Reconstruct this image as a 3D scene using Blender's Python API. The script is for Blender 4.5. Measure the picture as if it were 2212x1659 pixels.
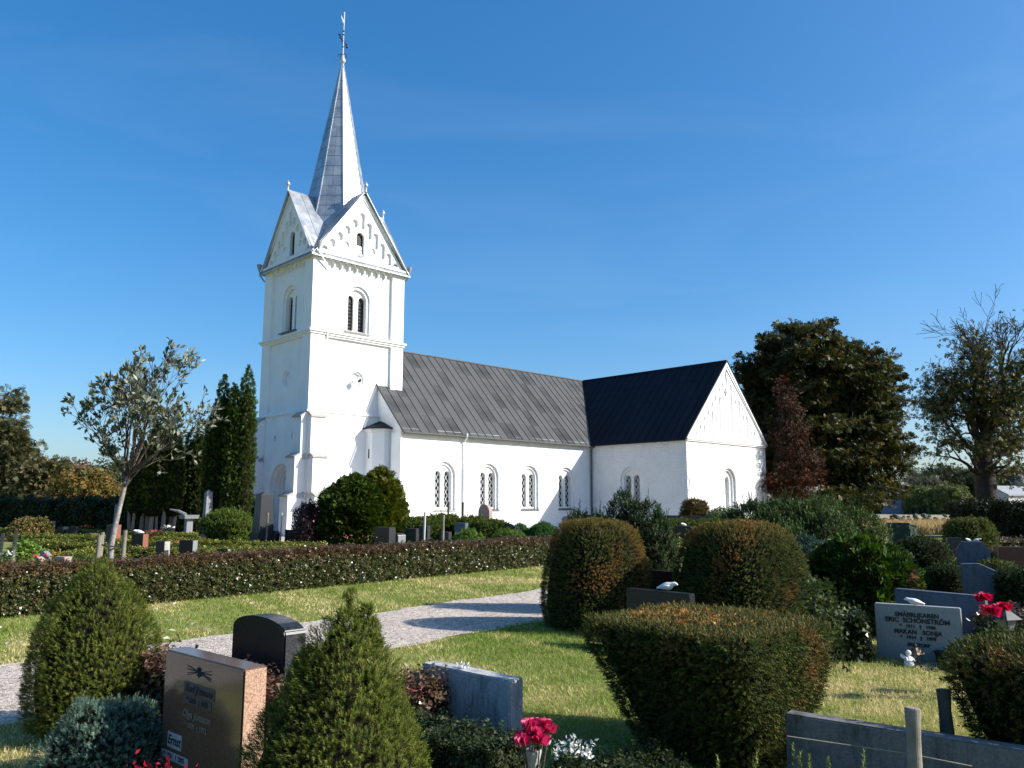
import bpy, bmesh, math
import numpy as np
from mathutils import Vector, Matrix
from mathutils.geometry import delaunay_2d_cdt

for o in list(bpy.data.objects):
    bpy.data.objects.remove(o, do_unlink=True)
S = bpy.context.scene
COL = S.collection
PI = math.pi

# ------------------------------------------------------------------ camera
HC, FPX, PITCH = 1.65, 3178.5 / 1.85172, 0.1484      # focal length in pixels of a 2212 px wide frame
cam = bpy.data.objects.new('camera', bpy.data.cameras.new('camera'))
COL.objects.link(cam)
cam.location = (0, 0, HC)
cam.rotation_euler = (PI / 2 + PITCH, 0, 0)
cam.data.sensor_width = 36
cam.data.lens = 36 * 3178.5 / 4096
cam.data.clip_start = 0.05
cam.data.clip_end = 5000
S.camera = cam

# ------------------------------------------------------------------ sky and sun
SUN_AZ, SUN_EL = math.radians(99), math.radians(31.5)      # azimuth clockwise from +Y
SUN = Vector((math.sin(SUN_AZ) * math.cos(SUN_EL), math.cos(SUN_AZ) * math.cos(SUN_EL), math.sin(SUN_EL)))
world = bpy.data.worlds.new('World')
S.world = world
world.use_nodes = True
wn = world.node_tree.nodes
wl = world.node_tree.links
wn.clear()
sky = wn.new('ShaderNodeTexSky')
sky.sky_type = 'NISHITA'
sky.sun_disc = False
sky.sun_elevation = SUN_EL
sky.sun_rotation = SUN_AZ
sky.altitude = 0
sky.air_density = 1.0
sky.dust_density = 1.5
sky.ozone_density = 6.0
bg = wn.new('ShaderNodeBackground')
bg.inputs['Strength'].default_value = 0.15
wo = wn.new('ShaderNodeOutputWorld')
hsv = wn.new('ShaderNodeHueSaturation')
hsv.inputs['Saturation'].default_value = 1.36
gam = wn.new('ShaderNodeGamma')
gam.inputs[1].default_value = 0.8
wl.new(sky.outputs[0], gam.inputs[0])
wl.new(gam.outputs[0], hsv.inputs['Color'])
# faint high cirrus over the whole sky
tcw = wn.new('ShaderNodeTexCoord')
mpw = wn.new('ShaderNodeMapping'); mpw.inputs['Scale'].default_value = (1.1, 3.2, 7.0); mpw.inputs['Rotation'].default_value = (0.25, 0.35, 0.5)
nzw = wn.new('ShaderNodeTexNoise'); nzw.inputs['Scale'].default_value = 1.6; nzw.inputs['Detail'].default_value = 7; nzw.inputs['Roughness'].default_value = .55; nzw.inputs['Distortion'].default_value = .6
rpw = wn.new('ShaderNodeMapRange'); rpw.inputs[1].default_value = .50; rpw.inputs[2].default_value = .82; rpw.inputs[3].default_value = 0; rpw.inputs[4].default_value = .035
mxw = wn.new('ShaderNodeMix'); mxw.data_type = 'RGBA'; mxw.inputs[7].default_value = (4.2, 5.0, 5.9, 1)
wl.new(tcw.outputs['Generated'], mpw.inputs[0]); wl.new(mpw.outputs[0], nzw.inputs['Vector']); wl.new(nzw.outputs[0], rpw.inputs[0])
wl.new(rpw.outputs[0], mxw.inputs[0]); wl.new(hsv.outputs[0], mxw.inputs[6]); wl.new(mxw.outputs[2], bg.inputs[0])
wl.new(bg.outputs[0], wo.inputs[0])
sl = bpy.data.lights.new('sun', 'SUN')
sl.energy = 4.8
sl.angle = math.radians(0.5)
sl.color = (1.0, 0.965, 0.90)
so = bpy.data.objects.new('sun', sl)
COL.objects.link(so)
so.rotation_euler = SUN.to_track_quat('Z', 'Y').to_euler()
so.location = (60, -10, 60)
S.view_settings.view_transform = 'Standard'
S.view_settings.look = 'None'
S.view_settings.exposure = 0.78
S.view_settings.gamma = 1.0
S.view_settings.use_curve_mapping = False

# ------------------------------------------------------------------ helpers: places
def ray(x, y):
    X, U = (x - 1106) / FPX, -(y - 829.5) / FPX
    c, s = math.cos(PITCH), math.sin(PITCH)
    return np.array([X, c - U * s, s + U * c])

def gp(x, y, z=0.0):
    """ground spot (or spot on the level z) seen at that place of the photo"""
    v = ray(x, y)
    t = (z - HC) / v[2]
    return np.array([v[0] * t, v[1] * t, z])

def at(x, y, Y):
    """spot at distance Y in front of the camera"""
    v = ray(x, y)
    t = Y / v[1]
    return np.array([v[0] * t, Y, HC + v[2] * t])

def gx(x, Y):
    """ground spot at distance Y below photo column x"""
    return np.array([(x - 1106) / FPX * (Y * math.cos(PITCH) - HC * math.sin(PITCH)), Y, 0.0])

TH = 0.7912                                    # heading of the church axis, clockwise from +Y
GR = -TH                                       # gravestones face west like the church front
Udir = np.array([math.sin(TH), math.cos(TH), 0])
Vdir = np.array([-math.cos(TH), math.sin(TH), 0])

# ------------------------------------------------------------------ helpers: objects
def tag(o, label=None, cat=None, group=None, kind=None):
    if label: o['label'] = label
    if cat: o['category'] = cat
    if group: o['group'] = group
    if kind: o['kind'] = kind
    return o

def thing(name, label, cat, loc=(0, 0, 0), rz=0.0, group=None):
    o = bpy.data.objects.new(name, None)
    COL.objects.link(o)
    o.empty_display_size = 0.2
    o.location = [float(v) for v in loc]
    o.rotation_euler = (0, 0, rz)
    return tag(o, label, cat, group)

def link(name, me, mat=None, parent=None, loc=None, rz=None):
    o = bpy.data.objects.new(name, me)
    COL.objects.link(o)
    if mat is not None and not me.materials:
        me.materials.append(mat)
    if parent is not None: o.parent = parent
    if loc is not None: o.location = [float(v) for v in loc]
    if rz is not None: o.rotation_euler = (0, 0, rz)
    return o

def arr_mesh(name, parts, smooth=False):
    """parts: list of (V (n,3), F (m,3), C (m,3)) triangle soups with a colour for each face"""
    Vs, Fs, Cs, n = [], [], [], 0
    for V, F, C in parts:
        Vs.append(np.asarray(V, float)); Fs.append(np.asarray(F, int) + n)
        C = np.asarray(C, float)
        if C.ndim == 1: C = np.repeat(C[None], len(F), 0)
        Cs.append(C); n += len(V)
    V = np.concatenate(Vs); F = np.concatenate(Fs); C = np.concatenate(Cs)
    me = bpy.data.meshes.new(name)
    me.vertices.add(len(V)); me.vertices.foreach_set('co', V.astype(np.float32).ravel())
    me.loops.add(len(F) * 3); me.loops.foreach_set('vertex_index', F.astype(np.int32).ravel())
    me.polygons.add(len(F))
    me.polygons.foreach_set('loop_start', np.arange(0, len(F) * 3, 3, dtype=np.int32))
    me.polygons.foreach_set('loop_total', np.full(len(F), 3, dtype=np.int32))
    if smooth: me.polygons.foreach_set('use_smooth', np.ones(len(F), dtype=bool))
    a = me.attributes.new('Col', 'FLOAT_COLOR', 'FACE')
    a.data.foreach_set('color', np.concatenate([C, np.ones((len(C), 1))], 1).astype(np.float32).ravel())
    me.update(calc_edges=True)
    return me

class B:
    """a small bmesh collector"""
    def __init__(s): s.bm = bmesh.new()
    def faces(s, V, F):
        vs = [s.bm.verts.new([float(c) for c in v]) for v in V]
        for f in F:
            try: s.bm.faces.new([vs[i] for i in f])
            except ValueError: pass
        return vs
    def box(s, x0, x1, y0, y1, z0, z1):
        return s.faces([(x0,y0,z0),(x1,y0,z0),(x1,y1,z0),(x0,y1,z0),(x0,y0,z1),(x1,y0,z1),(x1,y1,z1),(x0,y1,z1)],
            [(0,3,2,1),(4,5,6,7),(0,1,5,4),(1,2,6,5),(2,3,7,6),(3,0,4,7)])
    def hull8(s, bot, top):
        return s.faces(list(bot) + list(top), [(3,2,1,0),(4,5,6,7),(0,1,5,4),(1,2,6,5),(2,3,7,6),(3,0,4,7)])
    def prism(s, poly, f0, f1):
        """poly: 2-D list; f0, f1 map (a,b) to the two end faces"""
        n = len(poly)
        V = [f0(*p) for p in poly] + [f1(*p) for p in poly]
        F = [tuple(range(n))[::-1], tuple(range(n, 2 * n))] + [(i, (i+1) % n, n + (i+1) % n, n + i) for i in range(n)]
        return s.faces(V, F)
    def tube(s, pts, rad, n=8, cap=True):
        V, F = tube(pts, rad, n)
        s.faces(V, [tuple(f) for f in F])
        if cap:
            m = len(pts)
            s.faces([V[i] for i in range(n)], [tuple(range(n))[::-1]])
            s.faces([V[(m-1)*n+i] for i in range(n)], [tuple(range(n))])
    def lathe(s, prof, n=16, c=(0, 0, 0)):
        V = []
        for r, z in prof:
            for k in range(n):
                a = 2 * PI * k / n
                V.append((c[0] + r * math.cos(a), c[1] + r * math.sin(a), c[2] + z))
        F = [(i*n+k, i*n+(k+1) % n, (i+1)*n+(k+1) % n, (i+1)*n+k) for i in range(len(prof)-1) for k in range(n)]
        F.append(tuple(range(n))[::-1]); F.append(tuple((len(prof)-1)*n + k for k in range(n)))
        return s.faces(V, F)
    def done(s, name, mat, parent=None, bevel=0, smooth=False, loc=None, rz=None, seg=2, jitter=0, seed=0):
        bmesh.ops.remove_doubles(s.bm, verts=s.bm.verts, dist=1e-5)
        bmesh.ops.recalc_face_normals(s.bm, faces=s.bm.faces)
        if bevel:
            es = [e for e in s.bm.edges if len(e.link_faces) == 2 and e.calc_face_angle(0) > 0.5]
            bmesh.ops.bevel(s.bm, geom=es, offset=bevel, segments=seg, affect='EDGES', clamp_overlap=True)
        if jitter:
            r = np.random.default_rng(seed)
            for v in s.bm.verts: v.co += Vector(r.normal(0, jitter, 3))
        me = bpy.data.meshes.new(name)
        s.bm.to_mesh(me); s.bm.free()
        if smooth:
            for p in me.polygons: p.use_smooth = True
        return link(name, me, mat, parent, loc, rz)

def tube(pts, rad, n=6):
    pts = np.asarray(pts, float); m = len(pts)
    rad = np.full(m, rad) if np.isscalar(rad) else np.asarray(rad, float)
    T = np.gradient(pts, axis=0); T /= np.linalg.norm(T, axis=1)[:, None] + 1e-12
    ref = np.array([0.0, 0, 1]) if abs(T[0][2]) < .9 else np.array([1.0, 0, 0])
    V = []
    for i in range(m):
        a = np.cross(T[i], ref); a /= np.linalg.norm(a) + 1e-12
        b = np.cross(T[i], a); ref = np.cross(a, T[i])
        ang = 2 * PI * np.arange(n) / n
        V.append(pts[i] + rad[i] * (np.cos(ang)[:, None] * a + np.sin(ang)[:, None] * b))
    V = np.concatenate(V)
    F = [(i*n+k, i*n+(k+1) % n, (i+1)*n+(k+1) % n, (i+1)*n+k) for i in range(m-1) for k in range(n)]
    return V, F

def tube_tri(pts, rad, n=4):
    V, F = tube(pts, rad, n)
    F = np.array(F)
    return V, np.concatenate([F[:, [0, 1, 2]], F[:, [0, 2, 3]]])

# ------------------------------------------------------------------ helpers: materials
def nt(name):
    m = bpy.data.materials.new(name); m.use_nodes = True
    t = m.node_tree; t.nodes.clear()
    out = t.nodes.new('ShaderNodeOutputMaterial')
    return m, t, out

def N(t, typ, **kw):
    n = t.nodes.new(typ)
    for k, v in kw.items():
        if k in n.inputs.keys(): n.inputs[k].default_value = v
        else: setattr(n, k, v)
    return n

def ramp(t, fac, stops):
    r = t.nodes.new('ShaderNodeValToRGB')
    els = r.color_ramp.elements
    while len(els) < len(stops): els.new(0.5)
    for e, (p, c) in zip(els, stops):
        e.position = p; e.color = (*c, 1) if len(c) == 3 else c
    t.links.new(fac, r.inputs[0])
    return r

def noise(t, co, scale, detail=4, rough=.55, dist=0):
    n = N(t, 'ShaderNodeTexNoise', Scale=scale, Detail=detail, Roughness=rough, Distortion=dist)
    if co is not None: t.links.new(co, n.inputs['Vector'])
    return n

def surf(name, c1, c2, scale=3., rough=.8, bump=.0, bscale=40., bdist=.01, spec=.3, metal=0., c3=None, s3=.6, streak=None, coords='Object'):
    """procedural surface: two colours mixed by noise, an optional third in patches, bump"""
    m, t, out = nt(name)
    p = N(t, 'ShaderNodeBsdfPrincipled', Roughness=rough, Metallic=metal)
    p.inputs['Specular IOR Level'].default_value = spec
    tc = N(t, 'ShaderNodeTexCoord')
    co = tc.outputs[coords]
    n1 = noise(t, co, scale, 6, .62)
    r = ramp(t, n1.outputs[0], [(.32, c1), (.68, c2)])
    col = r.outputs[0]
    if c3 is not None:
        vec = co
        if streak:
            mp = N(t, 'ShaderNodeMapping'); mp.inputs['Scale'].default_value = streak
            t.links.new(co, mp.inputs[0]); vec = mp.outputs[0]
        n3 = noise(t, vec, s3, 5, .6)
        f = ramp(t, n3.outputs[0], [(.5, (0, 0, 0)), (.66, (1, 1, 1))])
        mx = N(t, 'ShaderNodeMix', data_type='RGBA')
        t.links.new(f.outputs[0], mx.inputs[0]); t.links.new(col, mx.inputs[6]); mx.inputs[7].default_value = (*c3, 1)
        col = mx.outputs[2]
    t.links.new(col, p.inputs['Base Color'])
    if bump:
        n2 = noise(t, co, bscale, 5, .6)
        b = N(t, 'ShaderNodeBump', Strength=bump, Distance=bdist)
        t.links.new(n2.outputs[0], b.inputs['Height']); t.links.new(b.outputs[0], p.inputs['Normal'])
    t.links.new(p.outputs[0], out.inputs[0])
    return m

def leafmat(name, rough=.45, trans=.25, spec=.35, back=None, var=.35):
    """foliage: colour comes from the leaf's own Col attribute"""
    m, t, out = nt(name)
    at_ = N(t, 'ShaderNodeAttribute', attribute_name='Col')
    col = at_.outputs[0]
    if back is not None:
        g = N(t, 'ShaderNodeNewGeometry')
        mx = N(t, 'ShaderNodeMix', data_type='RGBA')
        t.links.new(g.outputs['Backfacing'], mx.inputs[0]); t.links.new(col, mx.inputs[6]); mx.inputs[7].default_value = (*back, 1)
        col = mx.outputs[2]
    p = N(t, 'ShaderNodeBsdfPrincipled', Roughness=rough)
    p.inputs['Specular IOR Level'].default_value = spec
    t.links.new(col, p.inputs['Base Color'])
    sh = p.outputs[0]
    if trans:
        tr = N(t, 'ShaderNodeBsdfTranslucent')
        hs = N(t, 'ShaderNodeHueSaturation', Saturation=1.15, Value=1.3)
        t.links.new(col, hs.inputs['Color']); t.links.new(hs.outputs[0], tr.inputs[0])
        ms = N(t, 'ShaderNodeMixShader'); ms.inputs[0].default_value = trans
        t.links.new(sh, ms.inputs[1]); t.links.new(tr.outputs[0], ms.inputs[2]); sh = ms.outputs[0]
    t.links.new(sh, out.inputs[0])
    return m

def plaster(name, lump=.25, fine=.15, split=None):
    m, t, out = nt(name)
    p = N(t, 'ShaderNodeBsdfPrincipled', Roughness=.9)
    p.inputs['Specular IOR Level'].default_value = .15
    tc = N(t, 'ShaderNodeTexCoord'); co = tc.outputs['Object']
    n1 = noise(t, co, .7, 6, .65)
    r = ramp(t, n1.outputs[0], [(.3, (.76, .765, .77)), (.55, (.84, .84, .835))])
    # rain streaks and splashed dirt near the ground
    mp = N(t, 'ShaderNodeMapping'); mp.inputs['Scale'].default_value = (2.2, 2.2, .22)
    t.links.new(co, mp.inputs[0])
    n4 = noise(t, mp.outputs[0], 1.6, 5, .6)
    f4 = ramp(t, n4.outputs[0], [(.56, (0, 0, 0)), (.8, (.45, .45, .45))])
    mx = N(t, 'ShaderNodeMix', data_type='RGBA'); mx.inputs[7].default_value = (.62, .62, .6, 1)
    t.links.new(f4.outputs[0], mx.inputs[0]); t.links.new(r.outputs[0], mx.inputs[6])
    t.links.new(mx.outputs[2], p.inputs['Base Color'])
    nl = noise(t, co, 7.5, 4, .6)
    nf = noise(t, co, 28, 4, .6)
    b1 = N(t, 'ShaderNodeBump', Strength=lump, Distance=.16)
    t.links.new(nl.outputs[0], b1.inputs['Height'])
    if split is not None:
        sx = N(t, 'ShaderNodeSeparateXYZ'); t.links.new(co, sx.inputs[0])
        mr = N(t, 'ShaderNodeMapRange'); mr.inputs[1].default_value = split - .4; mr.inputs[2].default_value = split + .6
        mr.inputs[3].default_value = lump * .12; mr.inputs[4].default_value = lump
        t.links.new(sx.outputs[0], mr.inputs[0]); t.links.new(mr.outputs[0], b1.inputs['Strength'])
    b2 = N(t, 'ShaderNodeBump', Strength=fine, Distance=.03)
    t.links.new(nf.outputs[0], b2.inputs['Height']); t.links.new(b1.outputs[0], b2.inputs['Normal'])
    t.links.new(b2.outputs[0], p.inputs['Normal'])
    t.links.new(p.outputs[0], out.inputs[0])
    return m

def sheet(name, c1, c2, rough=.5, spec=.5, metal=0., amp=.22):
    """painted or zinc roof sheets: every sheet has a tone of its own"""
    m, t, out = nt(name)
    p = N(t, 'ShaderNodeBsdfPrincipled', Roughness=rough, Metallic=metal)
    p.inputs['Specular IOR Level'].default_value = spec
    oi = N(t, 'ShaderNodeObjectInfo')
    tc = N(t, 'ShaderNodeTexCoord')
    n1 = noise(t, tc.outputs['Object'], 1.3, 5, .6)
    ad = N(t, 'ShaderNodeMath', operation='MULTIPLY_ADD'); ad.inputs[1].default_value = amp
    t.links.new(oi.outputs['Random'], ad.inputs[0]); t.links.new(n1.outputs[0], ad.inputs[2])
    r = ramp(t, ad.outputs[0], [(.36, c1), (.80, c2)])
    t.links.new(r.outputs[0], p.inputs['Base Color'])
    b = N(t, 'ShaderNodeBump', Strength=.12, Distance=.05)
    n2 = noise(t, tc.outputs['Object'], 1.8, 2, .5)
    t.links.new(n2.outputs[0], b.inputs['Height']); t.links.new(b.outputs[0], p.inputs['Normal'])
    rr = ramp(t, n1.outputs[0], [(.3, (rough-.1,)*3), (.7, (min(1, rough+.15),)*3)])
    t.links.new(rr.outputs[0], p.inputs['Roughness'])
    t.links.new(p.outputs[0], out.inputs[0])
    return m

def granite(name, c, speck=.35, rough=.3, scale=120., dirt=None, spec=.25):
    m, t, out = nt(name)
    p = N(t, 'ShaderNodeBsdfPrincipled', Roughness=rough); p.inputs['Specular IOR Level'].default_value = spec
    tc = N(t, 'ShaderNodeTexCoord'); co = tc.outputs['Object']
    v = N(t, 'ShaderNodeTexVoronoi', Scale=scale); t.links.new(co, v.inputs['Vector'])
    hs = N(t, 'ShaderNodeSeparateColor'); t.links.new(v.outputs['Color'], hs.inputs[0])
    c = np.array(c)
    r = ramp(t, hs.outputs[0], [(0, tuple(c * (1 - speck))), (.5, tuple(c)), (1, tuple(np.minimum(1, c * (1 + speck) + speck * .03)))])
    col = r.outputs[0]
    if dirt:
        mp = N(t, 'ShaderNodeMapping'); mp.inputs['Scale'].default_value = (3, 3, .8); t.links.new(co, mp.inputs[0])
        n3 = noise(t, mp.outputs[0], 3.2, 6, .68)
        f = ramp(t, n3.outputs[0], [(.46, (0, 0, 0)), (.68, (.85, .85, .85))])
        mx = N(t, 'ShaderNodeMix', data_type='RGBA'); mx.inputs[7].default_value = (*dirt, 1)
        t.links.new(f.outputs[0], mx.inputs[0]); t.links.new(col, mx.inputs[6]); col = mx.outputs[2]
    t.links.new(col, p.inputs['Base Color'])
    n2 = noise(t, co, 60, 3); b = N(t, 'ShaderNodeBump', Strength=.25 if rough > .4 else .04, Distance=.006)
    t.links.new(n2.outputs[0], b.inputs['Height']); t.links.new(b.outputs[0], p.inputs['Normal'])
    t.links.new(p.outputs[0], out.inputs[0])
    return m

M = {}
M['plaster'] = plaster('white_plaster_smooth', .06, .10)
M['plaster_nave'] = plaster('white_plaster_nave', .8, .35, 8.9)
M['plaster_rough'] = plaster('white_plaster_rough', 1.0, .45)
M['trim'] = surf('white_trim', (.74, .74, .73), (.83, .83, .82), 4, .8)
M['cap'] = surf('buttress_cap_stone', (.30, .28, .26), (.40, .375, .35), 6, .85, .3, 40)
M['roof'] = sheet('grey_roof_sheet', (.022, .0225, .023), (.072, .072, .071), .6, .25, 0, .62)
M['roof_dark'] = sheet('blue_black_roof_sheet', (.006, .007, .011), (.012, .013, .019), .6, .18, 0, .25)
M['zinc'] = sheet('zinc_spire_sheet', (.30, .325, .345), (.46, .48, .495), .40, .4, .65, .30)
M['zinc_dark'] = surf('zinc_flashing', (.22, .25, .29), (.32, .35, .38), 3, .45, metal=.2)
M['silver'] = surf('silver_metal', (.55, .54, .50), (.72, .70, .66), 8, .35, metal=.6)
M['iron'] = surf('dark_iron', (.015, .015, .015), (.035, .033, .03), 20, .6)
M['glass'] = surf('dark_window_glass', (.012, .014, .017), (.03, .033, .037), 6, .12, spec=.5)
M['lattice'] = surf('white_lattice_bar', (.66, .66, .64), (.76, .76, .74), 9, .6)
M['louvre'] = surf('black_belfry_shutter', (.012, .012, .013), (.03, .029, .028), 5, .6)
M['door'] = surf('slate_blue_door', (.07, .09, .13), (.10, .12, .16), 5, .6)
M['sill'] = surf('grey_sill_sheet', (.07, .075, .08), (.15, .15, .15), 6, .55)
M['bark'] = surf('grey_brown_bark', (.055, .042, .032), (.13, .105, .085), 9, .9, .8, 26, .03)
M['bark_dark'] = surf('dark_bark', (.022, .017, .013), (.05, .04, .031), 4, .9, .8, 14, .05)
M['bark_pale'] = surf('pale_mottled_bark', (.12, .105, .09), (.36, .335, .31), 22, .85, .5, 40, .01, c3=(.16, .09, .06), s3=1.2)
M['bark_red'] = surf('reddish_thuja_bark', (.20, .14, .105), (.36, .28, .22), 9, .9, .8, 30, .02)
M['post'] = surf('weathered_post_wood', (.17, .145, .11), (.30, .265, .215), 7, .85, .5, 50, .006, c3=(.13, .11, .08), s3=4)
M['post_dark'] = surf('dark_post_wood', (.05, .045, .038), (.11, .10, .08), 7, .85, .5, 50, .006)
M['leaf'] = leafmat('leaf', .5, .22, .15)
M['leaf_gloss'] = leafmat('glossy_leaf', .30, .15, .28)
M['needle'] = leafmat('needle', .6, .14, .08)
M['silver_leaf'] = leafmat('silver_backed_leaf', .45, .18, .4, back=(.20, .215, .155))
M['petal'] = leafmat('petal', .5, .3, .3)
M['grass'] = leafmat('grass_blade', .6, .3, .2)
M['core'] = surf('twiggy_interior', (.010, .010, .006), (.022, .020, .012), 12, 1.0, .6, 30, .03, spec=.0)
M['black'] = granite('black_granite', (.016, .017, .019), .3, .28)
M['dkgrey'] = granite('dark_grey_granite', (.032, .034, .037), .3, .35)
M['grey'] = granite('grey_granite', (.20, .205, .21), .3, .5)
M['ltgrey'] = granite('light_grey_stone', (.40, .40, .39), .15, .75, 90, dirt=(.10, .10, .095))
M['brown'] = granite('polished_brown_granite', (.125, .072, .045), .25, .10, 160, spec=.6)
M['brown_rough'] = granite('rough_brown_granite', (.36, .22, .15), .45, .8, 160)
M['red'] = granite('red_granite', (.21, .085, .058), .35, .5, 120)
M['dkred'] = granite('dark_red_granite', (.085, .03, .024), .3, .4, 120)
M['pink'] = granite('pink_granite', (.34, .24, .21), .3, .7, 90)
M['bluegrey'] = granite('blue_grey_granite', (.10, .115, .145), .15, .55, 110, dirt=(.05, .06, .07))
M['kerb'] = granite('stained_concrete', (.15, .15, .148), .15, .85, 90, dirt=(.022, .022, .02))
M['cream'] = granite('pale_stone', (.34, .33, .30), .15, .8, 80, dirt=(.18, .17, .15))
M['white'] = surf('white_ceramic', (.70, .70, .70), (.80, .80, .79), 9, .4)
M['letter'] = surf('dark_lettering', (.018, .02, .024), (.03, .03, .034), 20, .5)
M['plate'] = surf('pale_inscription_plate', (.33, .33, .35), (.43, .43, .44), 20, .6)
M['redclay'] = surf('red_roof_tile', (.30, .10, .055), (.42, .16, .09), 12, .85)
M['barn_red'] = surf('barn_red_paint', (.26, .05, .035), (.34, .075, .05), 5, .8)
M['barn_grey'] = surf('grey_barn_roof', (.20, .21, .22), (.32, .33, .34), 3, .7)
M['barn_blue'] = surf('blue_grey_barn_wall', (.16, .18, .22), (.24, .26, .30), 3, .8)
M['barn_white'] = surf('white_barn_wall', (.40, .40, .39), (.50, .50, .49), 3, .8)
M['green_metal'] = surf('green_painted_metal', (.008, .022, .018), (.016, .036, .029), 5, .5, spec=.15, c3=(.10, .11, .10), s3=5)
M['stone'] = surf('field_stone', (.05, .048, .045), (.15, .14, .13), 2.2, .9, .6, 12, .05, c3=(.17, .165, .14), s3=3)
M['rubber'] = surf('black_rubber', (.012, .012, .012), (.02, .02, .02), 10, .7)
M['copper'] = surf('brown_lantern_metal', (.10, .065, .04), (.20, .12, .07), 12, .45, metal=.3)
M['lantern_glass'] = surf('frosted_lantern_glass', (.10, .115, .11), (.17, .185, .175), 8, .25)

# ================================================================== ground
def ground_mat():
    m, t, out = nt('lawn_ground')
    p = N(t, 'ShaderNodeBsdfPrincipled', Roughness=.95); p.inputs['Specular IOR Level'].default_value = .1
    tc = N(t, 'ShaderNodeTexCoord'); co = tc.outputs['Object']
    n1 = noise(t, co, .55, 6, .62); n2 = noise(t, co, 22, 5, .7); n3 = noise(t, co, 5, 5, .6)
    r1 = ramp(t, n1.outputs[0], [(.34, (.115, .150, .034)), (.52, (.20, .20, .065)), (.66, (.32, .27, .14))])
    r2 = ramp(t, n2.outputs[0], [(.3, (.55, .55, .5)), (.7, (1.35, 1.3, 1.2))])
    mx = N(t, 'ShaderNodeMix', data_type='RGBA', blend_type='MULTIPLY'); mx.inputs[0].default_value = 1
    t.links.new(r1.outputs[0], mx.inputs[6]); t.links.new(r2.outputs[0], mx.inputs[7])
    t.links.new(mx.outputs[2], p.inputs['Base Color'])
    b = N(t, 'ShaderNodeBump', Strength=.5, Distance=.03)
    t.links.new(n2.outputs[0], b.inputs['Height']); t.links.new(b.outputs[0], p.inputs['Normal'])
    t.links.new(p.outputs[0], out.inputs[0])
    return m
M['ground'] = ground_mat()

def gravel_mat():
    m, t, out = nt('pale_gravel')
    p = N(t, 'ShaderNodeBsdfPrincipled', Roughness=.9); p.inputs['Specular IOR Level'].default_value = .2
    tc = N(t, 'ShaderNodeTexCoord'); co = tc.outputs['Object']
    v = N(t, 'ShaderNodeTexVoronoi', Scale=34.); t.links.new(co, v.inputs['Vector'])
    v2 = N(t, 'ShaderNodeTexVoronoi', Scale=95.); t.links.new(co, v2.inputs['Vector'])
    s = N(t, 'ShaderNodeSeparateColor'); t.links.new(v.outputs['Color'], s.inputs[0])
    r = ramp(t, s.outputs[0], [(0, (.26, .205, .165)), (.3, (.54, .455, .38)), (.7, (.70, .60, .505)), (1, (.86, .755, .655))])
    n1 = noise(t, co, 1.1, 5, .6)
    r1 = ramp(t, n1.outputs[0], [(.3, (.82, .82, .82)), (.7, (1.08, 1.07, 1.06))])
    mx = N(t, 'ShaderNodeMix', data_type='RGBA', blend_type='MULTIPLY'); mx.inputs[0].default_value = 1
    t.links.new(r.outputs[0], mx.inputs[6]); t.links.new(r1.outputs[0], mx.inputs[7])
    t.links.new(mx.outputs[2], p.inputs['Base Color'])
    ad = N(t, 'ShaderNodeMath', operation='ADD'); t.links.new(v.outputs['Distance'], ad.inputs[0]); t.links.new(v2.outputs['Distance'], ad.inputs[1])
    b = N(t, 'ShaderNodeBump', Strength=.9, Distance=.02); b.invert = True
    t.links.new(ad.outputs[0], b.inputs['Height']); t.links.new(b.outputs[0], p.inputs['Normal'])
    t.links.new(p.outputs[0], out.inputs[0])
    return m
M['gravel'] = gravel_mat()
M['stubble'] = surf('dry_stubble_field', (.24, .18, .10), (.34, .265, .16), .6, .95, .5, 6, .05, c3=(.30, .25, .14), s3=.05)
M['soil'] = surf('dark_bed_soil', (.035, .028, .02), (.085, .07, .055), 12, .95, .6, 60, .01)

CX, CY = -10.4354, 40.3762                     # foot of the tower's south-west corner
b = B(); b.faces([(-2500, -500, 0), (2500, -500, 0), (2500, 4500, 0), (-2500, 4500, 0)], [(0, 1, 2, 3)])
ground = b.done('ground', M['ground']); tag(ground, kind='structure')

PD = np.array([.622, .783])                    # direction of the gravel path
PN = np.array([-.783, .622])
def path_edges():
    rng = np.random.default_rng(4)
    F0 = np.array([.64, 15.83])                # a spot on its far edge
    t = np.arange(-26, 16, .12)
    def bend(s): return np.where(s > 0, .012 * s * s, 0)
    def wob(k): return .05 * np.sin(t * 2.1 + k) + .035 * np.sin(t * 5.3 + 2 * k) + rng.normal(0, .018, len(t))
    far = F0 + t[:, None] * PD + (wob(1) - bend(t) * 0)[:, None] * PN
    near = F0 + t[:, None] * PD - (2.45 + wob(3.3))[:, None] * PN
    return far, near
pf, pn = path_edges()
n = len(pf)
b = B(); b.faces([(x, y, .008) for x, y in pf] + [(x, y, .008) for x, y in pn], [(i, i+1, n+i+1, n+i) for i in range(n-1)])
tag(b.done('gravel_path', M['gravel']), kind='structure')
b = B(); b.faces([(CX + u * math.sin(TH) - v * math.cos(TH), CY + u * math.cos(TH) + v * math.sin(TH), .005) for u, v in ((-7, -7), (13, -7), (17, -14), (34, -14), (44, -3), (44, 16), (-7, 14))], [tuple(range(7))])  # unseen gravel apron, added to bounce neutral light onto the walls
tag(b.done('added_bounce_gravel', M['gravel']), kind='structure')
# dry field beyond the churchyard wall
b = B(); b.faces([(8, 66, .01), (420, 40, .01), (900, 260, .01), (-20, 230, .01)], [(0, 1, 2, 3)])
tag(b.done('stubble_field', M['stubble']), kind='structure')

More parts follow.
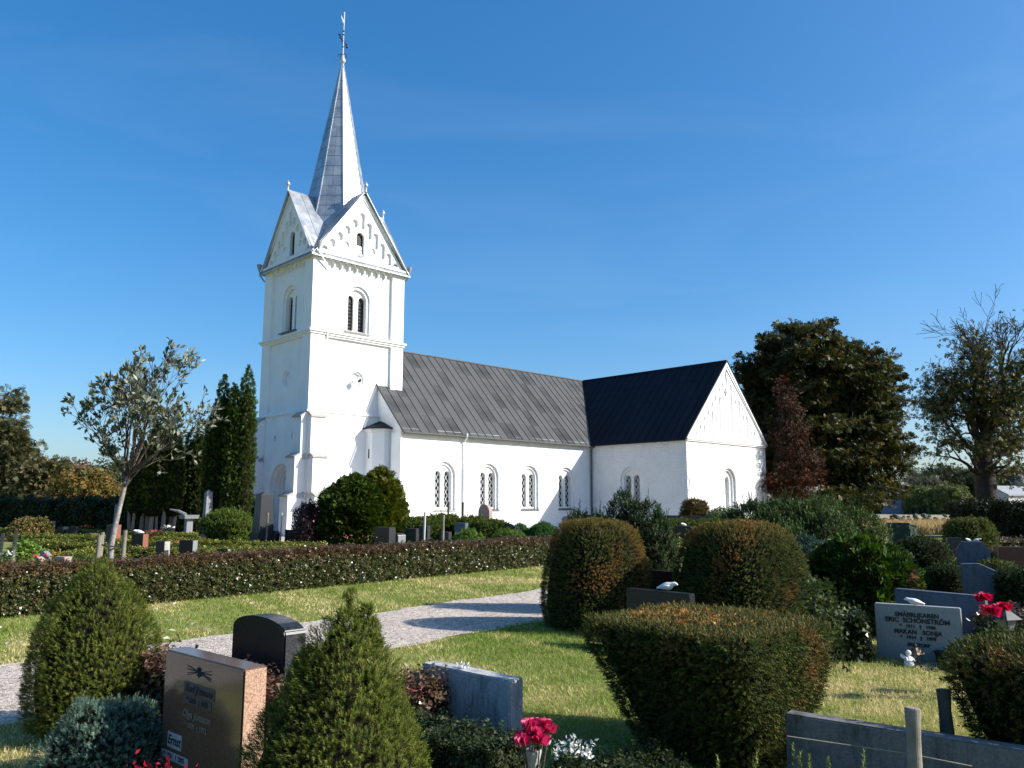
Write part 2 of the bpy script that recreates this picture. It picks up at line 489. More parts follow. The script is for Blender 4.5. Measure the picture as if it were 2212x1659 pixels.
# ================================================================== church
# church coordinates: x east along the nave, y north, z up; tower's south-west corner at the origin
W, WV, ZG, ZS, ZL, ZA = 5.93, 5.25, 14.76, 10.54, 6.26, 18.75
NS, UN, ZR, ZE = 2.09, 4.38, 10.75, 5.63       # nave: south wall at y=-NS, west end x=UN
VR = WV / 2
UT, VT, WT = 20.0, 9.48, 9.68                  # transept: west wall x=UT, gable y=-VT, width WT
UC = UT + WT / 2
church = thing('church', 'white plastered village church with tall zinc spire and dark metal roofs', 'church', (CX, CY, 0), PI / 2 - TH)

def arch(cx, z0, z1, w, n=12):
    r = w / 2
    return [(cx - r, z0), (cx + r, z0)] + [(cx + r * math.cos(a), z1 - r + r * math.sin(a)) for a in np.linspace(0, PI, n)]
def rect(a0, a1, z0, z1): return [(a0, z0), (a1, z0), (a1, z1), (a0, z1)]
def circ(cx, cz, r, n=24): return [(cx + r * math.cos(a), cz + r * math.sin(a)) for a in np.linspace(0, 2 * PI, n, endpoint=False)]

def south(y0): return lambda s, z, d: (s, y0 + d, z)
def west(x0): return lambda s, z, d: (x0 + d, s, z)
def north(y0): return lambda s, z, d: (s, y0 - d, z)
def east(x0): return lambda s, z, d: (x0 - d, s, z)

def plate(bb, fr, outline, holes, d):
    """flat face with openings at depth d"""
    pts, edges = [], []
    for poly in [outline] + holes:
        k = len(pts); pts += [Vector(p) for p in poly]
        edges += [(k + i, k + (i + 1) % len(poly)) for i in range(len(poly))]
    vs, _, fs, _, _, _ = delaunay_2d_cdt(pts, edges, [], 0, 1e-5)
    def inside(p, poly):
        c = False; j = len(poly) - 1
        for i in range(len(poly)):
            (xi, yi), (xj, yj) = poly[i], poly[j]
            if (yi > p[1]) != (yj > p[1]) and p[0] < (xj - xi) * (p[1] - yi) / (yj - yi + 1e-15) + xi: c = not c
            j = i
        return c
    keep = []
    for f in fs:
        c = sum((vs[i] for i in f), Vector((0, 0))) / len(f)
        if inside(c, outline) and not any(inside(c, h) for h in holes): keep.append(f)
    bb.faces([fr(v[0], v[1], d) for v in vs], keep)

def niche(bb, fr, poly, d0, d1, kids=(), closed=True):
    """recess of the outline poly from depth d0 to d1; kids are (poly, depth, kids, closed)"""
    n = len(poly)
    bb.faces([fr(*p, d0) for p in poly] + [fr(*p, d1) for p in poly], [(i, (i+1) % n, n + (i+1) % n, n + i) for i in range(n)])
    if closed:
        plate(bb, fr, poly, [k[0] for k in kids], d1)
        for k in kids: niche(bb, fr, k[0], d1, k[1], k[2], k[3])

def wall(bb, fr, outline, niches):
    plate(bb, fr, outline, [k[0] for k in niches], 0)
    for k in niches: niche(bb, fr, k[0], 0, k[1], k[2], k[3])

def scallop(a0, a1, zb, zt, nn):
    """panel with a row of round arches along its upper edge"""
    w = (a1 - a0) / nn
    poly = [(a0, zb), (a1, zb)]
    r = w * .42; foot = w * .5 - r
    for i in range(nn):
        cx = a1 - w * (i + .5)
        if i == 0: poly.append((a1, zt - r - .0))
        poly += [(cx + r * math.cos(a), zt - r + r * math.sin(a)) for a in np.linspace(0, PI, 8)]
        if i < nn - 1:
            poly += [(cx - r - foot * .2, zt - r - .16), (cx - r - foot * 1.8, zt - r - .16)]
        else: poly.append((a0, zt - r))
    return poly

def stepped(c, hw, zb, zt, steps, rise):
    """gable panel whose upper edge climbs in small arches"""
    w = 2 * hw / (2 * steps + 1)
    half = []
    for i in range(steps + 1):                 # from the centre outwards to the right
        cx = c + i * w; top = zt - i * rise; r = w * .40
        angs = np.linspace(PI / 2, 0, 5) if i == 0 else np.linspace(PI, 0, 8)
        if i > 0: half.append((cx - r, top - r - .12))
        half += [(cx + r * math.cos(a), top - r + r * math.sin(a)) for a in angs]
        if i < steps: half.append((cx + r, top - rise - r - .12))
        else: half.append((cx + r, zb))
    left = [(2 * c - x, z) for x, z in half][::-1]
    out = []
    for p in left + half[1:]:
        if not out or abs(p[0] - out[-1][0]) + abs(p[1] - out[-1][1]) > 1e-4: out.append(p)
    return out[::-1]

# ---------------------------------------------------------------- tower
bb = B()
def tower_face(fr, width, door=False, full=True, ocul=None):
    c = width / 2
    li = .82
    o = [(0, ZL), (width, ZL), (width, ZG), (c, ZA - .05), (0, ZG)]
    gpan = stepped(c, width / 2 - .42, ZG + .28, ZG + 2.90, 5, .48)
    gwin = (arch(c, ZG + .32, ZG + 1.78, .50), .45, [], False)
    small = [(arch(c + s * .86, ZG + .75, ZG + 1.08, .32), .26, [], True) for s in (-1, 1)]
    la = [(arch(c + s * .36, ZS + .42, ZS + 2.38, .44), .62, [], False) for s in (-1, 1)]
    bell = [(arch(c, ZS + .32, ZS + 2.92, 1.52), .28, [(arch(c, ZS + .36, ZS + 2.74, 1.20), .42, la, True)], True)]
    up = (scallop(li, width - li, ZS + .12, ZG - .20, 9), .17, bell, True)
    oc = [(circ(c, 8.25, .46), .22, [(circ(c, 8.25, .38), .36, [], True)], True)]
    lo = (rect(li, width - li, ZL + .2, ZS - .22), .15, oc, True)
    wall(bb, fr, o, [(gpan, .16, [gwin] + small, True), up, lo])
tower_face(south(0), W)
tower_face(west(0), WV)
tower_face(north(WV), W)
tower_face(east(W), WV)
# lower stage
def portal_niche(c):
    k = [(arch(c, .02, 2.98, 1.0), .95, [], False)]
    for i, (w, h) in enumerate([(1.30, 3.13), (1.58, 3.27), (1.86, 3.41), (2.14, 3.55)]):
        k = [(arch(c, .02, h, w), .80 - .14 * i, k, True)]
    return [(arch(c, .02, 3.70, 2.40), .18, k, True)]
dia = [([(c, 4.88), (c + .17, 5.12), (c, 5.36), (c - .17, 5.12)], .16, [], True) for c in (1.42, 3.28)]
wall(bb, west(-.03), rect(-.03, WV + .03, -.1, ZL), portal_niche(2.42) + dia)
wall(bb, south(-.03), rect(-.03, W, -.1, ZL), [])
wall(bb, north(WV + .03), rect(-.03, W, -.1, ZL), [])
tower = bb.done('tower', M['plaster'], church)
tag(tower)

def band(name, z0, z1, out, parent, mat, sides='swne', steps=2):
    """moulded course round the tower"""
    bb = B()
    for i in range(steps):
        o = out * (i + 1) / steps
        za = z0 + (z1 - z0) * i / steps; zb = z0 + (z1 - z0) * (i + 1) / steps + (0 if i == steps - 1 else -.003)
        bb.hull8([(-o, -o, za), (W + o, -o, za), (W + o, WV + o, za), (-o, WV + o, za)],
                 [(-o, -o, zb), (W + o, -o, zb), (W + o, WV + o, zb), (-o, WV + o, zb)])
    return bb.done(name, mat, parent)
band('string_course', ZS - .13, ZS + .08, .15, tower, M['trim'])
band('string_course', ZL - .06, ZL + .10, .11, tower, M['trim'])
band('cornice', ZG - .12, ZG + .10, .17, tower, M['trim'])
# raked mouldings of the four gables
def rake(fr, width, name='raked_moulding'):
    c = width / 2
    for sgn in (-1, 1):
        bb = B()
        for (i0, i1, dd) in ((0, .11, -.09), (.113, .19, -.05)):
            e0 = (c - sgn * (c + .10), ZG + .06); ap = (c, ZA + .0)
            L = math.hypot(ap[0] - e0[0], ap[1] - e0[1]); nx, nz = (ap[1] - e0[1]) / L, -(ap[0] - e0[0]) / L
            if nz > 0: nx, nz = -nx, -nz
            k = 1 / abs(nz)
            q = [(e0[0], e0[1] - i0 * k), (ap[0], ap[1] - i0 * k), (ap[0], ap[1] - i1 * k), (e0[0] + (0 if i1 > .2 else 0), e0[1] - i1 * k)]
            q = [(x, max(z, ZG + .105)) for x, z in q]
            bb.prism(q, lambda s, z: fr(s, z, dd), lambda s, z: fr(s, z, .02))
        bb.done(name, M['trim'], tower)
rake(south(0), W); rake(west(0), WV)

# belfry lights, gable lights
def opening(fr, cx, z0, z1, w, d, parent, mat, name, sill=None):
    bb = B(); poly = arch(cx, z0 - .02, z1 + .02, w + .04)
    bb.prism(poly, lambda s, z: fr(s, z, d), lambda s, z: fr(s, z, d + .03))
    o = bb.done(name, mat, parent)
    return o
for fr, width in ((south(0), W), (west(0), WV)):
    c = width / 2
    for s in (-1, 1):
        opening(fr, c + s * .36, ZS + .42, ZS + 2.38, .44, .56, tower, M['louvre'], 'belfry_shutter')
        bb = B()
        for q in np.linspace(ZS + .6, ZS + 2.0, 8):
            bb.faces([fr(c + s*.36 - .21, q, .555), fr(c + s*.36 + .21, q, .555), fr(c + s*.36 + .21, q - .05, .50), fr(c + s*.36 - .21, q - .05, .50)], [(0, 1, 2, 3)])
        bb.done('louvre_slat', M['louvre'], tower)
    opening(fr, c, ZG + .32, ZG + 1.78, .50, .32, tower, M['louvre'], 'gable_shutter')
    bb = B(); a = [fr(c - .86, ZS + .30, -.02), fr(c + .86, ZS + .30, -.02), fr(c + .80, ZS + .40, .42), fr(c - .80, ZS + .40, .42)]
    e = [(p[0], p[1], p[2] - .06) for p in a]
    bb.hull8(e, a); bb.done('window_sill', M['cap'] if fr(0, 0, 0)[1] == 0 and fr(1, 0, 0)[0] == 1 else M['sill'], tower)
    bb = B(); a = [fr(c - .34, ZG + .27, -.0), fr(c + .34, ZG + .27, -.0), fr(c + .26, ZG + .345, .3), fr(c - .26, ZG + .345, .3)]
    e = [(p[0], p[1], p[2] - .04) for p in a]
    bb.hull8(e, a); bb.done('window_sill', M['sill'], tower)
# loudspeaker in the round niche of the south face
bb = B(); bb.tube([(W/2 - .02, .30, 8.24), (W/2 - .08, -.02, 8.20), (W/2 - .14, -.34, 8.16)], [.05, .07, .17], 14)
bb.done('loudspeaker_horn', M['trim'], tower)
bb = B(); bb.tube([(W/2 - .139, -.335, 8.16), (W/2 - .142, -.345, 8.16)], [.12, .12], 14)
bb.done('loudspeaker_mouth', M['iron'], tower)
# door
bb = B(); bb.prism(rect(1.94, 2.90, .05, 2.30), lambda s, z: (.82, s, z), lambda s, z: (.90, s, z)); door = bb.done('door', M['door'], tower, .004)
bb = B()
for k in range(6):
    bb.prism(rect(1.95 + k * .158, 2.10 + k * .158, .08, 2.26), lambda s, z: (.795, s, z), lambda s, z: (.818, s, z))
bb.done('door_panel_boards', M['door'], tower)
bb = B(); bb.prism(arch(2.42, 2.46, 2.98, .96), lambda s, z: (.86, s, z), lambda s, z: (.90, s, z)); bb.done('fanlight', M['glass'], tower)
bb = B(); bb.prism(rect(1.90, 2.94, 2.30, 2.46), lambda s, z: (.70, s, z), lambda s, z: (.90, s, z)); bb.done('lintel', M['plaster'], tower)
bb = B(); bb.box(-.9, .2, 1.1, 3.75, -.05, .12); bb.done('doorstep', M['cream'], tower, .01)

# buttresses: stepped piers with sloping stone caps
def buttress(axis, base, a0, a1, sgn):
    """pier running out along an axis from the wall; a0..a1 is its width along the wall"""
    P = [(.34, ZL - .25, 4.10), (.62, 3.93, 2.15), (.92, 1.98, -.1)]
    bb = B(); caps = []
    for i, (pr, zt, zb) in enumerate(P):
        pin = 0 if i == 0 else P[i-1][0]
        f = (lambda s, q, z: (s, base + sgn * q, z)) if axis == 'y' else (lambda s, q, z: (base + sgn * q, s, z))
        lift = .24
        zb2 = zb if i == 2 else P[i+1][1] - .1
        if i == 2: zb2 = -.1
        bb.hull8([f(a0, 0, zb2), f(a1, 0, zb2), f(a1, pr, zb2), f(a0, pr, zb2)], [f(a0, 0, zt + lift), f(a1, 0, zt + lift), f(a1, pr, zt), f(a0, pr, zt)])
        e = .05
        lo = [f(a0 - e, pin - .02, zt + lift + .012), f(a1 + e, pin - .02, zt + lift + .012), f(a1 + e, pr + .07, zt - .03), f(a0 - e, pr + .07, zt - .03)]
        if i > 0:
            lo[0] = f(a0 - e, pin, zt + lift * (1 - pin / pr) + .02); lo[1] = f(a1 + e, pin, zt + lift * (1 - pin / pr) + .02)
        hi = [(p[0], p[1], p[2] + (.07 if k > 1 else .11)) for k, p in enumerate(lo)]
        caps.append((lo, hi))
    o = bb.done('buttress', M['plaster'], tower)
    for lo, hi in caps:
        c = B(); c.hull8(lo, hi); c.done('buttress_cap', M['cap'], tower, .008)
buttress('y', 0, .02, .84, -1)
buttress('x', 0, .02, .84, -1)
buttress('x', 0, WV - .84, WV - .02, -1)
buttress('y', WV, .02, .84, 1)
# corner lisene line: downpipes and hoppers
bb = B(); x = .93
bb.tube([(.12, -.30, 15.05), (.16, -.24, 14.72), (x, -.10, 13.95), (x, -.08, 13.5), (x, -.08, 7.0), (x, -.08, 6.5), (x, -.14, 6.2), (x, -.14, .2)], .045, 8)
bb.done('downpipe', M['trim'], tower)
bb = B(); bb.lathe([(.05, -.25), (.16, .10), (.17, .14)], 10, (.10, -.32, 15.1)); bb.done('rain_hopper', M['zinc_dark'], tower)
bb = B(); bb.lathe([(.05, -.25), (.16, .10), (.17, .14)], 10, (W + .22, -.14, 15.0)); bb.done('rain_hopper', M['zinc_dark'], tower)
bb = B(); bb.tube([(W + .22, -.14, 14.85), (W + .20, -.1, 14.5), (W + .05, .1, 14.15)], .045, 8); bb.done('downpipe', M['zinc_dark'], tower)
bb = B(); bb.lathe([(.05, -.25), (.16, .10), (.17, .14)], 10, (-.28, WV + .22, 15.0)); bb.done('rain_hopper', M['zinc_dark'], tower)
bb = B(); bb.tube([(-.28, WV + .22, 14.85), (-.25, WV + .15, 14.5), (.0, WV + .06, 14.15)], .045, 8); bb.done('downpipe', M['zinc_dark'], tower)

# ---------------------------------------------------------------- tower roof: four gables round the spire
ov = .24
troof = None
def saddle(axis):
    """sheet metal slopes of one pair of gables, as panels in rows"""
    res = []
    half = (WV if axis == 'x' else W) / 2
    long0, long1 = (-ov, W + ov) if axis == 'x' else (-ov, WV + ov)
    cc = WV / 2 if axis == 'x' else W / 2
    ez = ZG + .05; az = ZA + .10
    for sgn in (-1, 1):
        nrow = 4
        cols = np.linspace(long0, long1, 9)
        for k in range(len(cols) - 1):
            a, b_ = cols[k] + .006, cols[k+1] - .006
            bb = B()
            def pt(s, t, up):
                off = sgn * (half + ov) * (1 - t); z = ez - .28 + (az - ez + .28) * t + up
                return (s, cc + off, z) if axis == 'x' else (cc + off, s, z)
            bb.hull8([pt(a, 0, 0), pt(b_, 0, 0), pt(b_, 1, 0), pt(a, 1, 0)], [pt(a, 0, .035), pt(b_, 0, .035), pt(b_, 1, .035), pt(a, 1, .035)])
            bb.hull8([pt(b_ - .02, 0, .036), pt(b_, 0, .036), pt(b_, 1, .036), pt(b_ - .02, 1, .036)], [pt(b_ - .02, 0, .07), pt(b_, 0, .07), pt(b_, 1, .07), pt(b_ - .02, 1, .07)])
            res.append(bb)
    return res
bb = B()
for axis in 'xy':
    half = (WV if axis == 'x' else W) / 2; cc = half; L = (W if axis == 'x' else WV)
    q = [(-half - .05, ZG), (half + .05, ZG), (0, ZA + .06)]
    f = (lambda s: (lambda o, z: (s, cc + o, z))) if axis == 'x' else (lambda s: (lambda o, z: (cc + o, s, z)))
    bb.prism(q, f(.7), f(L - .7))
troof = bb.done('tower_roof', M['zinc_dark'], church)
for axis in 'xy':
    for pb in saddle(axis): pb.done('roof_panel', M['zinc'], troof)
# verge flashings and finials
for (px, py) in ((W/2, -ov), (-ov, WV/2), (W/2, WV+ov), (W+ov, WV/2)):
    bb = B(); bb.lathe([(.08, -.1), (.055, .05), (.05, .24), (.08, .28), (.12, .35), (.11, .42), (.04, .50), (.015, .58)], 10, (px, py, ZA + .08))
    bb.done('gable_finial', M['silver'], troof, smooth=True)
# ---------------------------------------------------------------- spire
SX, SY, SZ = W / 2, WV / 2, 27.72
def srad(z):                                   # apothem of the octagon
    t = SZ - z
    return .05 + .172 * t + .028 * max(0, t - 8.2) ** 1.5
bb = B(); zs = [15.0, 16.2, 17.4, 18.4, 19.3, 20.5, 23, 25.5, SZ]
V = []
for z in zs:
    R = (srad(z) - .03) / math.cos(PI / 8)
    V += [(SX + R * math.cos(PI/8 + k*PI/4), SY + R * math.sin(PI/8 + k*PI/4), z) for k in range(8)]
bb.faces(V, [(i*8+k, i*8+(k+1) % 8, (i+1)*8+(k+1) % 8, (i+1)*8+k) for i in range(len(zs)-1) for k in range(8)])
spire = bb.done('spire', M['zinc_dark'], church)
rows = np.concatenate([np.arange(15.6, 26.5, .64), [SZ - .05]])
for k in range(8):
    a = k * PI / 4
    nx, ny = math.cos(a), math.sin(a); tx, ty = -ny, nx
    for i in range(len(rows) - 1):
        z0, z1 = rows[i] + .012, rows[i+1] - .012
        h0, h1 = srad(z0) * math.tan(PI/8), srad(z1) * math.tan(PI/8)
        nc = 3 if h0 > .62 else (2 if h0 > .36 else 1)
        for c in range(nc):
            u0, u1 = -1 + 2*c/nc, -1 + 2*(c+1)/nc
            def pt(u, z, up):
                r = srad(z) + up; h = srad(z) * math.tan(PI/8) - .008
                return (SX + nx*r + tx*h*u, SY + ny*r + ty*h*u, z)
            g = .006 / max(h0, .05)
            lo = [pt(u0+g, z0, -.02), pt(u1-g, z0, -.02), pt(u1-g, z1, -.02), pt(u0+g, z1, -.02)]
            hi = [pt(u0+g, z0, .006), pt(u1-g, z0, .006), pt(u1-g, z1, .002), pt(u0+g, z1, .002)]
            bb = B(); bb.hull8(lo, hi)
            bb.done('spire_panel', M['zinc'], spire)
for k in range(8):
    a = PI/8 + k*PI/4; bb = B()
    zz = np.linspace(15.2, SZ - .02, 14)
    bb.tube([(SX + (srad(z)/math.cos(PI/8) + .0) * math.cos(a), SY + (srad(z)/math.cos(PI/8)) * math.sin(a), z) for z in zz], .035, 6)
    bb.done('spire_hip_roll', M['zinc'], spire)
# ladder rails lying in the valley
for (p0, p1) in (((.72, -.2, 16.1), (1.25, .55, 18.4)), ((.45, .05, 15.9), (1.05, .9, 18.1))):
    pass
bb = B(); bb.lathe([(.04, -.05), (.10, .02), (.17, .12), (.18, .2), (.14, .3), (.05, .38)], 14, (SX, SY, SZ)); bb.done('spire_ball', M['silver'], spire, smooth=True)
bb = B(); bb.tube([(SX, SY, SZ + .3), (SX, SY, SZ + .55), (SX, SY, SZ + .75), (SX, SY, SZ + 2.4), (SX, SY, SZ + 2.45), (SX, SY, SZ + 3.35)], [.10, .09, .05, .035, .045, .05], 8); bb.done('spire_rod', M['silver'], spire)
bb = B(); bb.lathe([(.02, -.08), (.075, 0), (.02, .08)], 10, (SX, SY, SZ + 2.1)); bb.done('rod_knob', M['iron'], spire, smooth=True)
# wrought cross with trefoil ends, set at an angle
cdir = Vector((.80, .60, 0))
bb = B(); c0 = Vector((SX, SY, SZ + 1.45))
bb.tube([c0 - cdir * .62, c0 + cdir * .62], .035, 6)
for s in (-1, 1):
    e = c0 + cdir * (.62 * s)
    for (a, z) in ((0, 0), (-.10, .10), (-.10, -.10), (.08, 0)):
        p = e + cdir * (a * s); bb.lathe([(.01, -.05), (.055, 0), (.01, .05)], 8, (p.x, p.y, p.z + z))
    for z in (-.17, .17):
        m_ = c0 + cdir * (.28 * s)
        bb.tube([c0 + cdir * (.10 * s) + Vector((0, 0, z * 1.4)), m_ + Vector((0, 0, z)), m_ + cdir * (.1 * s), ], .018, 5)
for z in (.42, -.38): bb.lathe([(.02, -.06), (.08, 0), (.02, .06)], 8, (SX, SY, SZ + 1.45 + z))
bb.done('spire_cross', M['iron'], spire)
bb = B()
for k in range(8):
    a = k * PI / 4
    bb.tube([(SX + r * math.cos(a), SY + r * math.sin(a), SZ + z) for r, z in ((.05, .50), (.18, .62), (.28, .56), (.26, .46))], .016, 5)
bb.done('wrought_scroll', M['iron'], spire)
bb = B(); bb.hull8([(SX - .30, SY - .20, SZ + 2.75), (SX, SY, SZ + 2.62), (SX + .02, SY + .01, SZ + 2.62), (SX - .28, SY - .19, SZ + 2.75)],
                   [(SX - .34, SY - .23, SZ + 2.92), (SX, SY, SZ + 2.75), (SX + .02, SY + .01, SZ + 2.75), (SX - .32, SY - .22, SZ + 2.92)])
bb.done('weather_vane', M['silver'], spire)

# ---------------------------------------------------------------- windows with lattice
def lattice(fr, cx, z0, z1, w, d, parent):
    """leaded light: dark pane behind crossed white bars"""
    opening(fr, cx, z0, z1, w, d + .04, parent, M['glass'], 'window_pane')
    bb = B(); r = w / 2; sp = w * .86; k = 1.55
    top = lambda x: z1 - r + math.sqrt(max(0, r * r - (x - cx) ** 2))
    for sg in (-1, 1):
        q = z0 - k * w
        while q < z1 + k * w:
            # bar z = q + sg*k*(x-cx)
            xs = [x for x in np.linspace(cx - r, cx + r, 41) if z0 <= q + sg * k * (x - cx) <= top(x)]
            if len(xs) > 3:
                x0, x1 = xs[0], xs[-1]; h = .015
                za, zb = q + sg * k * (x0 - cx), q + sg * k * (x1 - cx)
                pts = [(x0, za - h), (x1, zb - h), (x1, zb + h), (x0, za + h)]
                bb.prism(pts, lambda s, z: fr(s, z, d + (.001 if sg > 0 else .005)), lambda s, z: fr(s, z, d + .03))
            q += sp
    a = arch(cx, z0, z1, w); c_ = arch(cx, z0 + .035, z1 - .035, w - .07)
    n = len(a)
    bb.faces([fr(*p, d) for p in a] + [fr(*p, d) for p in c_], [(i, (i+1) % n, n + (i+1) % n, n + i) for i in range(n)])
    bb.done('window_lattice', M['lattice'], parent)

def twin(c, z0, z1, w, depth=(.12, .21, .42), lw=.46, gap=.34):
    k = [(arch(c + s * gap, z0 + .14, z1 - .50, lw), depth[2], [], False) for s in (-1, 1)]
    return (arch(c, z0, z1, w), depth[0], [(arch(c, z0 + .02, z1 - .16, w - .32), depth[1], k, True)], True)

# ---------------------------------------------------------------- nave
ncs = [7.40, 10.75, 14.15, 17.50]
bb = B()
wall(bb, south(-NS), rect(UN, UT + .5, -.1, ZE - .02), [twin(c, 1.24, 3.90, 1.52) for c in ncs])
nn = WV + NS
gab = [(-NS, -.1), (nn, -.1), (nn, ZE), (VR, ZR - .12), (-NS, ZE)]
wall(bb, west(UN), gab, [])
wall(bb, north(nn), rect(UN, UT + WT + 8, -.1, ZE), [])
wall(bb, east(UT + WT + 8), gab, [])
wall(bb, south(-NS), rect(UT + WT - .2, UT + WT + 8, -.1, ZE), [])
nave = bb.done('nave', M['plaster_nave'], church)
for i, c in enumerate(ncs):
    for s in (-1, 1): lattice(south(-NS), c + s * .34, 1.38, 3.40, .46, .32, nave)
    bb = B(); f = south(-NS)
    hi = [f(c - .80, 1.235, -.05), f(c + .80, 1.235, -.05), f(c + .74, 1.40, .50), f(c - .74, 1.40, .50)]
    bb.hull8([(p[0], p[1], p[2] - .06) for p in hi], hi); bb.done('window_sill', M['cream'] if i == 0 else M['sill'], nave)
bb = B(); bb.hull8([(UN - .0, -NS - .05, ZE - .28), (UT + .1, -NS - .05, ZE - .28), (UT + .1, -NS + .05, ZE - .28), (UN, -NS + .05, ZE - .28)],
                   [(UN, -NS - .09, ZE - .06), (UT + .1, -NS - .09, ZE - .06), (UT + .1, -NS + .05, ZE - .06), (UN, -NS + .05, ZE - .06)])
bb.done('eaves_cornice', M['trim'], nave)
bb = B(); bb.tube([(8.72, -NS - .34, ZE - .10), (8.72, -NS - .30, ZE - .35), (8.72, -NS - .10, ZE - .6), (8.72, -NS - .08, 3), (8.72, -NS - .08, .1)], .05, 8); bb.done('downpipe', M['trim'], nave)
bb = B(); bb.tube([(UT - .10, -NS - .28, ZE - .10), (UT - .10, -NS - .12, ZE - .5), (UT - .10, -NS - .08, 3), (UT - .10, -NS - .08, .1)], .055, 8); bb.done('downpipe', M['sill'], nave)

# ---------------------------------------------------------------- roofs of standing-seam sheets
def seam_roof(name, x0, x1, half, cc, zr, ze, axis, mat, w=.60, nsh=5, sides=(-1, 1), ov=.30, seed=0, skip=None):
    rng = np.random.default_rng(seed)
    bb = B()
    f = (lambda s: (lambda o, z: (s, cc + o, z))) if axis == 'x' else (lambda s: (lambda o, z: (cc + o, s, z)))
    bb.prism([(-half - .05, ze - .03), (half + .05, ze - .03), (0, zr - .03)], f(x0 + .9), f(x1 - .03))
    ro = bb.done(name, mat, church)
    k = int(round((x1 - x0) / w)); w = (x1 - x0) / k
    slope = (zr - ze) / half
    Ls = (half + ov) / nsh
    for sgn in sides:
        # one shared sheet, laid in rows
        def pt(s, t, up, f0=sgn):
            return (s, f0 * (-t), -t * slope + up) if axis == 'x' else (f0 * (-t), s, -t * slope + up)
        meshes = []
        for var in range(1):
            bb = B(); g = .004
            d0, d1 = 0, Ls
            def q(s, t, up): return (s, sgn * t, -t * slope + up) if axis == 'x' else (sgn * t, s, -t * slope + up)
            bb.hull8([q(g, d0, -.012), q(w - g, d0, -.012), q(w - g, d1, -.012), q(g, d1, -.012)], [q(g, d0, .010), q(w - g, d0, .010), q(w - g, d1, .016), q(g, d1, .016)])
            bb.hull8([q(w - .028, d0, .0165), q(w - g, d0, .0165), q(w - g, d1, .0165), q(w - .028, d1, .0165)], [q(w - .022, d0, .065), q(w - g, d0, .065), q(w - g, d1, .065), q(w - .022, d1, .065)])
            o = bb.done('roof_panel', mat, ro); meshes.append(o.data); bpy.data.objects.remove(o)
        for i in range(k):
            for j in range(nsh):
                s = x0 + i * w; t = j * Ls
                if skip and skip(s + w / 2, sgn * (t + Ls / 2)): continue
                loc = (s, cc + sgn * t, zr - t * slope + .01 + .0015 * j) if axis == 'x' else (cc + sgn * t, s, zr - t * slope + .01 + .0015 * j)
                o_ = link('roof_panel', meshes[0], mat, ro, (loc[0], loc[1], loc[2] + rng.normal(0, .0025)))
                o_.rotation_euler = (rng.normal(0, .004), rng.normal(0, .004), 0)
    bb = B(); bb.tube([(x0 - .02, cc, zr + .03), (x1 + .02, cc, zr + .03)] if axis == 'x' else [(cc, x0 - .02, zr + .03), (cc, x1 + .02, zr + .03)], .07, 8)
    bb.done('ridge_cap', mat, ro)
    for sgn in sides:
        bb = B()
        e = sgn * (half + ov + .04); z = ze - ov * slope - .02
        pts = [(x0, cc + e, z), (x1, cc + e, z)] if axis == 'x' else [(cc + e, x0, z), (cc + e, x1, z)]
        bb.tube(pts, .06, 8); bb.done('gutter', mat, ro)
        bb = B()
        for end in (x0, ):
            a = [(end - .05, cc + sgn * 0, zr + .03), (end - .05, cc + e, z + .06)] if axis == 'x' else [(cc, end - .05, zr + .03), (cc + e, end - .05, z + .06)]
            bb.tube(a, .05, 6)
        bb.done('verge_flashing', mat, ro)
    return ro
HN = VR + NS
seam_roof('nave_roof', UN - .06, UT + WT/2 + .5, HN, VR, ZR, ZE, 'x', M['roof'], .60, 5, (-1, 1), .26, 1,
          skip=lambda s, t: (t < -.5 and s > UT + 5.2 and False))
seam_roof('chancel_roof', UT + WT/2 + .56, UT + WT + 8, HN, VR, ZR - .02, ZE, 'x', M['roof'], .66, 2, (-1, 1), .26, 2)
seam_roof('transept_roof', -VT - .10, VR, WT/2, UC, ZR + .02, ZE + .02, 'y', M['roof_dark'], .62, 4, (-1, 1), .22, 3)
bb = B(); bb.box(UN + .02, UN + 1.55, -.62, -.05, 8.0, 8.06); bb.bm.free()

# ---------------------------------------------------------------- transept
bb = B()
wall(bb, west(UT), rect(-VT, -NS + .1, -.1, ZE + .02), [twin(-5.28, 1.24, 3.90, 1.56)])
hw = WT / 2
tn = [(arch(24.80, 1.16, 3.84, 1.62), .14, [(arch(24.80, 1.18, 3.68, 1.28), .26,
      [(arch(24.22, 1.30, 3.30, .34), .34, [], True), (arch(24.95, 1.30, 3.32, .50), .62, [], False)], True)], True)]
wall(bb, south(-VT), rect(UT, UT + WT, -.1, 5.52), tn)
wall(bb, east(UT + WT), rect(-VT, -NS + .1, -.1, ZE), [])
transept = bb.done('transept', M['plaster_rough'], church)
for s in (-1, 1): lattice(west(UT), -5.28 + s * .34, 1.38, 3.40, .46, .32, transept)
lattice(south(-VT), 24.95, 1.30, 3.32, .50, .50, transept)
for fr, c, w in ((west(UT), -5.28, .82), (south(-VT), 24.80, .86)):
    bb = B(); hi = [fr(c - w, 1.225, -.05), fr(c + w, 1.225, -.05), fr(c + w - .06, 1.38, .5), fr(c - w + .06, 1.38, .5)]
    if w > .85: hi = [(p[0], p[1], p[2] - .08) for p in hi]
    bb.hull8([(p[0], p[1], p[2] - .06) for p in hi], hi); bb.done('window_sill', M['sill'] if w < .85 else M['trim'], transept)
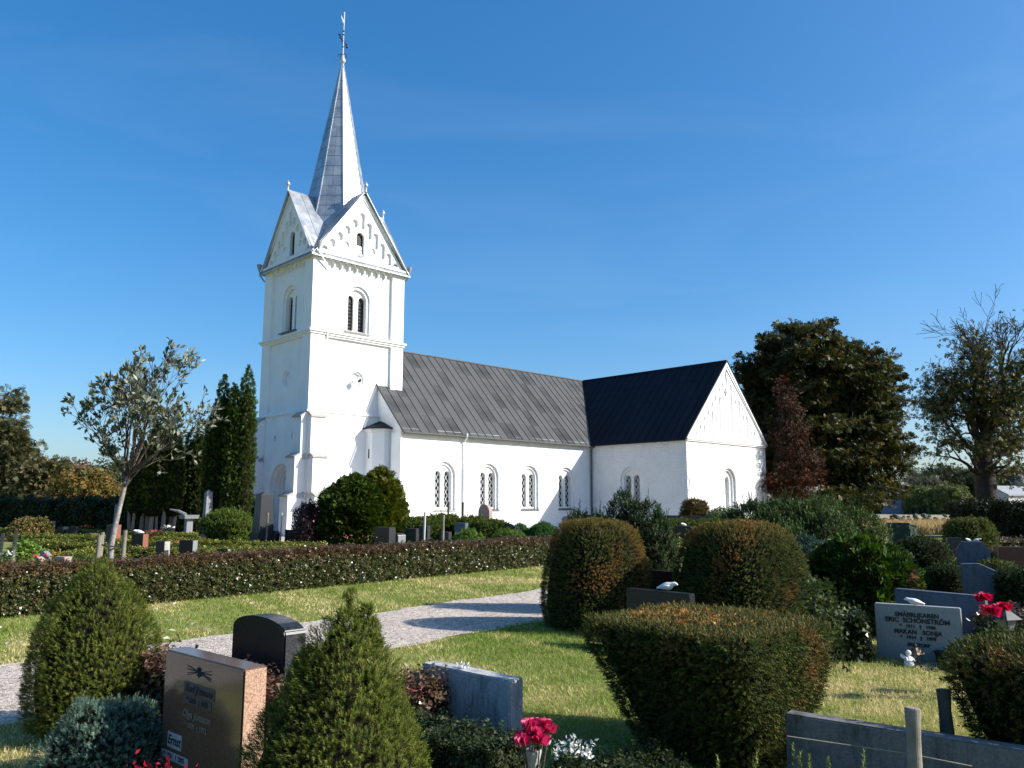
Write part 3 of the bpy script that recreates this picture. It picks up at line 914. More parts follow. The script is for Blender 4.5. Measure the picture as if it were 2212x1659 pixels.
# gable with blind niches climbing the slope
bb = B()
gz = 5.52
G0 = [(UT, gz), (UT + WT, gz), (UT + WT, ZE - .02), (UC, ZR - .05), (UT, ZE - .02)]
nl = []
NB = .26
for (x, zb, zt) in [(24.86, 9.10, 9.80), (25.42, 5.84, 9.32), (26.39, 5.84, 8.37), (27.33, 5.84, 7.40), (23.96, 5.84, 8.37), (23.02, 5.84, 7.38), (22.07, 5.84, 6.42), (28.25, 5.84, 6.42)]:
    nl.append((arch(x, zb, zt, .26), NB, [], True))
for (x, zt) in [(24.42, 9.35), (23.47, 8.38), (22.54, 7.38), (21.58, 6.44), (25.92, 8.35), (26.86, 7.39), (27.80, 6.42)]:
    nl.append((arch(x, zt - .33, zt, .22), NB, [], True))
for (x, zb, zt) in [(24.74, 6.0, 7.52), (23.50, 5.96, 6.97), (25.97, 6.0, 7.0)]:
    nl.append((rect(x - .06, x + .06, zb, zt), .22, [], True))
for (x, z, s) in [(24.08, 9.12, -1), (23.15, 8.10, -1), (22.20, 7.14, -1), (21.25, 6.20, -1), (25.77, 9.06, 1), (26.72, 8.12, 1), (27.66, 7.12, 1)]:
    nl.append(([(x, z), (x, z - .42), (x + s * .27, z - .42)], .20, [], True))
wall(bb, south(-VT - .03), G0, nl)
gable = bb.done('transept_gable', M['plaster'], church)
for k, (za, zb, o) in enumerate(((5.36, 5.44, .06), (5.443, 5.52, .12))):
    bb = B(); bb.box(UT - .04, UT + WT + .04, -VT - .03 - o, -VT + .1, za, zb); bb.done('gable_string_course', M['trim'], gable)
for sgn in (-1, 1):
    for (i0, i1, dd) in ((0, .16, .12), (.163, .30, .07)):
        bb = B(); e0 = (UC + sgn * (hw + .05), ZE - .02); ap = (UC, ZR - .02)
        k = math.hypot(ap[0] - e0[0], ap[1] - e0[1]) / abs(ap[0] - e0[0])
        q = [(e0[0], e0[1] - i0 * k), (ap[0], ap[1] - i0 * k), (ap[0], ap[1] - i1 * k), (e0[0], e0[1] - i1 * k)]
        q = [(x, max(z, 5.525)) for x, z in q]
        bb.prism(q, lambda s, z: (s, -VT - .03 - dd, z), lambda s, z: (s, -VT, z)); bb.done('raked_moulding', M['trim'], gable)
bb = B(); bb.box(24.69, 24.77, -VT - .075, -VT - .034, 8.50, 8.98); bb.box(24.52, 24.94, -VT - .085, -VT - .076, 8.70, 8.84); bb.done('gable_cross', M['cap'], gable)

def text(body, size, parent, mat, loc, rot, extrude=.004, offset=0., align='CENTER', shear=0., spacing=1., name='lettering'):
    cu = bpy.data.curves.new(name, 'FONT'); cu.body = body; cu.size = size; cu.extrude = extrude; cu.offset = offset
    cu.align_x = align; cu.align_y = 'CENTER'; cu.shear = shear; cu.space_character = spacing; cu.resolution_u = 3
    o = bpy.data.objects.new(name, cu); COL.objects.link(o)
    me = bpy.data.meshes.new_from_object(o.evaluated_get(bpy.context.evaluated_depsgraph_get()))
    bpy.data.objects.remove(o); bpy.data.curves.remove(cu)
    me.materials.clear()
    r = link(name, me, mat, parent, loc)
    r.rotation_euler = rot
    return r
text('1 8 5 4', .52, gable, M['cap'], (24.74, -VT - .036, 8.36), (PI/2, 0, 0), .006, -.004, name='year_numerals')
bb = B(); bb.tube([(24.80 + .03 * math.sin(t * 5), -VT - .06, 10.2 - .45 * t) for t in np.linspace(0, 1, 8)], .02, 6); bb.done('wall_anchor', M['iron'], gable)

# ---------------------------------------------------------------- stair turret in the corner of tower and nave
bb = B()
q = [(3.55, 0.05), (3.55, -.62), (3.98, -1.12), (4.75, -1.12), (4.75, .05)]
bb.prism(q[::-1], lambda x, y: (x, y, -.1), lambda x, y: (x, y, 5.55))
turret = bb.done('stair_turret', M['plaster'], church)
for (o, za, zb) in ((.06, 5.38, 5.48), (.14, 5.483, 5.60)):
    bb = B(); q2 = [(3.55 - o, .05), (3.55 - o, -.62 - o * .5), (3.98 - o * .5, -1.12 - o), (4.75, -1.12 - o), (4.75, .05)]
    bb.prism(q2[::-1], lambda x, y: (x, y, za), lambda x, y: (x, y, zb)); bb.done('turret_cornice', M['trim'], turret)
bb = B(); o = .22
V = [(3.55 - o, .03, 5.62), (3.55 - o, -.70, 5.62), (3.92, -1.12 - o, 5.62), (4.75, -1.12 - o, 5.62), (4.75, .03, 5.62), (4.70, -.02, 6.20)]
V2 = [(x, y, z - .05) for x, y, z in V[:5]]
bb.faces(V + V2, [(0, 1, 5), (1, 2, 5), (2, 3, 5), (3, 4, 5), (4, 0, 5), (6, 7, 1, 0), (7, 8, 2, 1), (8, 9, 3, 2), (9, 10, 4, 3), (10, 9, 8, 7, 6)])
bb.done('turret_roof', M['roof_dark'], turret)
bb = B(); bb.box(3.54, 3.56, -.40, -.30, 4.0, 4.5); bb.done('slit_window', M['glass'], turret)
bb = B()
bb.box(UN - .09, UN - .004, -NS - .08, -NS + .75, 0, ZE - .30)
bb.done('corner_pilaster', M['plaster'], nave)

# ================================================================== foliage tools
def nrm(a): return a / (np.linalg.norm(a, axis=-1, keepdims=True) + 1e-12)
def fbm(P, f=1.0, seed=0):
    """cheap smooth noise in -1..1"""
    r = np.random.default_rng(seed + 77); P = np.asarray(P, float); o = np.zeros(len(P)); amp = 1.; tot = 0
    for k in range(4):
        K = r.normal(0, 1, (3, 3)) * f * (1.9 ** k); ph = r.uniform(0, 6.28, 3)
        o += amp * np.sin(P @ K[0] + ph[0] + 1.3 * np.sin(P @ K[1] + ph[1])) ; tot += amp; amp *= .55
    return o / tot

def tri_leaf(L=1., w=.35, fold=.12, at_=(0, 0, 0), d=(0, 0, 1), side=(1, 0, 0)):
    """one pointed leaf of four triangles folded along the midrib"""
    d = nrm(np.array(d, float)); s = nrm(np.array(side, float) - d * np.dot(side, d)); n = np.cross(d, s); a = np.array(at_, float)
    V = [a, a + d * L * .45 + s * w * .5 * L + n * fold * L, a + d * L, a + d * L * .45 - s * w * .5 * L + n * fold * L, a + d * L * .5]
    return np.array(V), np.array([(0, 1, 4), (4, 1, 2), (0, 4, 3), (4, 2, 3)])

def flat_leaf(L=1., w=.4, at_=(0, 0, 0), d=(0, 0, 1), side=(1, 0, 0)):
    d = nrm(np.array(d, float)); s = nrm(np.array(side, float) - d * np.dot(side, d)); a = np.array(at_, float); n = np.cross(d, s)
    V = [a, a + d * L * .80 + s * w * L * .62, a + d * L * .92 - s * w * L * .58 + n * .1 * L]      # one blunt triangle: cheap, enough at leaf size
    return np.array(V), np.array([(0, 1, 2)])

def joinT(parts):
    V, F, T, n = [], [], [], 0
    for v, f, tone in parts:
        V.append(v); F.append(f + n); T.append(np.full(len(f), tone)); n += len(v)
    return np.concatenate(V), np.concatenate(F), np.concatenate(T)

def t_needles(nn=12, nl=.4, nw=.10, seed=0, spread=.9, tip=True):
    """shoot with needles, growing along +z, one unit long"""
    r = np.random.default_rng(seed); ps = []
    for i in range(nn):
        z = .08 + .92 * i / nn; a = i * 2.4 + r.normal(0, .3)
        o = np.array([math.cos(a), math.sin(a), 0]); up = .45 + .75 * z
        d = nrm(o * spread + np.array([0, 0, up])); s = nrm(np.cross(d, [0, 0, 1]))
        a0 = np.array([0, 0, z * .85]); l = nl * (1.05 - .35 * z)
        V = np.array([a0 - s * nw * .5, a0 + s * nw * .5, a0 + d * l])
        ps.append((V, np.array([(0, 1, 2)]), .8 + .45 * z))
    return joinT(ps)

def t_spray(nn=9, seed=0):
    """flat fan of scale leaves (thuja)"""
    r = np.random.default_rng(seed); ps = []
    for i in range(nn):
        t = i / (nn - 1); a = (t - .5) * 1.9; L = .95 - .35 * abs(t - .5) * 2
        base = np.array([0, 0, .15 * (1 - abs(t - .5))]); d = np.array([math.sin(a), r.normal(0, .12), math.cos(a)])
        v, f = flat_leaf(L * .8, .22, base, d, (math.cos(a), 0, -math.sin(a)))
        ps.append((v, f, r.uniform(.75, 1.25)))
    return joinT(ps)

def t_twig(nl=6, L=.42, w=.5, seed=0, droop=0.):
    """twig with small leaves on both sides"""
    r = np.random.default_rng(seed); ps = []
    for i in range(nl):
        z = .1 + .8 * i / nl; a = i * 2.4 + r.normal(0, .4)
        d = nrm(np.array([math.cos(a), math.sin(a), .5 - droop])); s = nrm(np.cross(d, [0, 0, 1]) + r.normal(0, .3, 3))
        v, f = flat_leaf(L, w, (0, 0, z), d, s); ps.append((v, f, r.uniform(.75, 1.25)))
    return joinT(ps)

def t_fan(seed=0):
    """horse-chestnut leaf: five to seven leaflets in a fan"""
    r = np.random.default_rng(seed); ps = []
    for k in range(5):
        a = -1.35 + 2.7 * k / 4
        d = np.array([math.sin(a), -.25 + r.normal(0, .1), math.cos(a) * .9]); L = .95 - .3 * abs(a) / 1.35
        v, f = flat_leaf(L, .36, (0, 0, 0), d, (math.cos(a), 0, -math.sin(a))); ps.append((v, f, r.uniform(.8, 1.2)))
    return joinT(ps)

def scatter(T, pos, zd, scale, col, rng, jitter=.25, roll=None):
    V, F, tone = T
    n = len(pos); pos = np.asarray(pos, float)
    zd = nrm(np.asarray(zd, float) + rng.normal(0, jitter, (n, 3)))
    ref = np.where(np.abs(zd[:, 2:3]) < .92, np.array([[0, 0, 1.]]), np.array([[1., 0, 0]]))
    x = nrm(np.cross(ref, zd)); y = np.cross(zd, x)
    a = rng.uniform(0, 2 * PI, n) if roll is None else roll
    X = x * np.cos(a)[:, None] + y * np.sin(a)[:, None]; Y = np.cross(zd, X)
    sc = np.broadcast_to(np.asarray(scale, float), (n,))[:, None, None]
    P = pos[:, None] + sc * (V[None, :, 0:1] * X[:, None] + V[None, :, 1:2] * Y[:, None] + V[None, :, 2:3] * zd[:, None])
    k = len(V)
    Fa = F[None] + (np.arange(n) * k)[:, None, None]
    C = np.clip(np.asarray(col)[:, None] * tone[None, :, None], 0, 1)
    return P.reshape(-1, 3), Fa.reshape(-1, 3), C.reshape(-1, 3)

def pal(rng, n, cols, w=None, jit=.22):
    cols = np.array(cols, float); i = rng.choice(len(cols), n, p=w)
    return np.clip(cols[i] * rng.normal(1, jit, (n, 1)), .002, 1)

def blend(a, b, f): f = np.clip(np.asarray(f), 0, 1)[:, None]; return a * (1 - f) + b * f

def supr(th, n): return (np.abs(np.cos(th)) ** n + np.abs(np.sin(th)) ** n) ** (-1 / n)

def rev_sample(prof, n, rng, sq=2., rot=0., lump=0., lf=4., seed=0):
    """random spots on a turned (or squared) body; returns positions and outward normals"""
    prof = np.array(prof, float); d = np.diff(prof, axis=0); L = np.hypot(d[:, 0], d[:, 1]); rm = (prof[:-1, 0] + prof[1:, 0]) / 2 + .01
    w = L * rm; seg = rng.choice(len(L), n, p=w / w.sum()); t = rng.uniform(0, 1, n)
    r = prof[seg, 0] + d[seg, 0] * t; z = prof[seg, 1] + d[seg, 1] * t
    th = rng.uniform(0, 2 * PI, n); k = supr(th, sq)
    g = np.stack([np.sign(np.cos(th)) * np.abs(np.cos(th)) ** (sq - 1), np.sign(np.sin(th)) * np.abs(np.sin(th)) ** (sq - 1)], 1); g = nrm(g)
    nr, nz = d[seg, 1] / L[seg], -d[seg, 0] / L[seg]
    sgn = np.where(nr * 1 + nz * .5 < -.0001, -1, 1)
    nr, nz = nr * sgn, nz * sgn
    P = np.stack([r * k * np.cos(th), r * k * np.sin(th), z], 1); Nn = np.stack([g[:, 0] * nr, g[:, 1] * nr, nz], 1)
    c, s = math.cos(rot), math.sin(rot); R = np.array([[c, -s, 0], [s, c, 0], [0, 0, 1]])
    P, Nn = P @ R.T, nrm(Nn @ R.T)
    if lump: P = P + Nn * (fbm(P, lf, seed) * lump)[:, None]
    return P, Nn

def rev_core(name, prof, sq, rot, shrink, parent, mat=None):
    bb = B(); n = 28
    c = np.mean([p[1] for p in prof])
    V = []
    pr = [(max(r * shrink, .001), z if z < .03 else z * (1 - (1 - shrink) * .7)) for r, z in prof]
    for r, z in pr:
        for k in range(n):
            th = 2 * PI * k / n; q = r * supr(np.array(th), sq); V.append((q * math.cos(th + rot), q * math.sin(th + rot), z))
    bb.faces(V, [(i*n+k, i*n+(k+1) % n, (i+1)*n+(k+1) % n, (i+1)*n+k) for i in range(len(pr)-1) for k in range(n)])
    return bb.done(name, mat or M['core'], parent, smooth=True)

TN = [t_needles(8, .44, .15, i) for i in range(2)]
TNF = [t_needles(13, .48, .095, i, 1.15) for i in range(2)]
TSP = [t_spray(6, i) for i in range(2)]
TTW = [t_twig(5, .48, .58, i) for i in range(2)]
TFAN = [t_fan(i) for i in range(2)]
TL1 = (*tri_leaf(1., .5, .10), np.ones(4))
TL2 = (*flat_leaf(1., .55), np.ones(1))
TLN = (*tri_leaf(1., .38, .08), np.ones(4))

def shrub(name, label, cat, loc, prof, T, n, size, cols, w=None, sq=2., rot=0., lump=.03, lf=5., up=.3, jit=.3, seed=0, mat='needle', shrink=.93,
          group=None, colf=None, depth=.05, cjit=.22, stem=True, part='foliage', lean=(0, 0)):
    """clipped or rounded shrub: dense shoots over a dark twiggy interior"""
    rng = np.random.default_rng(seed); n = int(n * .86); size = size * 1.07
    t = thing(name, label, cat, loc, 0, group)
    co_ = rev_core('inner_twigs', prof, sq, rot, shrink, t); zm = prof[-1][1]
    if lean[0] or lean[1]:
        for v in co_.data.vertices: v.co.x += lean[0] * (1 - v.co.z / zm); v.co.y += lean[1] * (1 - v.co.z / zm)
    P, Nn = rev_sample(prof, n, rng, sq, rot, lump, lf, seed)
    P = P - Nn * rng.uniform(0, depth, (n, 1))
    P[:, 0] += lean[0] * (1 - P[:, 2] / zm); P[:, 1] += lean[1] * (1 - P[:, 2] / zm)
    P[:, 2] = np.maximum(P[:, 2], .01)
    C = pal(rng, n, cols, w, cjit)
    if colf is not None: C = colf(P, Nn, C, rng)
    h = n // 2
    zd = Nn + np.array([0, 0, up])
    parts = []
    for k, sl_ in enumerate((slice(0, h), slice(h, n))):
        m_ = len(P[sl_]); sc = size * rng.uniform(.6, 1.25, m_) * np.where(rng.uniform(0, 1, m_) < .02, 1.5, 1.)
        parts.append(scatter(T[k % len(T)], P[sl_], zd[sl_], sc, C[sl_], rng, jit))
    link(part, arr_mesh(part, parts), M[mat], t)
    if stem:
        bb = B(); bb.tube([(0, 0, -.02), (0.02, .01, prof[-1][1] * .5)], [.05, .03], 7); bb.done('stem', M['bark'], t)
    return t

def yew_patches(seed, amt=.5, c=(.17, .075, .022)):
    c = np.array(c)
    def f(P, Nn, C, rng):
        q = fbm(P, 3.2, seed) + .25 * fbm(P, 11, seed + 1) + .35 * (P[:, 2] / P[:, 2].max() - .6)
        m = np.clip((q - .42 + amt * .5) * 2.0, 0, 1) * (rng.uniform(0, 1, len(P)) < .8)
        return blend(C, c * rng.normal(1, .25, (len(P), 1)), m)
    return f

# ================================================================== lawn blades
def lawn():
    rng = np.random.default_rng(11)
    parts = []
    def field(poly_test, x0, x1, y0, y1, n, h0, h1, w):
        P = np.stack([rng.uniform(x0, x1, n), rng.uniform(y0, y1, n)], 1)
        d = P[:, 1]
        keep = rng.uniform(0, 1, n) < np.clip(6.5 / np.maximum(d, 3), .0, 1) ** 1.4
        vis = np.abs(P[:, 0]) < d * .70 + .8
        P = P[keep & vis & poly_test(P)]
        m = len(P); P3 = np.concatenate([P, np.zeros((m, 1))], 1)
        far = np.clip(P[:, 1] / 8, .8, 2.3)
        a = rng.uniform(0, 2 * PI, m); hh = rng.uniform(h0, h1, m) * np.clip(far, 1, 1.35); ww = w * far
        sx = np.stack([np.cos(a), np.sin(a), np.zeros(m)], 1) * ww[:, None]
        lean = np.stack([rng.normal(0, .55, m), rng.normal(0, .55, m), np.ones(m)], 1) * hh[:, None]
        V = np.stack([P3 - sx, P3 + sx, P3 + lean], 1).reshape(-1, 3)
        F = np.arange(3 * m).reshape(-1, 3)
        q = fbm(P3, .85, 3) * .75 + fbm(P3, 3.1, 5) * .5 + rng.normal(0, .24, m) - .55 * (fbm(P3, 6.5, 8) > .52)
        G1, G2, D = np.array([.155, .235, .036]), np.array([.33, .35, .09]), np.array([.64, .52, .26])
        C = blend(np.repeat(G1[None], m, 0), G2[None], (q + .55) * 1.1)
        C = blend(C, D[None] * rng.normal(1, .18, (m, 1)), (q + .06) * 1.6)
        parts.append((V, F, np.clip(C * rng.normal(1, .16, (m, 1)), 0, 1)))
    F0 = np.array([.64, 15.83])
    def off(P): return (P - F0) @ PN
    field(lambda P: off(P) < -2.43, -6, 12, 3.0, 16, 700000, .018, .045, .0037)
    field(lambda P: (off(P) > -.02) & (off(P) < 4.0), -12, 6, 7, 24, 520000, .018, .042, .0039)
    # edge tufts hanging over the gravel
    return parts
lp = lawn()
o = link('lawn_grass', arr_mesh('lawn_grass', lp), M['grass'])
tag(o, 'short mown grass, green with straw-dry patches', 'grass', kind='stuff')

# ================================================================== hedges
def hedge(name, label, pts, wid, hgt, n, size, cols, w=None, T=TTW, mat='leaf_gloss', seed=0, top=None, up=.25, group=None, depth=.06, base_gap=0., lump=.04, cat='hedge', rag=.0):
    """clipped hedge along a polyline"""
    rng = np.random.default_rng(seed); pts = np.array(pts, float); n = int(n * .88); size = size * 1.06
    t = thing(name, label, cat, (*pts[0], 0), 0, group)
    pl = pts - pts[0]
    seg = np.diff(pl, axis=0); L = np.linalg.norm(seg, axis=1); cum = np.concatenate([[0], np.cumsum(L)])
    def along(s):
        i = np.clip(np.searchsorted(cum, s, side='right') - 1, 0, len(L) - 1)
        f = (s - cum[i]) / L[i]; p = pl[i] + seg[i] * f[:, None]; d = seg[i] / L[i][:, None]
        return p, np.stack([-d[:, 1], d[:, 0]], 1)
    # inner core
    ss = np.linspace(0, cum[-1], max(2, int(cum[-1] / .5) + 2)); p, nn_ = along(ss)
    bb = B(); k = .84; V = []
    for q, m in zip(p, nn_):
        for (o_, z) in ((-1, .0), (-1, .90), (1, .90), (1, .0)): V.append((*(q + m * o_ * wid / 2 * k), z * hgt * 1.0 if z else .0))
    mm = len(p)
    bb.faces(V, [(i*4+a, i*4+(a+1) % 4, (i+1)*4+(a+1) % 4, (i+1)*4+a) for i in range(mm-1) for a in range(3)] + [(0, 1, 2, 3), tuple((mm-1)*4 + a for a in (3, 2, 1, 0))])
    bb.done('inner_twigs', M['core'], t)
    # leaves over sides, top and ends
    per = 2 * hgt + wid
    s = rng.uniform(0, cum[-1], n); q = rng.uniform(0, per, n); p, m = along(s)
    side = np.where(q < hgt, -1, np.where(q > hgt + wid, 1, 0)); z = np.where(side < 0, q, np.where(side > 0, q - hgt - wid, hgt)); o_ = np.where(side == 0, (q - hgt) / wid - .5, side * .5) * wid
    ends = rng.uniform(0, 1, n) < min(.3, wid * hgt * 2 / (cum[-1] * per))
    s2 = np.where(rng.uniform(0, 1, n) < .5, 0., cum[-1]); pe, me_ = along(s2)
    p = np.where(ends[:, None], pe, p); m = np.where(ends[:, None], me_, m)
    o_ = np.where(ends, rng.uniform(-.5, .5, n) * wid, o_); z = np.where(ends, rng.uniform(0, hgt, n), z)
    ed = np.stack([m[:, 1], -m[:, 0]], 1) * np.where(s2 > 0, 1, -1)[:, None]
    nr = np.where(ends[:, None], np.concatenate([ed, np.zeros((n, 1))], 1), np.stack([m[:, 0] * side, m[:, 1] * side, (side == 0) * 1.], 1))
    sag = 1 + .045 * fbm(np.stack([s, s * 0, s * 0], 1), 1.1, seed + 5)
    P = np.concatenate([p + m * o_[:, None], (z * sag)[:, None]], 1)
    # soften the upper edges
    e = np.clip(z / hgt - .8, 0, .2) * 5 * (side != 0); P[:, :2] -= m * (np.sign(o_) * e * .05)[:, None]
    P = P + nr * (fbm(P + np.array([*pts[0], 0]), 2.5, seed) * lump - rng.uniform(0, depth, n))[:, None]
    if rag: P[:, 2] += np.where(side == 0, np.abs(rng.normal(0, rag, n)), 0)
    P[:, 2] = np.maximum(P[:, 2], base_gap + .01)
    C = pal(rng, n, cols, w)
    if top is not None:
        f = np.clip((P[:, 2] / hgt - .80) * 5.5, 0, 1) * (.45 + .5 * rng.uniform(0, 1, n)); C = blend(C, np.array(top)[None] * rng.normal(1, .25, (n, 1)), f)
    h = n // 2
    parts = [scatter(T[i % len(T)], P[sl_], (nr + np.array([0, 0, up]))[sl_], size * rng.uniform(.6, 1.3, len(P[sl_])), C[sl_], rng, .5) for i, sl_ in enumerate((slice(0, h), slice(h, n)))]
    link('foliage', arr_mesh('foliage', parts), M[mat], t)
    return t

# ================================================================== trees
def grow(start, dirn, length, radius, levels, rng, kids=(3, 4), shrink=.66, spread=.75, up=.12, wander=.22, segs=5, tropism=None, first=.35):
    """recursive branching; returns tube polylines and twig tips"""
    br, tips = [], []
    def go(p, d, L, r, lev):
        sg = segs if lev > 1 else 3
        pts, rad, dirs = [p], [r], [d]
        for i in range(sg):
            d = nrm(d + rng.normal(0, wander, 3) + np.array([0, 0, up])); p = p + d * L / sg
            pts.append(p); rad.append(r * (1 - .55 * (i + 1) / sg)); dirs.append(d)
        br.append((np.array(pts), np.array(rad), lev))
        if lev == 0:
            tips.append((pts[-1], dirs[-1], np.array(pts))); return
        k = rng.integers(kids[0], kids[1] + 1)
        for j in range(k):
            f = first + (1 - first) * (j + rng.uniform(.2, .9)) / k; i = min(sg, max(1, int(round(f * sg))))
            ax = nrm(np.cross(dirs[i], rng.normal(0, 1, 3))); dd = nrm(dirs[i] + ax * spread * rng.uniform(.7, 1.3))
            go(pts[i], dd, L * shrink * rng.uniform(.75, 1.15), rad[i] * .68, lev - 1)
        go(pts[-1], nrm(dirs[-1]), L * shrink * .8, rad[-1] * .95, lev - 1)
    go(np.array(start, float), nrm(np.array(dirn, float)), length, radius, levels)
    return br, tips

def branches_mesh(name, br, mat, parent, minr=.006, sides=(3, 3, 4, 6, 8, 10)):
    parts = []
    for pts, rad, lev in br:
        V, F = tube_tri(pts, np.maximum(rad, minr), sides[min(lev, len(sides) - 1)]); parts.append((V, F, np.array([.1, .08, .06])))
    return link(name, arr_mesh(name, parts, True), mat, parent)

def ell_points(ells, n, rng, shell=(.55, 1.0)):
    """spots in the outer layers of a group of ellipsoids (no spot deep inside another)"""
    E = np.array(ells, float); vol = E[:, 3] * E[:, 4] * E[:, 5]; i = rng.choice(len(E), n, p=vol ** .8 / (vol ** .8).sum())
    d = nrm(rng.normal(0, 1, (n, 3))); rr = rng.uniform(shell[0] ** 2, shell[1] ** 2, n) ** .5
    P = E[i, :3] + d * rr[:, None] * E[i, 3:]
    dep = np.min([np.linalg.norm((P - e[:3]) / e[3:], axis=1) for e in E], axis=0)
    ok = dep > shell[0] * .8
    Nn = nrm(d / E[i, 3:])
    return P[ok], Nn[ok]

def crown_tree(name, label, loc, trunk, ells, ncl, per, clr, leaf, cols, w=None, T=TFAN, mat='leaf', bark='bark_dark', seed=0, tr=.35, limbs=10, flat=.45, droop=.5, cat='tree', group=None, shell=(.5, 1.), colf=None, jit=.35):
    """tree with trunk, limbs and a crown of leaf clusters filling ellipsoids (all relative to loc)"""
    rng = np.random.default_rng(seed); t = thing(name, label, cat, loc, 0, group)
    br = []
    tp = np.array(trunk, float); br.append((tp, np.linspace(tr, tr * .55, len(tp)), 5))
    cc, cn = ell_points(ells, ncl, rng, shell)
    top = tp[-1]
    sel = rng.choice(len(cc), min(limbs, len(cc)), replace=False)
    for j in sel:
        a = tp[rng.integers(max(1, len(tp) - 3), len(tp))]; e = cc[j] * .92 + a * .08
        mid = (a + e) / 2 + np.array([0, 0, .12 * np.linalg.norm(e - a)]) + rng.normal(0, .08 * np.linalg.norm(e - a), 3)
        s = np.linspace(0, 1, 7)[:, None]; pts = (1-s)**2 * a + 2*s*(1-s) * mid + s**2 * e
        br.append((pts, np.linspace(tr * .40, tr * .05, 7), 3))
        for q in range(4):
            k = rng.integers(2, 6); tgt = cc[np.argmin(np.linalg.norm(cc - pts[k] - rng.normal(0, 1.2, 3), axis=1))]
            br.append((np.array([pts[k], (pts[k] + tgt) / 2 + rng.normal(0, .15, 3), tgt]), np.array([tr * .14, tr * .08, tr * .03]), 1))
    branches_mesh('trunk', br, M[bark], t, .012)
    n = len(cc) * per
    ci = np.repeat(np.arange(len(cc)), per)
    d = nrm(rng.normal(0, 1, (n, 3))) * rng.uniform(.2, 1, (n, 1)) ** .6
    P = cc[ci] + d * np.array([1, 1, flat]) * (clr * rng.uniform(.6, 1.3, len(cc)))[ci][:, None]
    zd = nrm(d * np.array([1, 1, .5]) + cn[ci] * .4 + np.array([0, 0, -droop]))
    ct = rng.normal(1, .16, (len(cc), 1))[ci]
    C = pal(rng, n, cols, w, .16) * ct
    if colf is not None: C = colf(P, cn[ci], C, rng)
    h = n // 2
    parts = [scatter(T[i % len(T)], P[sl_], zd[sl_], leaf * rng.uniform(.6, 1.25, len(P[sl_])), C[sl_], rng, jit) for i, sl_ in enumerate((slice(0, h), slice(h, n)))]
    link('crown', arr_mesh('crown', parts), M[mat], t)
    return t

# ================================================================== long hedge beside the path
COT = [(.026, .038, .009), (.044, .054, .013), (.080, .080, .022), (.12, .10, .035), (.055, .036, .014)]
COTW = [.34, .28, .18, .10, .10]
H0, H1 = np.array([-10.3, 8.3]), np.array([1.75, 22.45])
hd = (H1 - H0) / np.linalg.norm(H1 - H0); hn = np.array([-hd[1], hd[0]])
hedge('cotoneaster_hedge', 'long clipped small-leaved hedge with brownish top running beside the gravel path', [H0 + hn * .38, H1 + hn * .38], .74, .66, 44000, .078, COT, COTW, seed=1,
      top=(.095, .046, .022), rag=.03)

# ================================================================== spruces in the foreground
SPR = [(.070, .090, .013), (.10, .115, .018), (.05, .07, .011), (.14, .145, .028)]
def spruce(name, label, loc, prof, n, size, seed, lean=(0, 0), leaders=()):
    rng = np.random.default_rng(seed)
    t = thing(name, label, 'spruce', loc)
    rev_core('inner_twigs', prof, 2, 0, .86, t)
    P, Nn = rev_sample(prof, n, rng, 2, 0, .05, 7, seed)
    P = P - Nn * (rng.uniform(0, 1, (n, 1)) ** 1.6 * .06)
    P[:, :2] += np.array(lean) * P[:, 2:3] ** 2
    P[:, 2] = np.maximum(P[:, 2], .02)
    for (dx, dy, z0, z1, r) in leaders:
        m = int(900 * r / .07); Q, Nq = rev_sample([(r * .8, z0), (r, z0 + (z1 - z0) * .3), (r * .5, z0 + (z1 - z0) * .75), (.003, z1)], m, rng, 2, 0, .012, 20, seed)
        P = np.concatenate([P, Q + np.array([dx, dy, 0])]); Nn = np.concatenate([Nn, Nq]); n += m
    C = pal(rng, n, SPR, [.35, .3, .2, .15], .18)
    zd = Nn * 1.0 + np.array([0, 0, .55]); h = n // 2
    parts = [scatter(TNF[i], P[s], zd[s], size * rng.uniform(.6, 1.25, len(P[s])), C[s], rng, .28) for i, s in enumerate((slice(0, h), slice(h, n)))]
    link('foliage', arr_mesh('foliage', parts), M['needle'], t)
    bb = B(); bb.tube([(0, 0, -.02), (0, 0, prof[-1][1] * .7)], [.04, .015], 7); bb.done('stem', M['bark'], t)
    return t
pr = [(.05, .02), (.33, .05), (.40, .18), (.435, .36), (.42, .55), (.365, .74), (.285, .92), (.20, 1.06), (.11, 1.16), (.004, 1.215)]
spruce('dwarf_spruce', 'broad cone-shaped dwarf spruce at left behind the blue juniper', gx(192, 6.05), pr, 9500, .044, 21)
pr2 = [(.05, .02), (.34, .05), (.42, .22), (.425, .38), (.40, .52), (.34, .70), (.255, .88), (.165, 1.02), (.075, 1.14), (.035, 1.20), (.004, 1.27)]
spruce('dwarf_spruce', 'cone-shaped dwarf spruce in the centre foreground beside the brown gravestone', gx(716, 3.75), pr2, 11500, .038, 22, (.03, 0), ((.115, .02, .95, 1.17, .06), (-.13, -.03, .80, 1.0, .07), (.17, -.08, .66, .88, .07)))
# second leader on its right shoulder
P_ = gx(716, 3.75)

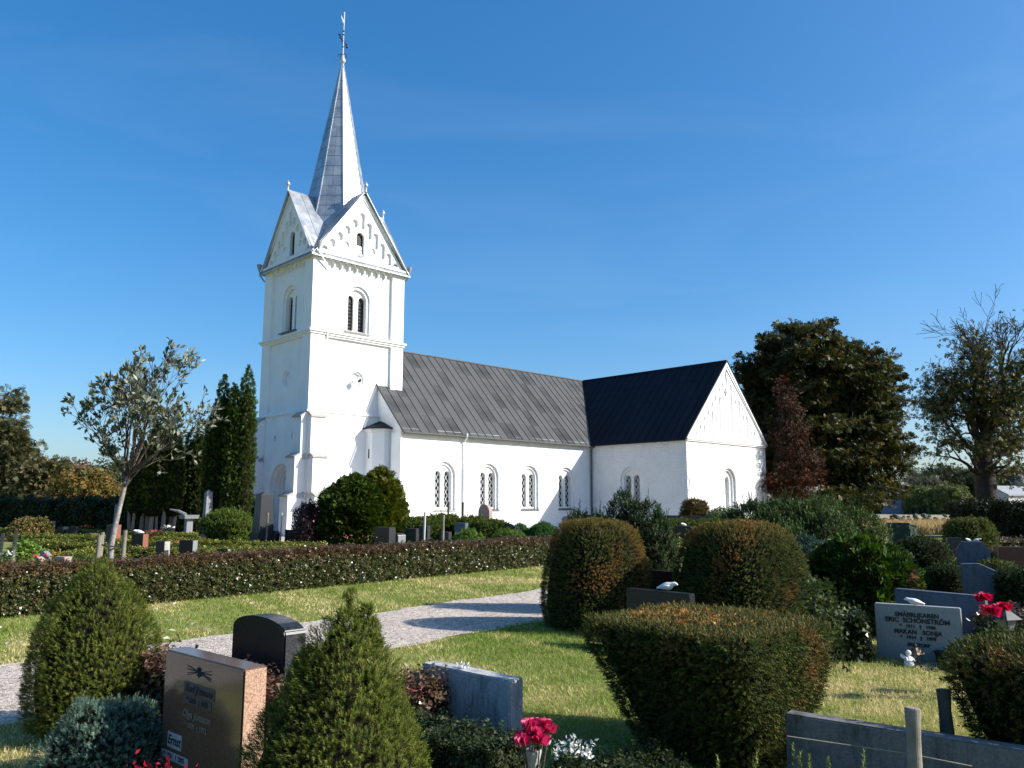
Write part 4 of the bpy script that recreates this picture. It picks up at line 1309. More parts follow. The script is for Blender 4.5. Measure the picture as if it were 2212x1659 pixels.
# ================================================================== topiaries
YEW = [(.026, .042, .009), (.044, .060, .012), (.072, .080, .018), (.105, .092, .022)]
YEWW = [.36, .32, .2, .12]
def brown_sunlit_top(seed, amt):
    f0 = yew_patches(seed, amt, (.15, .078, .022)); sunlit_gold = np.array([[.17, .115, .03]])
    def f(P, Nn, C, rng):
        C = f0(P, Nn, C, rng); q = fbm(P, 2.4, seed + 9)
        return blend(C, sunlit_gold * rng.normal(1, .3, (len(P), 1)), (np.clip((P[:, 2] / P[:, 2].max() - .80) * 5, 0, 1) + .5 * (q > .2)) * .6)  # gold towards the crown paints sunlight into the needle colour
    return f
bell = [(.64, .0), (.675, .25), (.67, .50), (.64, .75), (.60, .95), (.555, 1.12), (.495, 1.25), (.41, 1.34), (.28, 1.385), (.001, 1.40)]
shrub('bell_topiary', 'bell-shaped clipped yew, browned, with painted-sunlit top, left of the pair by the path', 'topiary', gx(1289, 11.05), bell, TN, 12000, .056, YEW, YEWW, sq=2.6, rot=.4, lump=.012, lf=3, jit=.16, up=.15, seed=31, colf=brown_sunlit_top(3, .75), depth=.04)
bell2 = [(r * 1.19, z * .985) for r, z in bell]
shrub('bell_topiary', 'wide bell-shaped clipped yew with orange-brown top, right of the pair', 'topiary', gx(1604, 10.5), bell2, TN, 14500, .058, YEW, YEWW, sq=2.6, rot=.5, lump=.014, lf=3, jit=.16, up=.15, seed=32, colf=brown_sunlit_top(8, .65), depth=.04)
blk = [(.41, .0), (.44, .12), (.50, .32), (.565, .54), (.605, .70), (.62, .80), (.60, .845), (.50, .862), (.2, .868), (.001, .87)]
_yp = yew_patches(6, .22, (.16, .09, .03))
def blk_col(P, Nn, C, rng):
    C = _yp(P, Nn, C, rng)
    return blend(C, np.array([[.12, .105, .034]]) * rng.normal(1, .25, (len(P), 1)), (Nn[:, 2] > .7) * .65)
shrub('block_topiary', 'square clipped yew flaring upwards, with flat top scattered with brown needles, in front', 'topiary', np.array([1.31, 5.60, 0]), blk, [t_needles(9, .46, .13, 5), t_needles(9, .46, .13, 6)], 20000, .049, YEW, [.3, .32, .24, .14],
      sq=11., rot=GR, lump=.018, lf=7, seed=33, colf=blk_col, depth=.03, up=.35, lean=(.13, .05))
shrub('block_topiary', 'dark square clipped yew cut by the right edge of the picture', 'topiary', np.array([3.34, 4.75, 0]), [(r * 1.05, z * .93) for r, z in blk], [t_needles(9, .46, .13, 7), t_needles(9, .46, .13, 8)], 10500, .053, YEW, [.28, .32, .26, .14],
      sq=6., rot=GR, lump=.02, lf=7, seed=34, colf=yew_patches(9, -.35), depth=.03, up=.35)
# fallen brown needles on the flat top
rng = np.random.default_rng(5)
n = 420
c0 = np.array([1.31, 5.60, 0])
ang = fbm(np.random.default_rng(1).uniform(-1, 1, (n, 3)), 1)
Pn = np.stack([rng.normal(-.16, .20, n), rng.normal(-.05, .16, n), np.full(n, .872) + rng.uniform(0, .02, n)], 1)
kk = (np.abs(Pn[:, 0]) + np.abs(Pn[:, 1]) < .62); Pn = Pn[kk]
zd = np.concatenate([rng.normal(0, 1, (len(Pn), 2)), np.full((len(Pn), 1), .12)], 1)
needles = link('fallen_needles', arr_mesh('fallen_needles', [scatter(TN[0], Pn, zd, .06 * rng.uniform(.6, 1.3, len(Pn)), pal(rng, len(Pn), [(.42, .17, .05), (.36, .20, .08)]), rng, .1)]), M['needle'], None, c0)
tag(needles, 'orange-brown clippings lying on the flat-topped yew', 'clippings', kind='stuff')

# ================================================================== upright yews
def upright(name, label, loc, stems, n, size, cols, w=None, seed=0, spike=40, group=None, cat='yew'):
    """yew of many upright shoots; stems: (dx, dy, radius, height)"""
    rng = np.random.default_rng(seed); t = thing(name, label, cat, loc, 0, group); parts = []
    tot = sum(s[2] * s[3] for s in stems)
    for i, (dx, dy, r, h) in enumerate(stems):
        prof = [(r * .55, .02), (r * .85, .12 * h), (r, .45 * h), (r * .92, .72 * h), (r * .62, .90 * h), (r * .25, .98 * h), (.002, h)]
        c = rev_core('inner_twigs', prof, 2, 0, .80, t); c.location = (dx, dy, 0)
        m = int(n * r * h / tot)
        P, Nn = rev_sample(prof, m, rng, 2, 0, r * .18, 3.5 / r, seed + i); P -= Nn * rng.uniform(0, .08, (m, 1)); P += np.array([dx, dy, 0]); P[:, 2] = np.maximum(P[:, 2], .02)
        parts.append(scatter(TN[i % 2], P, Nn * .55 + np.array([0, 0, .9]), size * rng.uniform(.7, 1.3, m), pal(rng, m, cols, w), rng, .25))
        # leaders sticking out of the top
        k = max(2, int(spike * r))
        for q in range(k):
            a, rr = rng.uniform(0, 2*PI), r * rng.uniform(0, .85) ; z0 = h * (1 - .35 * (rr / r) ** 2) - .15; L = rng.uniform(.16, .42) * min(1, h / 1.2)
            b0 = np.array([dx + rr * math.cos(a), dy + rr * math.sin(a), z0]); mm = int(L / .022)
            s = np.linspace(0, 1, mm)[:, None]; dl = nrm(np.array([math.cos(a) * .12, math.sin(a) * .12, 1]) + rng.normal(0, .06, 3)); pp = b0 + s * L * dl
            parts.append(scatter(TN[0], pp, np.repeat(dl[None], mm, 0), size * .62 * (1.15 - .5 * s[:, 0]), pal(rng, mm, cols, w), rng, .2))
    link('foliage', arr_mesh('foliage', parts), M['needle'], t)
    bb = B(); bb.tube([(0, 0, -.02), (0, 0, stems[0][3] * .6)], [.06, .03], 7); bb.done('stem', M['bark'], t)
    return t
UY = [(.014, .030, .012), (.022, .042, .015), (.036, .058, .02), (.055, .075, .026)]
upright('upright_yew', 'tall dark upright yew standing between the two bell-shaped topiaries', gx(1395, 12.4), [(0.05, 0, .40, 1.62), (-.28, .2, .30, 1.80), (.22, .1, .28, 1.45), (-.62, .5, .34, 1.45), (-.95, .6, .26, 1.50)], 6500, .115, UY, seed=41)
upright('upright_yew', 'loose spiky upright yew with many leaders behind the right bell topiary', gx(1700, 14.6), [(-.55, 0, .55, 1.62), (.1, .2, .55, 1.70), (.65, .1, .6, 1.55), (-.2, -.3, .5, 1.35)], 7600, .14, [(.024, .046, .013), (.038, .066, .018), (.066, .098, .027)], seed=42)
upright('upright_yew', 'broad spiky green yew further right below the red beech', gx(1800, 16.2), [(-.3, 0, .7, 1.62), (.5, .1, .65, 1.45), (.1, .5, .6, 1.70)], 6400, .15, [(.028, .052, .013), (.048, .078, .019), (.075, .105, .027)], seed=43)
upright('upright_yew', 'low blue-green yew at the foot of the spiky yews', gx(1752, 13.2), [(0, 0, .42, 1.05), (.3, -.1, .3, .85)], 3500, .10, [(.03, .06, .045), (.05, .085, .062)], seed=44, spike=8)
# bright rounded cypress
shrub('cypress_bush', 'rounded bright green cypress bush behind the inscribed gravestone', 'bush', gx(1865, 10.6), [(.45, 0), (.62, .2), (.68, .5), (.62, .80), (.45, 1.02), (.22, 1.15), (.001, 1.2)], TSP, 4200, .14,
      [(.028, .055, .009), (.045, .080, .013), (.075, .115, .022), (.018, .036, .007)], [.35, .3, .15, .2], lump=.10, lf=5, up=.0, jit=.55, seed=45, mat='leaf', depth=.09, shrink=.85,
      colf=lambda P, Nn, C, r: blend(C, np.array([[.17, .10, .06]]), ((P[:, 0] - .30 > 0) & (P[:, 2] > .55) & (fbm(P, 5, 2) > .15)) * .9))

# ================================================================== foreground stones
def slab(name, label, loc, w, h, t, mat, top='flat', rz=GR, plinth=None, group=None, side=None, bevel=.008, cat='gravestone', tilt=0.):
    """upright gravestone; the width runs along local x and it faces local -y"""
    o = thing(name, label, cat, loc, rz, group)
    hw = w / 2
    if top == 'flat': q = [(-hw, 0), (hw, 0), (hw, h), (-hw, h)]
    elif top == 'arch': q = [(-hw, 0), (hw, 0)] + [(hw * math.cos(a), h * .90 + h * .10 * math.sin(a)) for a in np.linspace(0, PI, 13)]
    elif top == 'round': q = [(-hw, 0), (hw, 0)] + [(hw * math.cos(a), h - hw + hw * math.sin(a)) for a in np.linspace(0, PI, 15)]
    elif top == 'shoulder': q = [(-hw, 0), (hw, 0), (hw, h * .78), (hw * .72, h * .80)] + [(hw * .62 * math.cos(a), h * .85 + h * .15 * math.sin(a)) for a in np.linspace(0, PI, 11)] + [(-hw * .72, h * .80), (-hw, h * .78)]
    elif top == 'chamfer': q = [(-hw, 0), (hw, 0), (hw, h * .84), (hw * .62, h), (-hw * .62, h), (-hw, h * .84)]
    elif top == 'slant': q = [(-hw, 0), (hw, 0), (hw, h * .86), (-hw * .05, h), (-hw, h * .985)]
    elif top == 'peak': q = [(-hw, 0), (hw, 0), (hw, h * .84), (0, h), (-hw, h * .84)]
    bb = B(); z0 = plinth[1] if plinth else 0
    bb.prism(q, lambda x, z: (x, -t/2, z0 + z), lambda x, z: (x, t/2, z0 + z))
    s = bb.done('slab', M[mat], o, bevel)
    if tilt: s.rotation_euler = (tilt, 0, 0)
    if side:                                   # roughly hewn end faces; pale ones on dark stones are painted sunlight
        zz = h * (.90 if top == 'arch' else 1)
        for sg in (-1, 1):
            bb = B(); bb.box(hw if sg > 0 else -hw - .004, hw + .004 if sg > 0 else -hw, -t/2 + .006, t/2 - .006, z0 + .004, z0 + zz - .008)
            bb.done('hewn_or_sunlit_end_face', M[side], o)
    if plinth:
        bb = B(); pw, ph, pt_ = plinth; bb.box(-pw/2, pw/2, -pt_/2, pt_/2, 0, ph); bb.done('plinth', M[mat], o, .006)
    return o
def mid(p, q): return (np.array(p) + np.array(q)) / 2
# polished brown granite stone
Lp, Rp = gp(359, 1402, .76), gp(528, 1446, .76); c = mid(Lp, Rp); c[2] = 0
wst = np.linalg.norm((Lp - Rp)[:2]); rzb = math.atan2(Rp[1] - Lp[1], Rp[0] - Lp[0])
bs = slab('gravestone', 'polished brown granite gravestone with pale inscription plates, left foreground', c + 0.07 * np.array([-math.sin(rzb), math.cos(rzb), 0]), wst, .76, .14, 'brown', 'flat', rzb, None, None, 'brown_rough')
fy = -.0705
def bplate(x0, x1, z0, z1): 
    bb = B(); bb.box(x0, x1, fy - .004, fy, z0, z1); return bb.done('inscription_plate', M['plate'], bs)
def btext(s, size, x, z, m='letter', **k): return text(s, size, bs, M[m], (x, fy - .0055, z), (PI/2, 0, 0), .001, **k)
M['etch'] = surf('etched_grey', (.055, .05, .048), (.08, .075, .07), 30, .6)
bb = B(); bb.box(-.20, .16, fy - .002, fy, .545, .61); bb.done('inscription_plate', M['etch'], bs)
bb = B(); bb.box(-.20, .13, fy - .002, fy, .49, .535); bb.done('inscription_plate', M['etch'], bs)
btext('Karl Jönsson', .062, -.02, .577, shear=.25); btext('* 1886  † 1971', .042, -.03, .512)
M['etch_pale'] = surf('pale_engraving', (.20, .17, .14), (.26, .22, .18), 30, .6)
btext('Olga Jönsson', .062, -.03, .435, 'etch_pale', shear=.25); btext('* 1890  † 1972', .042, -.03, .375, 'etch_pale')
bplate(-.36, -.19, .215, .30); bplate(-.43, -.10, .145, .19)
btext('Ernst', .075, -.275, .258, shear=.2, offset=.001); btext('* 1931  † 2005', .042, -.265, .168)
bb = B()
for a in (-.42, -.2, .02, .22): 
    for s in (-1, 1): bb.tube([(-.03, fy - .003, .68), (-.03 + s * .14, fy - .003, .68 + .035 * math.sin(a * 3))], .0022, 4)
bb.done('carved_ornament', M['letter'], bs)
bb = B()
for k in range(4):
    a = k * PI / 4; bb.tube([(-.03 - .03 * math.cos(a), fy - .004, .68 - .03 * math.sin(a)), (-.03 + .03 * math.cos(a), fy - .004, .68 + .03 * math.sin(a))], .004, 4)
bb.done('carved_star', M['letter'], bs)
# black curved-top stone
Lp, Rp = gp(503, 1346, .80), gp(616, 1370, .80); c = mid(Lp, Rp); c[2] = 0; rz = math.atan2(Rp[1] - Lp[1], Rp[0] - Lp[0])
slab('gravestone', 'black gravestone with curved top and grey end, seen behind the brown stone', c + .08 * np.array([-math.sin(rz), math.cos(rz), 0]), np.linalg.norm((Lp - Rp)[:2]), .88, .16, 'black', 'arch', rz, None, None, 'dkgrey')
# light grey stone in the centre
Lp, Rp = gp(912, 1431.6, .46), gp(1101, 1470, .46); c = mid(Lp, Rp); c[2] = 0; rz = math.atan2(Rp[1] - Lp[1], Rp[0] - Lp[0])
off_ = np.array([-math.sin(rz), math.cos(rz), 0])
cg = c + .07 * off_
slab('gravestone', 'light grey weathered gravestone with a white rosette on top, centre foreground', cg, np.linalg.norm((Lp - Rp)[:2]), .46, .14, 'ltgrey', 'flat', rz)
rng = np.random.default_rng(8)
t = thing('rosette_ornament', 'crumpled white flower ornament on the light grey gravestone', 'ornament', gp(1002, 1443, .462))
n = 26; P = np.stack([rng.normal(0, .022, n), rng.normal(0, .018, n), rng.uniform(.0, .03, n)], 1)
link('petals', arr_mesh('petals', [scatter(TL1, P, np.stack([rng.normal(0, 1, n), rng.normal(0, 1, n), rng.uniform(.1, 1, n)], 1), .035, pal(rng, n, [(.62, .62, .64)]), rng)]), M['petal'], t)
# low concrete kerb stone at the lower right
Lp, Rp = gp(1704, 1549, .42), gp(2080, 1608, .42); c = mid(Lp, Rp); rz = math.atan2(Rp[1] - Lp[1], Rp[0] - Lp[0]); c[2] = 0
slab('grave_surround', 'low stained concrete slab beside the flaring yew, lower right', c + np.array([.15, -.02, 0]) + .05 * np.array([-math.sin(rz), math.cos(rz), 0]), np.linalg.norm((Lp - Rp)[:2]) + .36, .42, .11, 'kerb', 'flat', rz, cat='slab')
def post(name, label, p0, p1, r, mat='post', cat='post', group=None):
    t = thing(name, label, cat, p0, 0, group); d = np.array(p1) - np.array(p0)
    s = np.linspace(0, 1, 6)[:, None]; rng = np.random.default_rng(int(abs(p0[0] * 97 + p0[1] * 31)) + 3)
    bb = B(); bb.tube(s * d + rng.normal(0, r * .05, (6, 3)), r * (1 + rng.normal(0, .05, 6)), 12); bb.done('shaft', M[mat], t, .003)
    bb = B(); bb.tube([d * .999, d * 1.002], [r * .93, r * .90], 12); bb.done('sawn_top', M[mat], t)
    return t
tp = at(1971, 1529, 3.95); post('wooden_post', 'pale weathered wooden post before the concrete slab, lower right', (tp[0] - .03, 3.93, 0), tp, .033)
tp = at(2038, 1490, 4.85); post('wooden_post', 'dark wooden post behind the concrete slab, lower right', (tp[0] + .01, 4.86, 0), tp, .036, 'post_dark')
bb = B(); bb.tube([tuple(at(1700, 1590, 4.0)), tuple(at(1962, 1628, 3.94)), tuple(at(2100, 1655, 3.9))], .003, 5)
tag(bb.done('guy_wire', M['post']), 'thin wire strung past the pale wooden post', 'wire')

# ---------------------------------------------------------------- inscribed stone on the right
Lp, Rp = gp(1888, 1302.6, .57), gp(2074, 1314.5, .57); c = mid(Lp, Rp); rz = math.atan2(Rp[1] - Lp[1], Rp[0] - Lp[0]); c[2] = 0; wd = np.linalg.norm((Lp - Rp)[:2])
nrm_ = np.array([-math.sin(rz), math.cos(rz), 0])
M['seagrey'] = granite('pale_green_grey_granite', (.27, .285, .275), .12, .55, 120)
es = slab('gravestone', 'pale grey gravestone with dark raised lettering and a white dove on top', c + .05 * nrm_, wd, .57, .10, 'seagrey', 'flat', rz)
for s, sz, z in (('SMÅBRUKAREN', .060, .470), ('ERIC  SCHÖNSTRÖM', .066, .412), ('*   1911   †   1988', .046, .352), ('MAKAN   SONJA', .062, .295), ('*   1914   †   1998', .046, .238), ('EKESTORP', .046, .165)):
    text(s, sz, es, M['letter'], (.0, -.0535, z), (PI/2, 0, 0), .003, .0024)
def dove(name, label, loc, rz, s=1.):
    t = thing(name, label, 'figurine', loc, rz)
    xs = np.array([-.098, -.085, -.070, -.052, -.034, -.012, .012, .036, .060, .085, .105, .122]); r = np.array([.003, .012, .019, .020, .026, .036, .039, .036, .028, .018, .012, .009])
    z = np.array([.060, .066, .069, .066, .058, .048, .042, .039, .036, .030, .024, .018])
    bb = B(); bb.tube([(x * s, 0, zz * s) for x, zz in zip(xs, z)], r * s, 12); bb.done('body', M['white'], t, smooth=True)
    for sg in (-1, 1):
        bb = B(); bb.tube([(-.02 * s, sg * .030 * s, .050 * s), (.03 * s, sg * .034 * s, .046 * s), (.085 * s, sg * .016 * s, .036 * s)], [.010 * s, .014 * s, .004 * s], 8); bb.done('wing', M['white'], t, smooth=True)
    return t
dv = gp(1977, 1309, .57); dove('dove_figurine', 'white ceramic dove on the gravestone with raised lettering', (dv[0], dv[1] + .04, .572), rz + .2, .9)
# flower bulbs on stone behind
Lp, Rp = gp(1931, 1271, .66), gp(2124, 1288, .66); c = mid(Lp, Rp); rz2 = math.atan2(Rp[1] - Lp[1], Rp[0] - Lp[0]); c[2] = 0
slab('gravestone', 'wide pale blue-grey gravestone with blank back behind the lettered stone', c + .05 * np.array([-math.sin(rz2), math.cos(rz2), 0]), np.linalg.norm((Lp - Rp)[:2]), .66, .10, 'bluegrey', 'flat', rz2)
def lantern(name, label, loc, s=1., rz=.4, pole=0., roof='copper'):
    t = thing(name, label, 'lantern', loc, rz)
    if pole:
        bb = B(); bb.tube([(0, 0, 0), (0, 0, pole)], .012, 8); bb.done('pole', M['iron'], t)
    z = pole
    bb = B(); bb.box(-.05*s, .05*s, -.05*s, .05*s, z, z + .012*s)
    bb.done('base', M['iron'], t)
    bb = B()
    for sx in (-1, 1):
        for sy in (-1, 1): bb.hull8([(sx*.036*s - .004*s, sy*.036*s - .004*s, z + .012*s), (sx*.036*s + .004*s, sy*.036*s - .004*s, z + .012*s), (sx*.036*s + .004*s, sy*.036*s + .004*s, z + .012*s), (sx*.036*s - .004*s, sy*.036*s + .004*s, z + .012*s)],
            [(sx*.058*s - .004*s, sy*.058*s - .004*s, z + .135*s), (sx*.058*s + .004*s, sy*.058*s - .004*s, z + .135*s), (sx*.058*s + .004*s, sy*.058*s + .004*s, z + .135*s), (sx*.058*s - .004*s, sy*.058*s + .004*s, z + .135*s)])
    bb.done('frame_bars', M['iron'], t)
    for k in range(4):
        a = k * PI / 2; ca, sa = math.cos(a), math.sin(a)
        R_ = lambda x, y, zz: (x * ca - y * sa, x * sa + y * ca, zz)
        bb = B(); bb.hull8([R_(-.031*s, -.034*s, z + .013*s), R_(.031*s, -.034*s, z + .013*s), R_(.031*s, -.031*s, z + .013*s), R_(-.031*s, -.031*s, z + .013*s)],
                           [R_(-.053*s, -.057*s, z + .134*s), R_(.053*s, -.057*s, z + .134*s), R_(.053*s, -.054*s, z + .134*s), R_(-.053*s, -.054*s, z + .134*s)])
        bb.done('pane', M['lantern_glass'], t)
    bb = B(); zt = z + .136 * s
    bb.hull8([(-.085*s, -.085*s, zt), (.085*s, -.085*s, zt), (.085*s, .085*s, zt), (-.085*s, .085*s, zt)], [(-.022*s, -.022*s, zt + .07*s), (.022*s, -.022*s, zt + .07*s), (.022*s, .022*s, zt + .07*s), (-.022*s, .022*s, zt + .07*s)])
    bb.done('roof', M[roof], t, .002)
    bb = B(); bb.lathe([(.016*s, 0), (.012*s, .02*s), (.02*s, .03*s), (.012*s, .045*s), (.003*s, .055*s)], 10, (0, 0, zt + .07*s)); bb.done('knob', M['iron'], t)
    return t
lp_ = gp(1980, 1436); lantern('grave_lantern', 'small copper-roofed lantern before the lettered gravestone', lp_, .82, .5)
lantern('grave_lantern', 'larger dark lantern on a stick at the right edge by the red roses', gx(2188, 7.2), 1.05, .3, .50, 'dkgrey')
def angel(loc):
    t = thing('angel_figurine', 'small white kneeling angel figurine beside the copper-roofed lantern', 'figurine', loc, .3)
    bb = B(); bb.lathe([(.045, 0), (.05, .02), (.042, .05), (.034, .085), (.022, .10), (.012, .108)], 14); bb.done('body', M['white'], t, smooth=True)
    bb = B(); bb.lathe([(.004, -.03), (.024, -.015), (.030, 0.004), (.024, .022), (.004, .032)], 14, (0, 0, .132)); bb.done('head', M['white'], t, smooth=True)
    for s in (-1, 1):
        bb = B(); bb.tube([(s * .03, 0, .09), (s * .045, -.03, .06), (s * .012, -.055, .075)], [.012, .011, .008], 8); bb.done('arm', M['white'], t, smooth=True)
        bb = B(); bb.hull8([(s*.008, .03, .05), (s*.06, .045, .09), (s*.06, .05, .09), (s*.008, .036, .05)], [(s*.008, .03, .10), (s*.055, .045, .125), (s*.055, .05, .125), (s*.008, .036, .10)]); bb.done('wing', M['white'], t, .003)
    return t
angel(gp(1964, 1440))
def vase(label, loc, r, h, mat='black', name='grave_vase'):
    t = thing(name, label, 'vase', loc); bb = B(); bb.lathe([(r*.55, 0), (r*.6, .01), (r*.7, h*.5), (r*.85, h*.8), (r*1.15, h*.95), (r*1.15, h), (r*.9, h), (r*.8, h*.9)], 16); bb.done('body', M[mat], t, smooth=True); return t
vase('dark stone vase before the lettered gravestone, nearer the lantern', gp(2032, 1437), .055, .14)
vase('dark stone vase at the right end of the lettered gravestone', gp(2064, 1440), .055, .17)
# pebbles edging that grave
rng = np.random.default_rng(15)
bed = thing('pebble_edging', 'row of pale pebbles edging the grave of the lettered stone', 'pebbles', gp(2060, 1450))
def pebble_mesh(seed):
    r = np.random.default_rng(seed); bm = bmesh.new(); bmesh.ops.create_icosphere(bm, subdivisions=1, radius=1.)
    for v in bm.verts: v.co = Vector((v.co.x * 1.2, v.co.y * .9, v.co.z * .6)) * r.uniform(.82, 1.12)
    me = bpy.data.meshes.new('pebble'); bm.to_mesh(me); bm.free(); me.materials.append(M['stone'])
    for p in me.polygons: p.use_smooth = True
    return me
PB = [pebble_mesh(i) for i in range(4)]
for k in range(26):
    q = gp(1985 + k * 5.6, 1441 + k * .75 + rng.normal(0, 2.2)) - np.array(bed.location)
    o = link('pebble', PB[k % 4], None, bed, (q[0], q[1], .012), rng.uniform(0, 6)); s = rng.uniform(.018, .036); o.scale = (s, s, s)

# stones between the bell topiaries
p = gx(1428, 9.3); s1 = slab('gravestone', 'dark gravestone with white dove between the two bell topiaries', p, .86, .66, .12, 'black', 'flat', GR)
dove('dove_figurine', 'white ceramic dove on the dark stone between the bell topiaries', (*(p[:2] + np.array([.10, -.02])), .662), 2.6 - PI * .0, 1.15)
slab('gravestone', 'second dark gravestone behind the one with the dove between the topiaries', gx(1452, 11.4), .7, .70, .12, 'black', 'flat', GR)

# ---------------------------------------------------------------- dark hedge and flowers in front
DK = [(.018, .028, .010), (.028, .042, .014), (.045, .05, .018), (.055, .038, .02)]
hedge('low_hedge', 'low shaded small-leaved hedge in front of the light grey gravestone', [np.array([-1.0, 5.62]), np.array([-.02, 4.78])], .46, .24, 5200, .05, [(.020, .032, .010), (.030, .045, .014), (.045, .055, .02)], seed=51, rag=.03, mat='leaf')
hedge('low_hedge', 'dark low plants in the shade left of the flaring yew', [np.array([.30, 4.62]), np.array([.92, 4.86])], .40, .17, 2600, .05, [(.016, .026, .008), (.026, .04, .012), (.04, .05, .018)], seed=55, rag=.03, mat='leaf')
hedge('low_hedge', 'reddish low hedge in the sun at the left end of the light grey gravestone', [gx(876, 6.05)[:2], gx(930, 5.85)[:2]], .30, .33, 1000, .065, [(.12, .08, .045), (.08, .06, .03), (.14, .07, .045)], seed=52, rag=.05)
hedge('low_hedge', 'thin reddish hedge running behind the brown gravestone', [gx(325, 6.1)[:2], gx(640, 4.72)[:2]], .30, .50, 5200, .07, [(.05, .055, .02), (.085, .06, .03), (.12, .06, .03), (.04, .05, .02)], seed=53, rag=.05, top=(.13, .06, .035))
# yew shoots rising over the lower edge
upright('yew_hedge', 'yew with pale tips rising over the lower edge of the picture', (1.12, 2.52, 0), [(0, 0, .26, .60), (.36, .02, .24, .62), (.68, 0, .24, .57), (-.26, .05, .2, .55)], 3600, .06, [(.05, .08, .02), (.08, .12, .03), (.11, .15, .04)], seed=54, spike=0, cat='hedge')
t = thing('yew_shoots', 'bright single yew shoots at the lower edge near the concrete slab', 'shoots', (0, 2.5, 0)); rng = np.random.default_rng(56); parts = []
for (x, y, h) in ((1552, 1650, .10), (1634, 1640, .10), (1714, 1626, .13), (1748, 1648, .07), (1790, 1652, .05), (1866, 1636, .09), (1728, 1642, .06)):
    q = at(x, y, 2.62) - np.array([0, 2.5, 0]); mm = 14; s = np.linspace(0, 1, mm)[:, None]; dl = nrm(np.array([rng.normal(0, .12), 0, 1.]))
    parts.append(scatter(TN[0], q + (s - 1) * h * 1.5 * dl, np.repeat(dl[None], mm, 0), .032, pal(rng, mm, [(.17, .20, .045), (.12, .16, .035)]), rng, .15))
link('foliage', arr_mesh('foliage', parts), M['needle'], t)
# blue junipers
def juniper(label, loc, rx, h, n, seed, cols):
    rng = np.random.default_rng(seed); t = thing('blue_juniper', label, 'juniper', loc)
    prof = [(rx * .7, .01), (rx, h * .25), (rx * .95, h * .55), (rx * .7, h * .85), (rx * .3, h * .98), (.002, h)]
    rev_core('inner_twigs', prof, 2, 0, .84, t)
    P, Nn = rev_sample(prof, n, rng, 2, 0, .07, 6, seed); P -= Nn * rng.uniform(0, .06, (n, 1)); P[:, 2] = np.maximum(P[:, 2], .02)
    hh = n // 2
    link('foliage', arr_mesh('foliage', [scatter(TNF[i], P[s], (Nn * .9 + np.array([0, 0, .45]))[s], .040 * rng.uniform(.6, 1.3, len(P[s])), pal(rng, len(P[s]), cols), rng, .4) for i, s in enumerate((slice(0, hh), slice(hh, n)))]), M['needle'], t)
    return t
BJ = [(.085, .14, .10), (.12, .18, .13), (.065, .11, .08), (.16, .22, .155)]
juniper('spreading blue-green juniper at the foot of the left dwarf spruce', gx(226, 5.1), .37, .45, 3800, 61, BJ)
juniper('blue-green juniper tip between the brown stone and the centre spruce', gx(500, 3.95), .20, .30, 1300, 62, BJ)
# flowers
TPET = (*tri_leaf(1., .95, .16), np.array([1., .82, 1.08, .9]))
def blossoms(name, label, loc, heads, cols, size, seed, stems=True, layers=4, cat='flowers', leafc=None):
    """heads: list of (dx, dy, z, r): rose-like blooms of overlapping petals"""
    rng = np.random.default_rng(seed); t = thing(name, label, cat, loc)
    for (dx, dy, z, r) in heads:
        parts = []
        for L in range(layers):
            k = 5 + 2 * L; a = np.linspace(0, 2*PI, k, endpoint=False) + rng.uniform(0, 1); tilt = .18 + .62 * L / max(1, layers - 1)
            zd = np.stack([np.cos(a) * tilt, np.sin(a) * tilt, np.full(k, 1.15 - .75 * tilt)], 1); P = np.repeat(np.array([[dx, dy, z]]), k, 0)
            parts.append(scatter(TPET, P, zd, r * (.85 + .22 * L), pal(rng, k, cols, None, .12), rng, .12))
        link('bloom', arr_mesh('bloom', parts), M['petal'], t)
    if stems:
        bb = B()
        for (dx, dy, z, r) in heads: bb.tube([(dx * .2, dy * .2, 0), (dx * .7, dy * .7, z * .6), (dx, dy, z)], .004, 5)
        bb.done('stems', M['bark'], t)
    if leafc is not None:
        n = leafc[0]; P = np.stack([rng.normal(0, leafc[1], n), rng.normal(0, leafc[1], n), rng.uniform(.02, leafc[2], n)], 1)
        link('leaves', arr_mesh('leaves', [scatter(TL1, P, np.stack([rng.normal(0, 1, n), rng.normal(0, 1, n), rng.uniform(0, 1, n)], 1), leafc[3], pal(rng, n, [(.03, .055, .015), (.05, .08, .022)]), rng)]), M['leaf_gloss'], t)
    return t
rv = gx(1152, 4.55)
ROSE = [(.66, .06, .15), (.75, .12, .24), (.55, .03, .10)]
vase('pale vase holding the pink roses', (*rv[:2], 0), .04, .33, 'cream')
blossoms('pink_roses', 'bunch of pink-red roses in a vase right of the light grey stone', (*rv[:2], .02), [(-.05, -.02, .37, .042), (0, .03, .42, .044), (.06, .03, .42, .040), (.035, -.05, .36, .048), (-.06, -.06, .36, .042), (.01, -.03, .39, .042), (.085, .0, .40, .040), (-.02, .0, .425, .040)], ROSE, .03, 71, leafc=(90, .05, .36, .045))
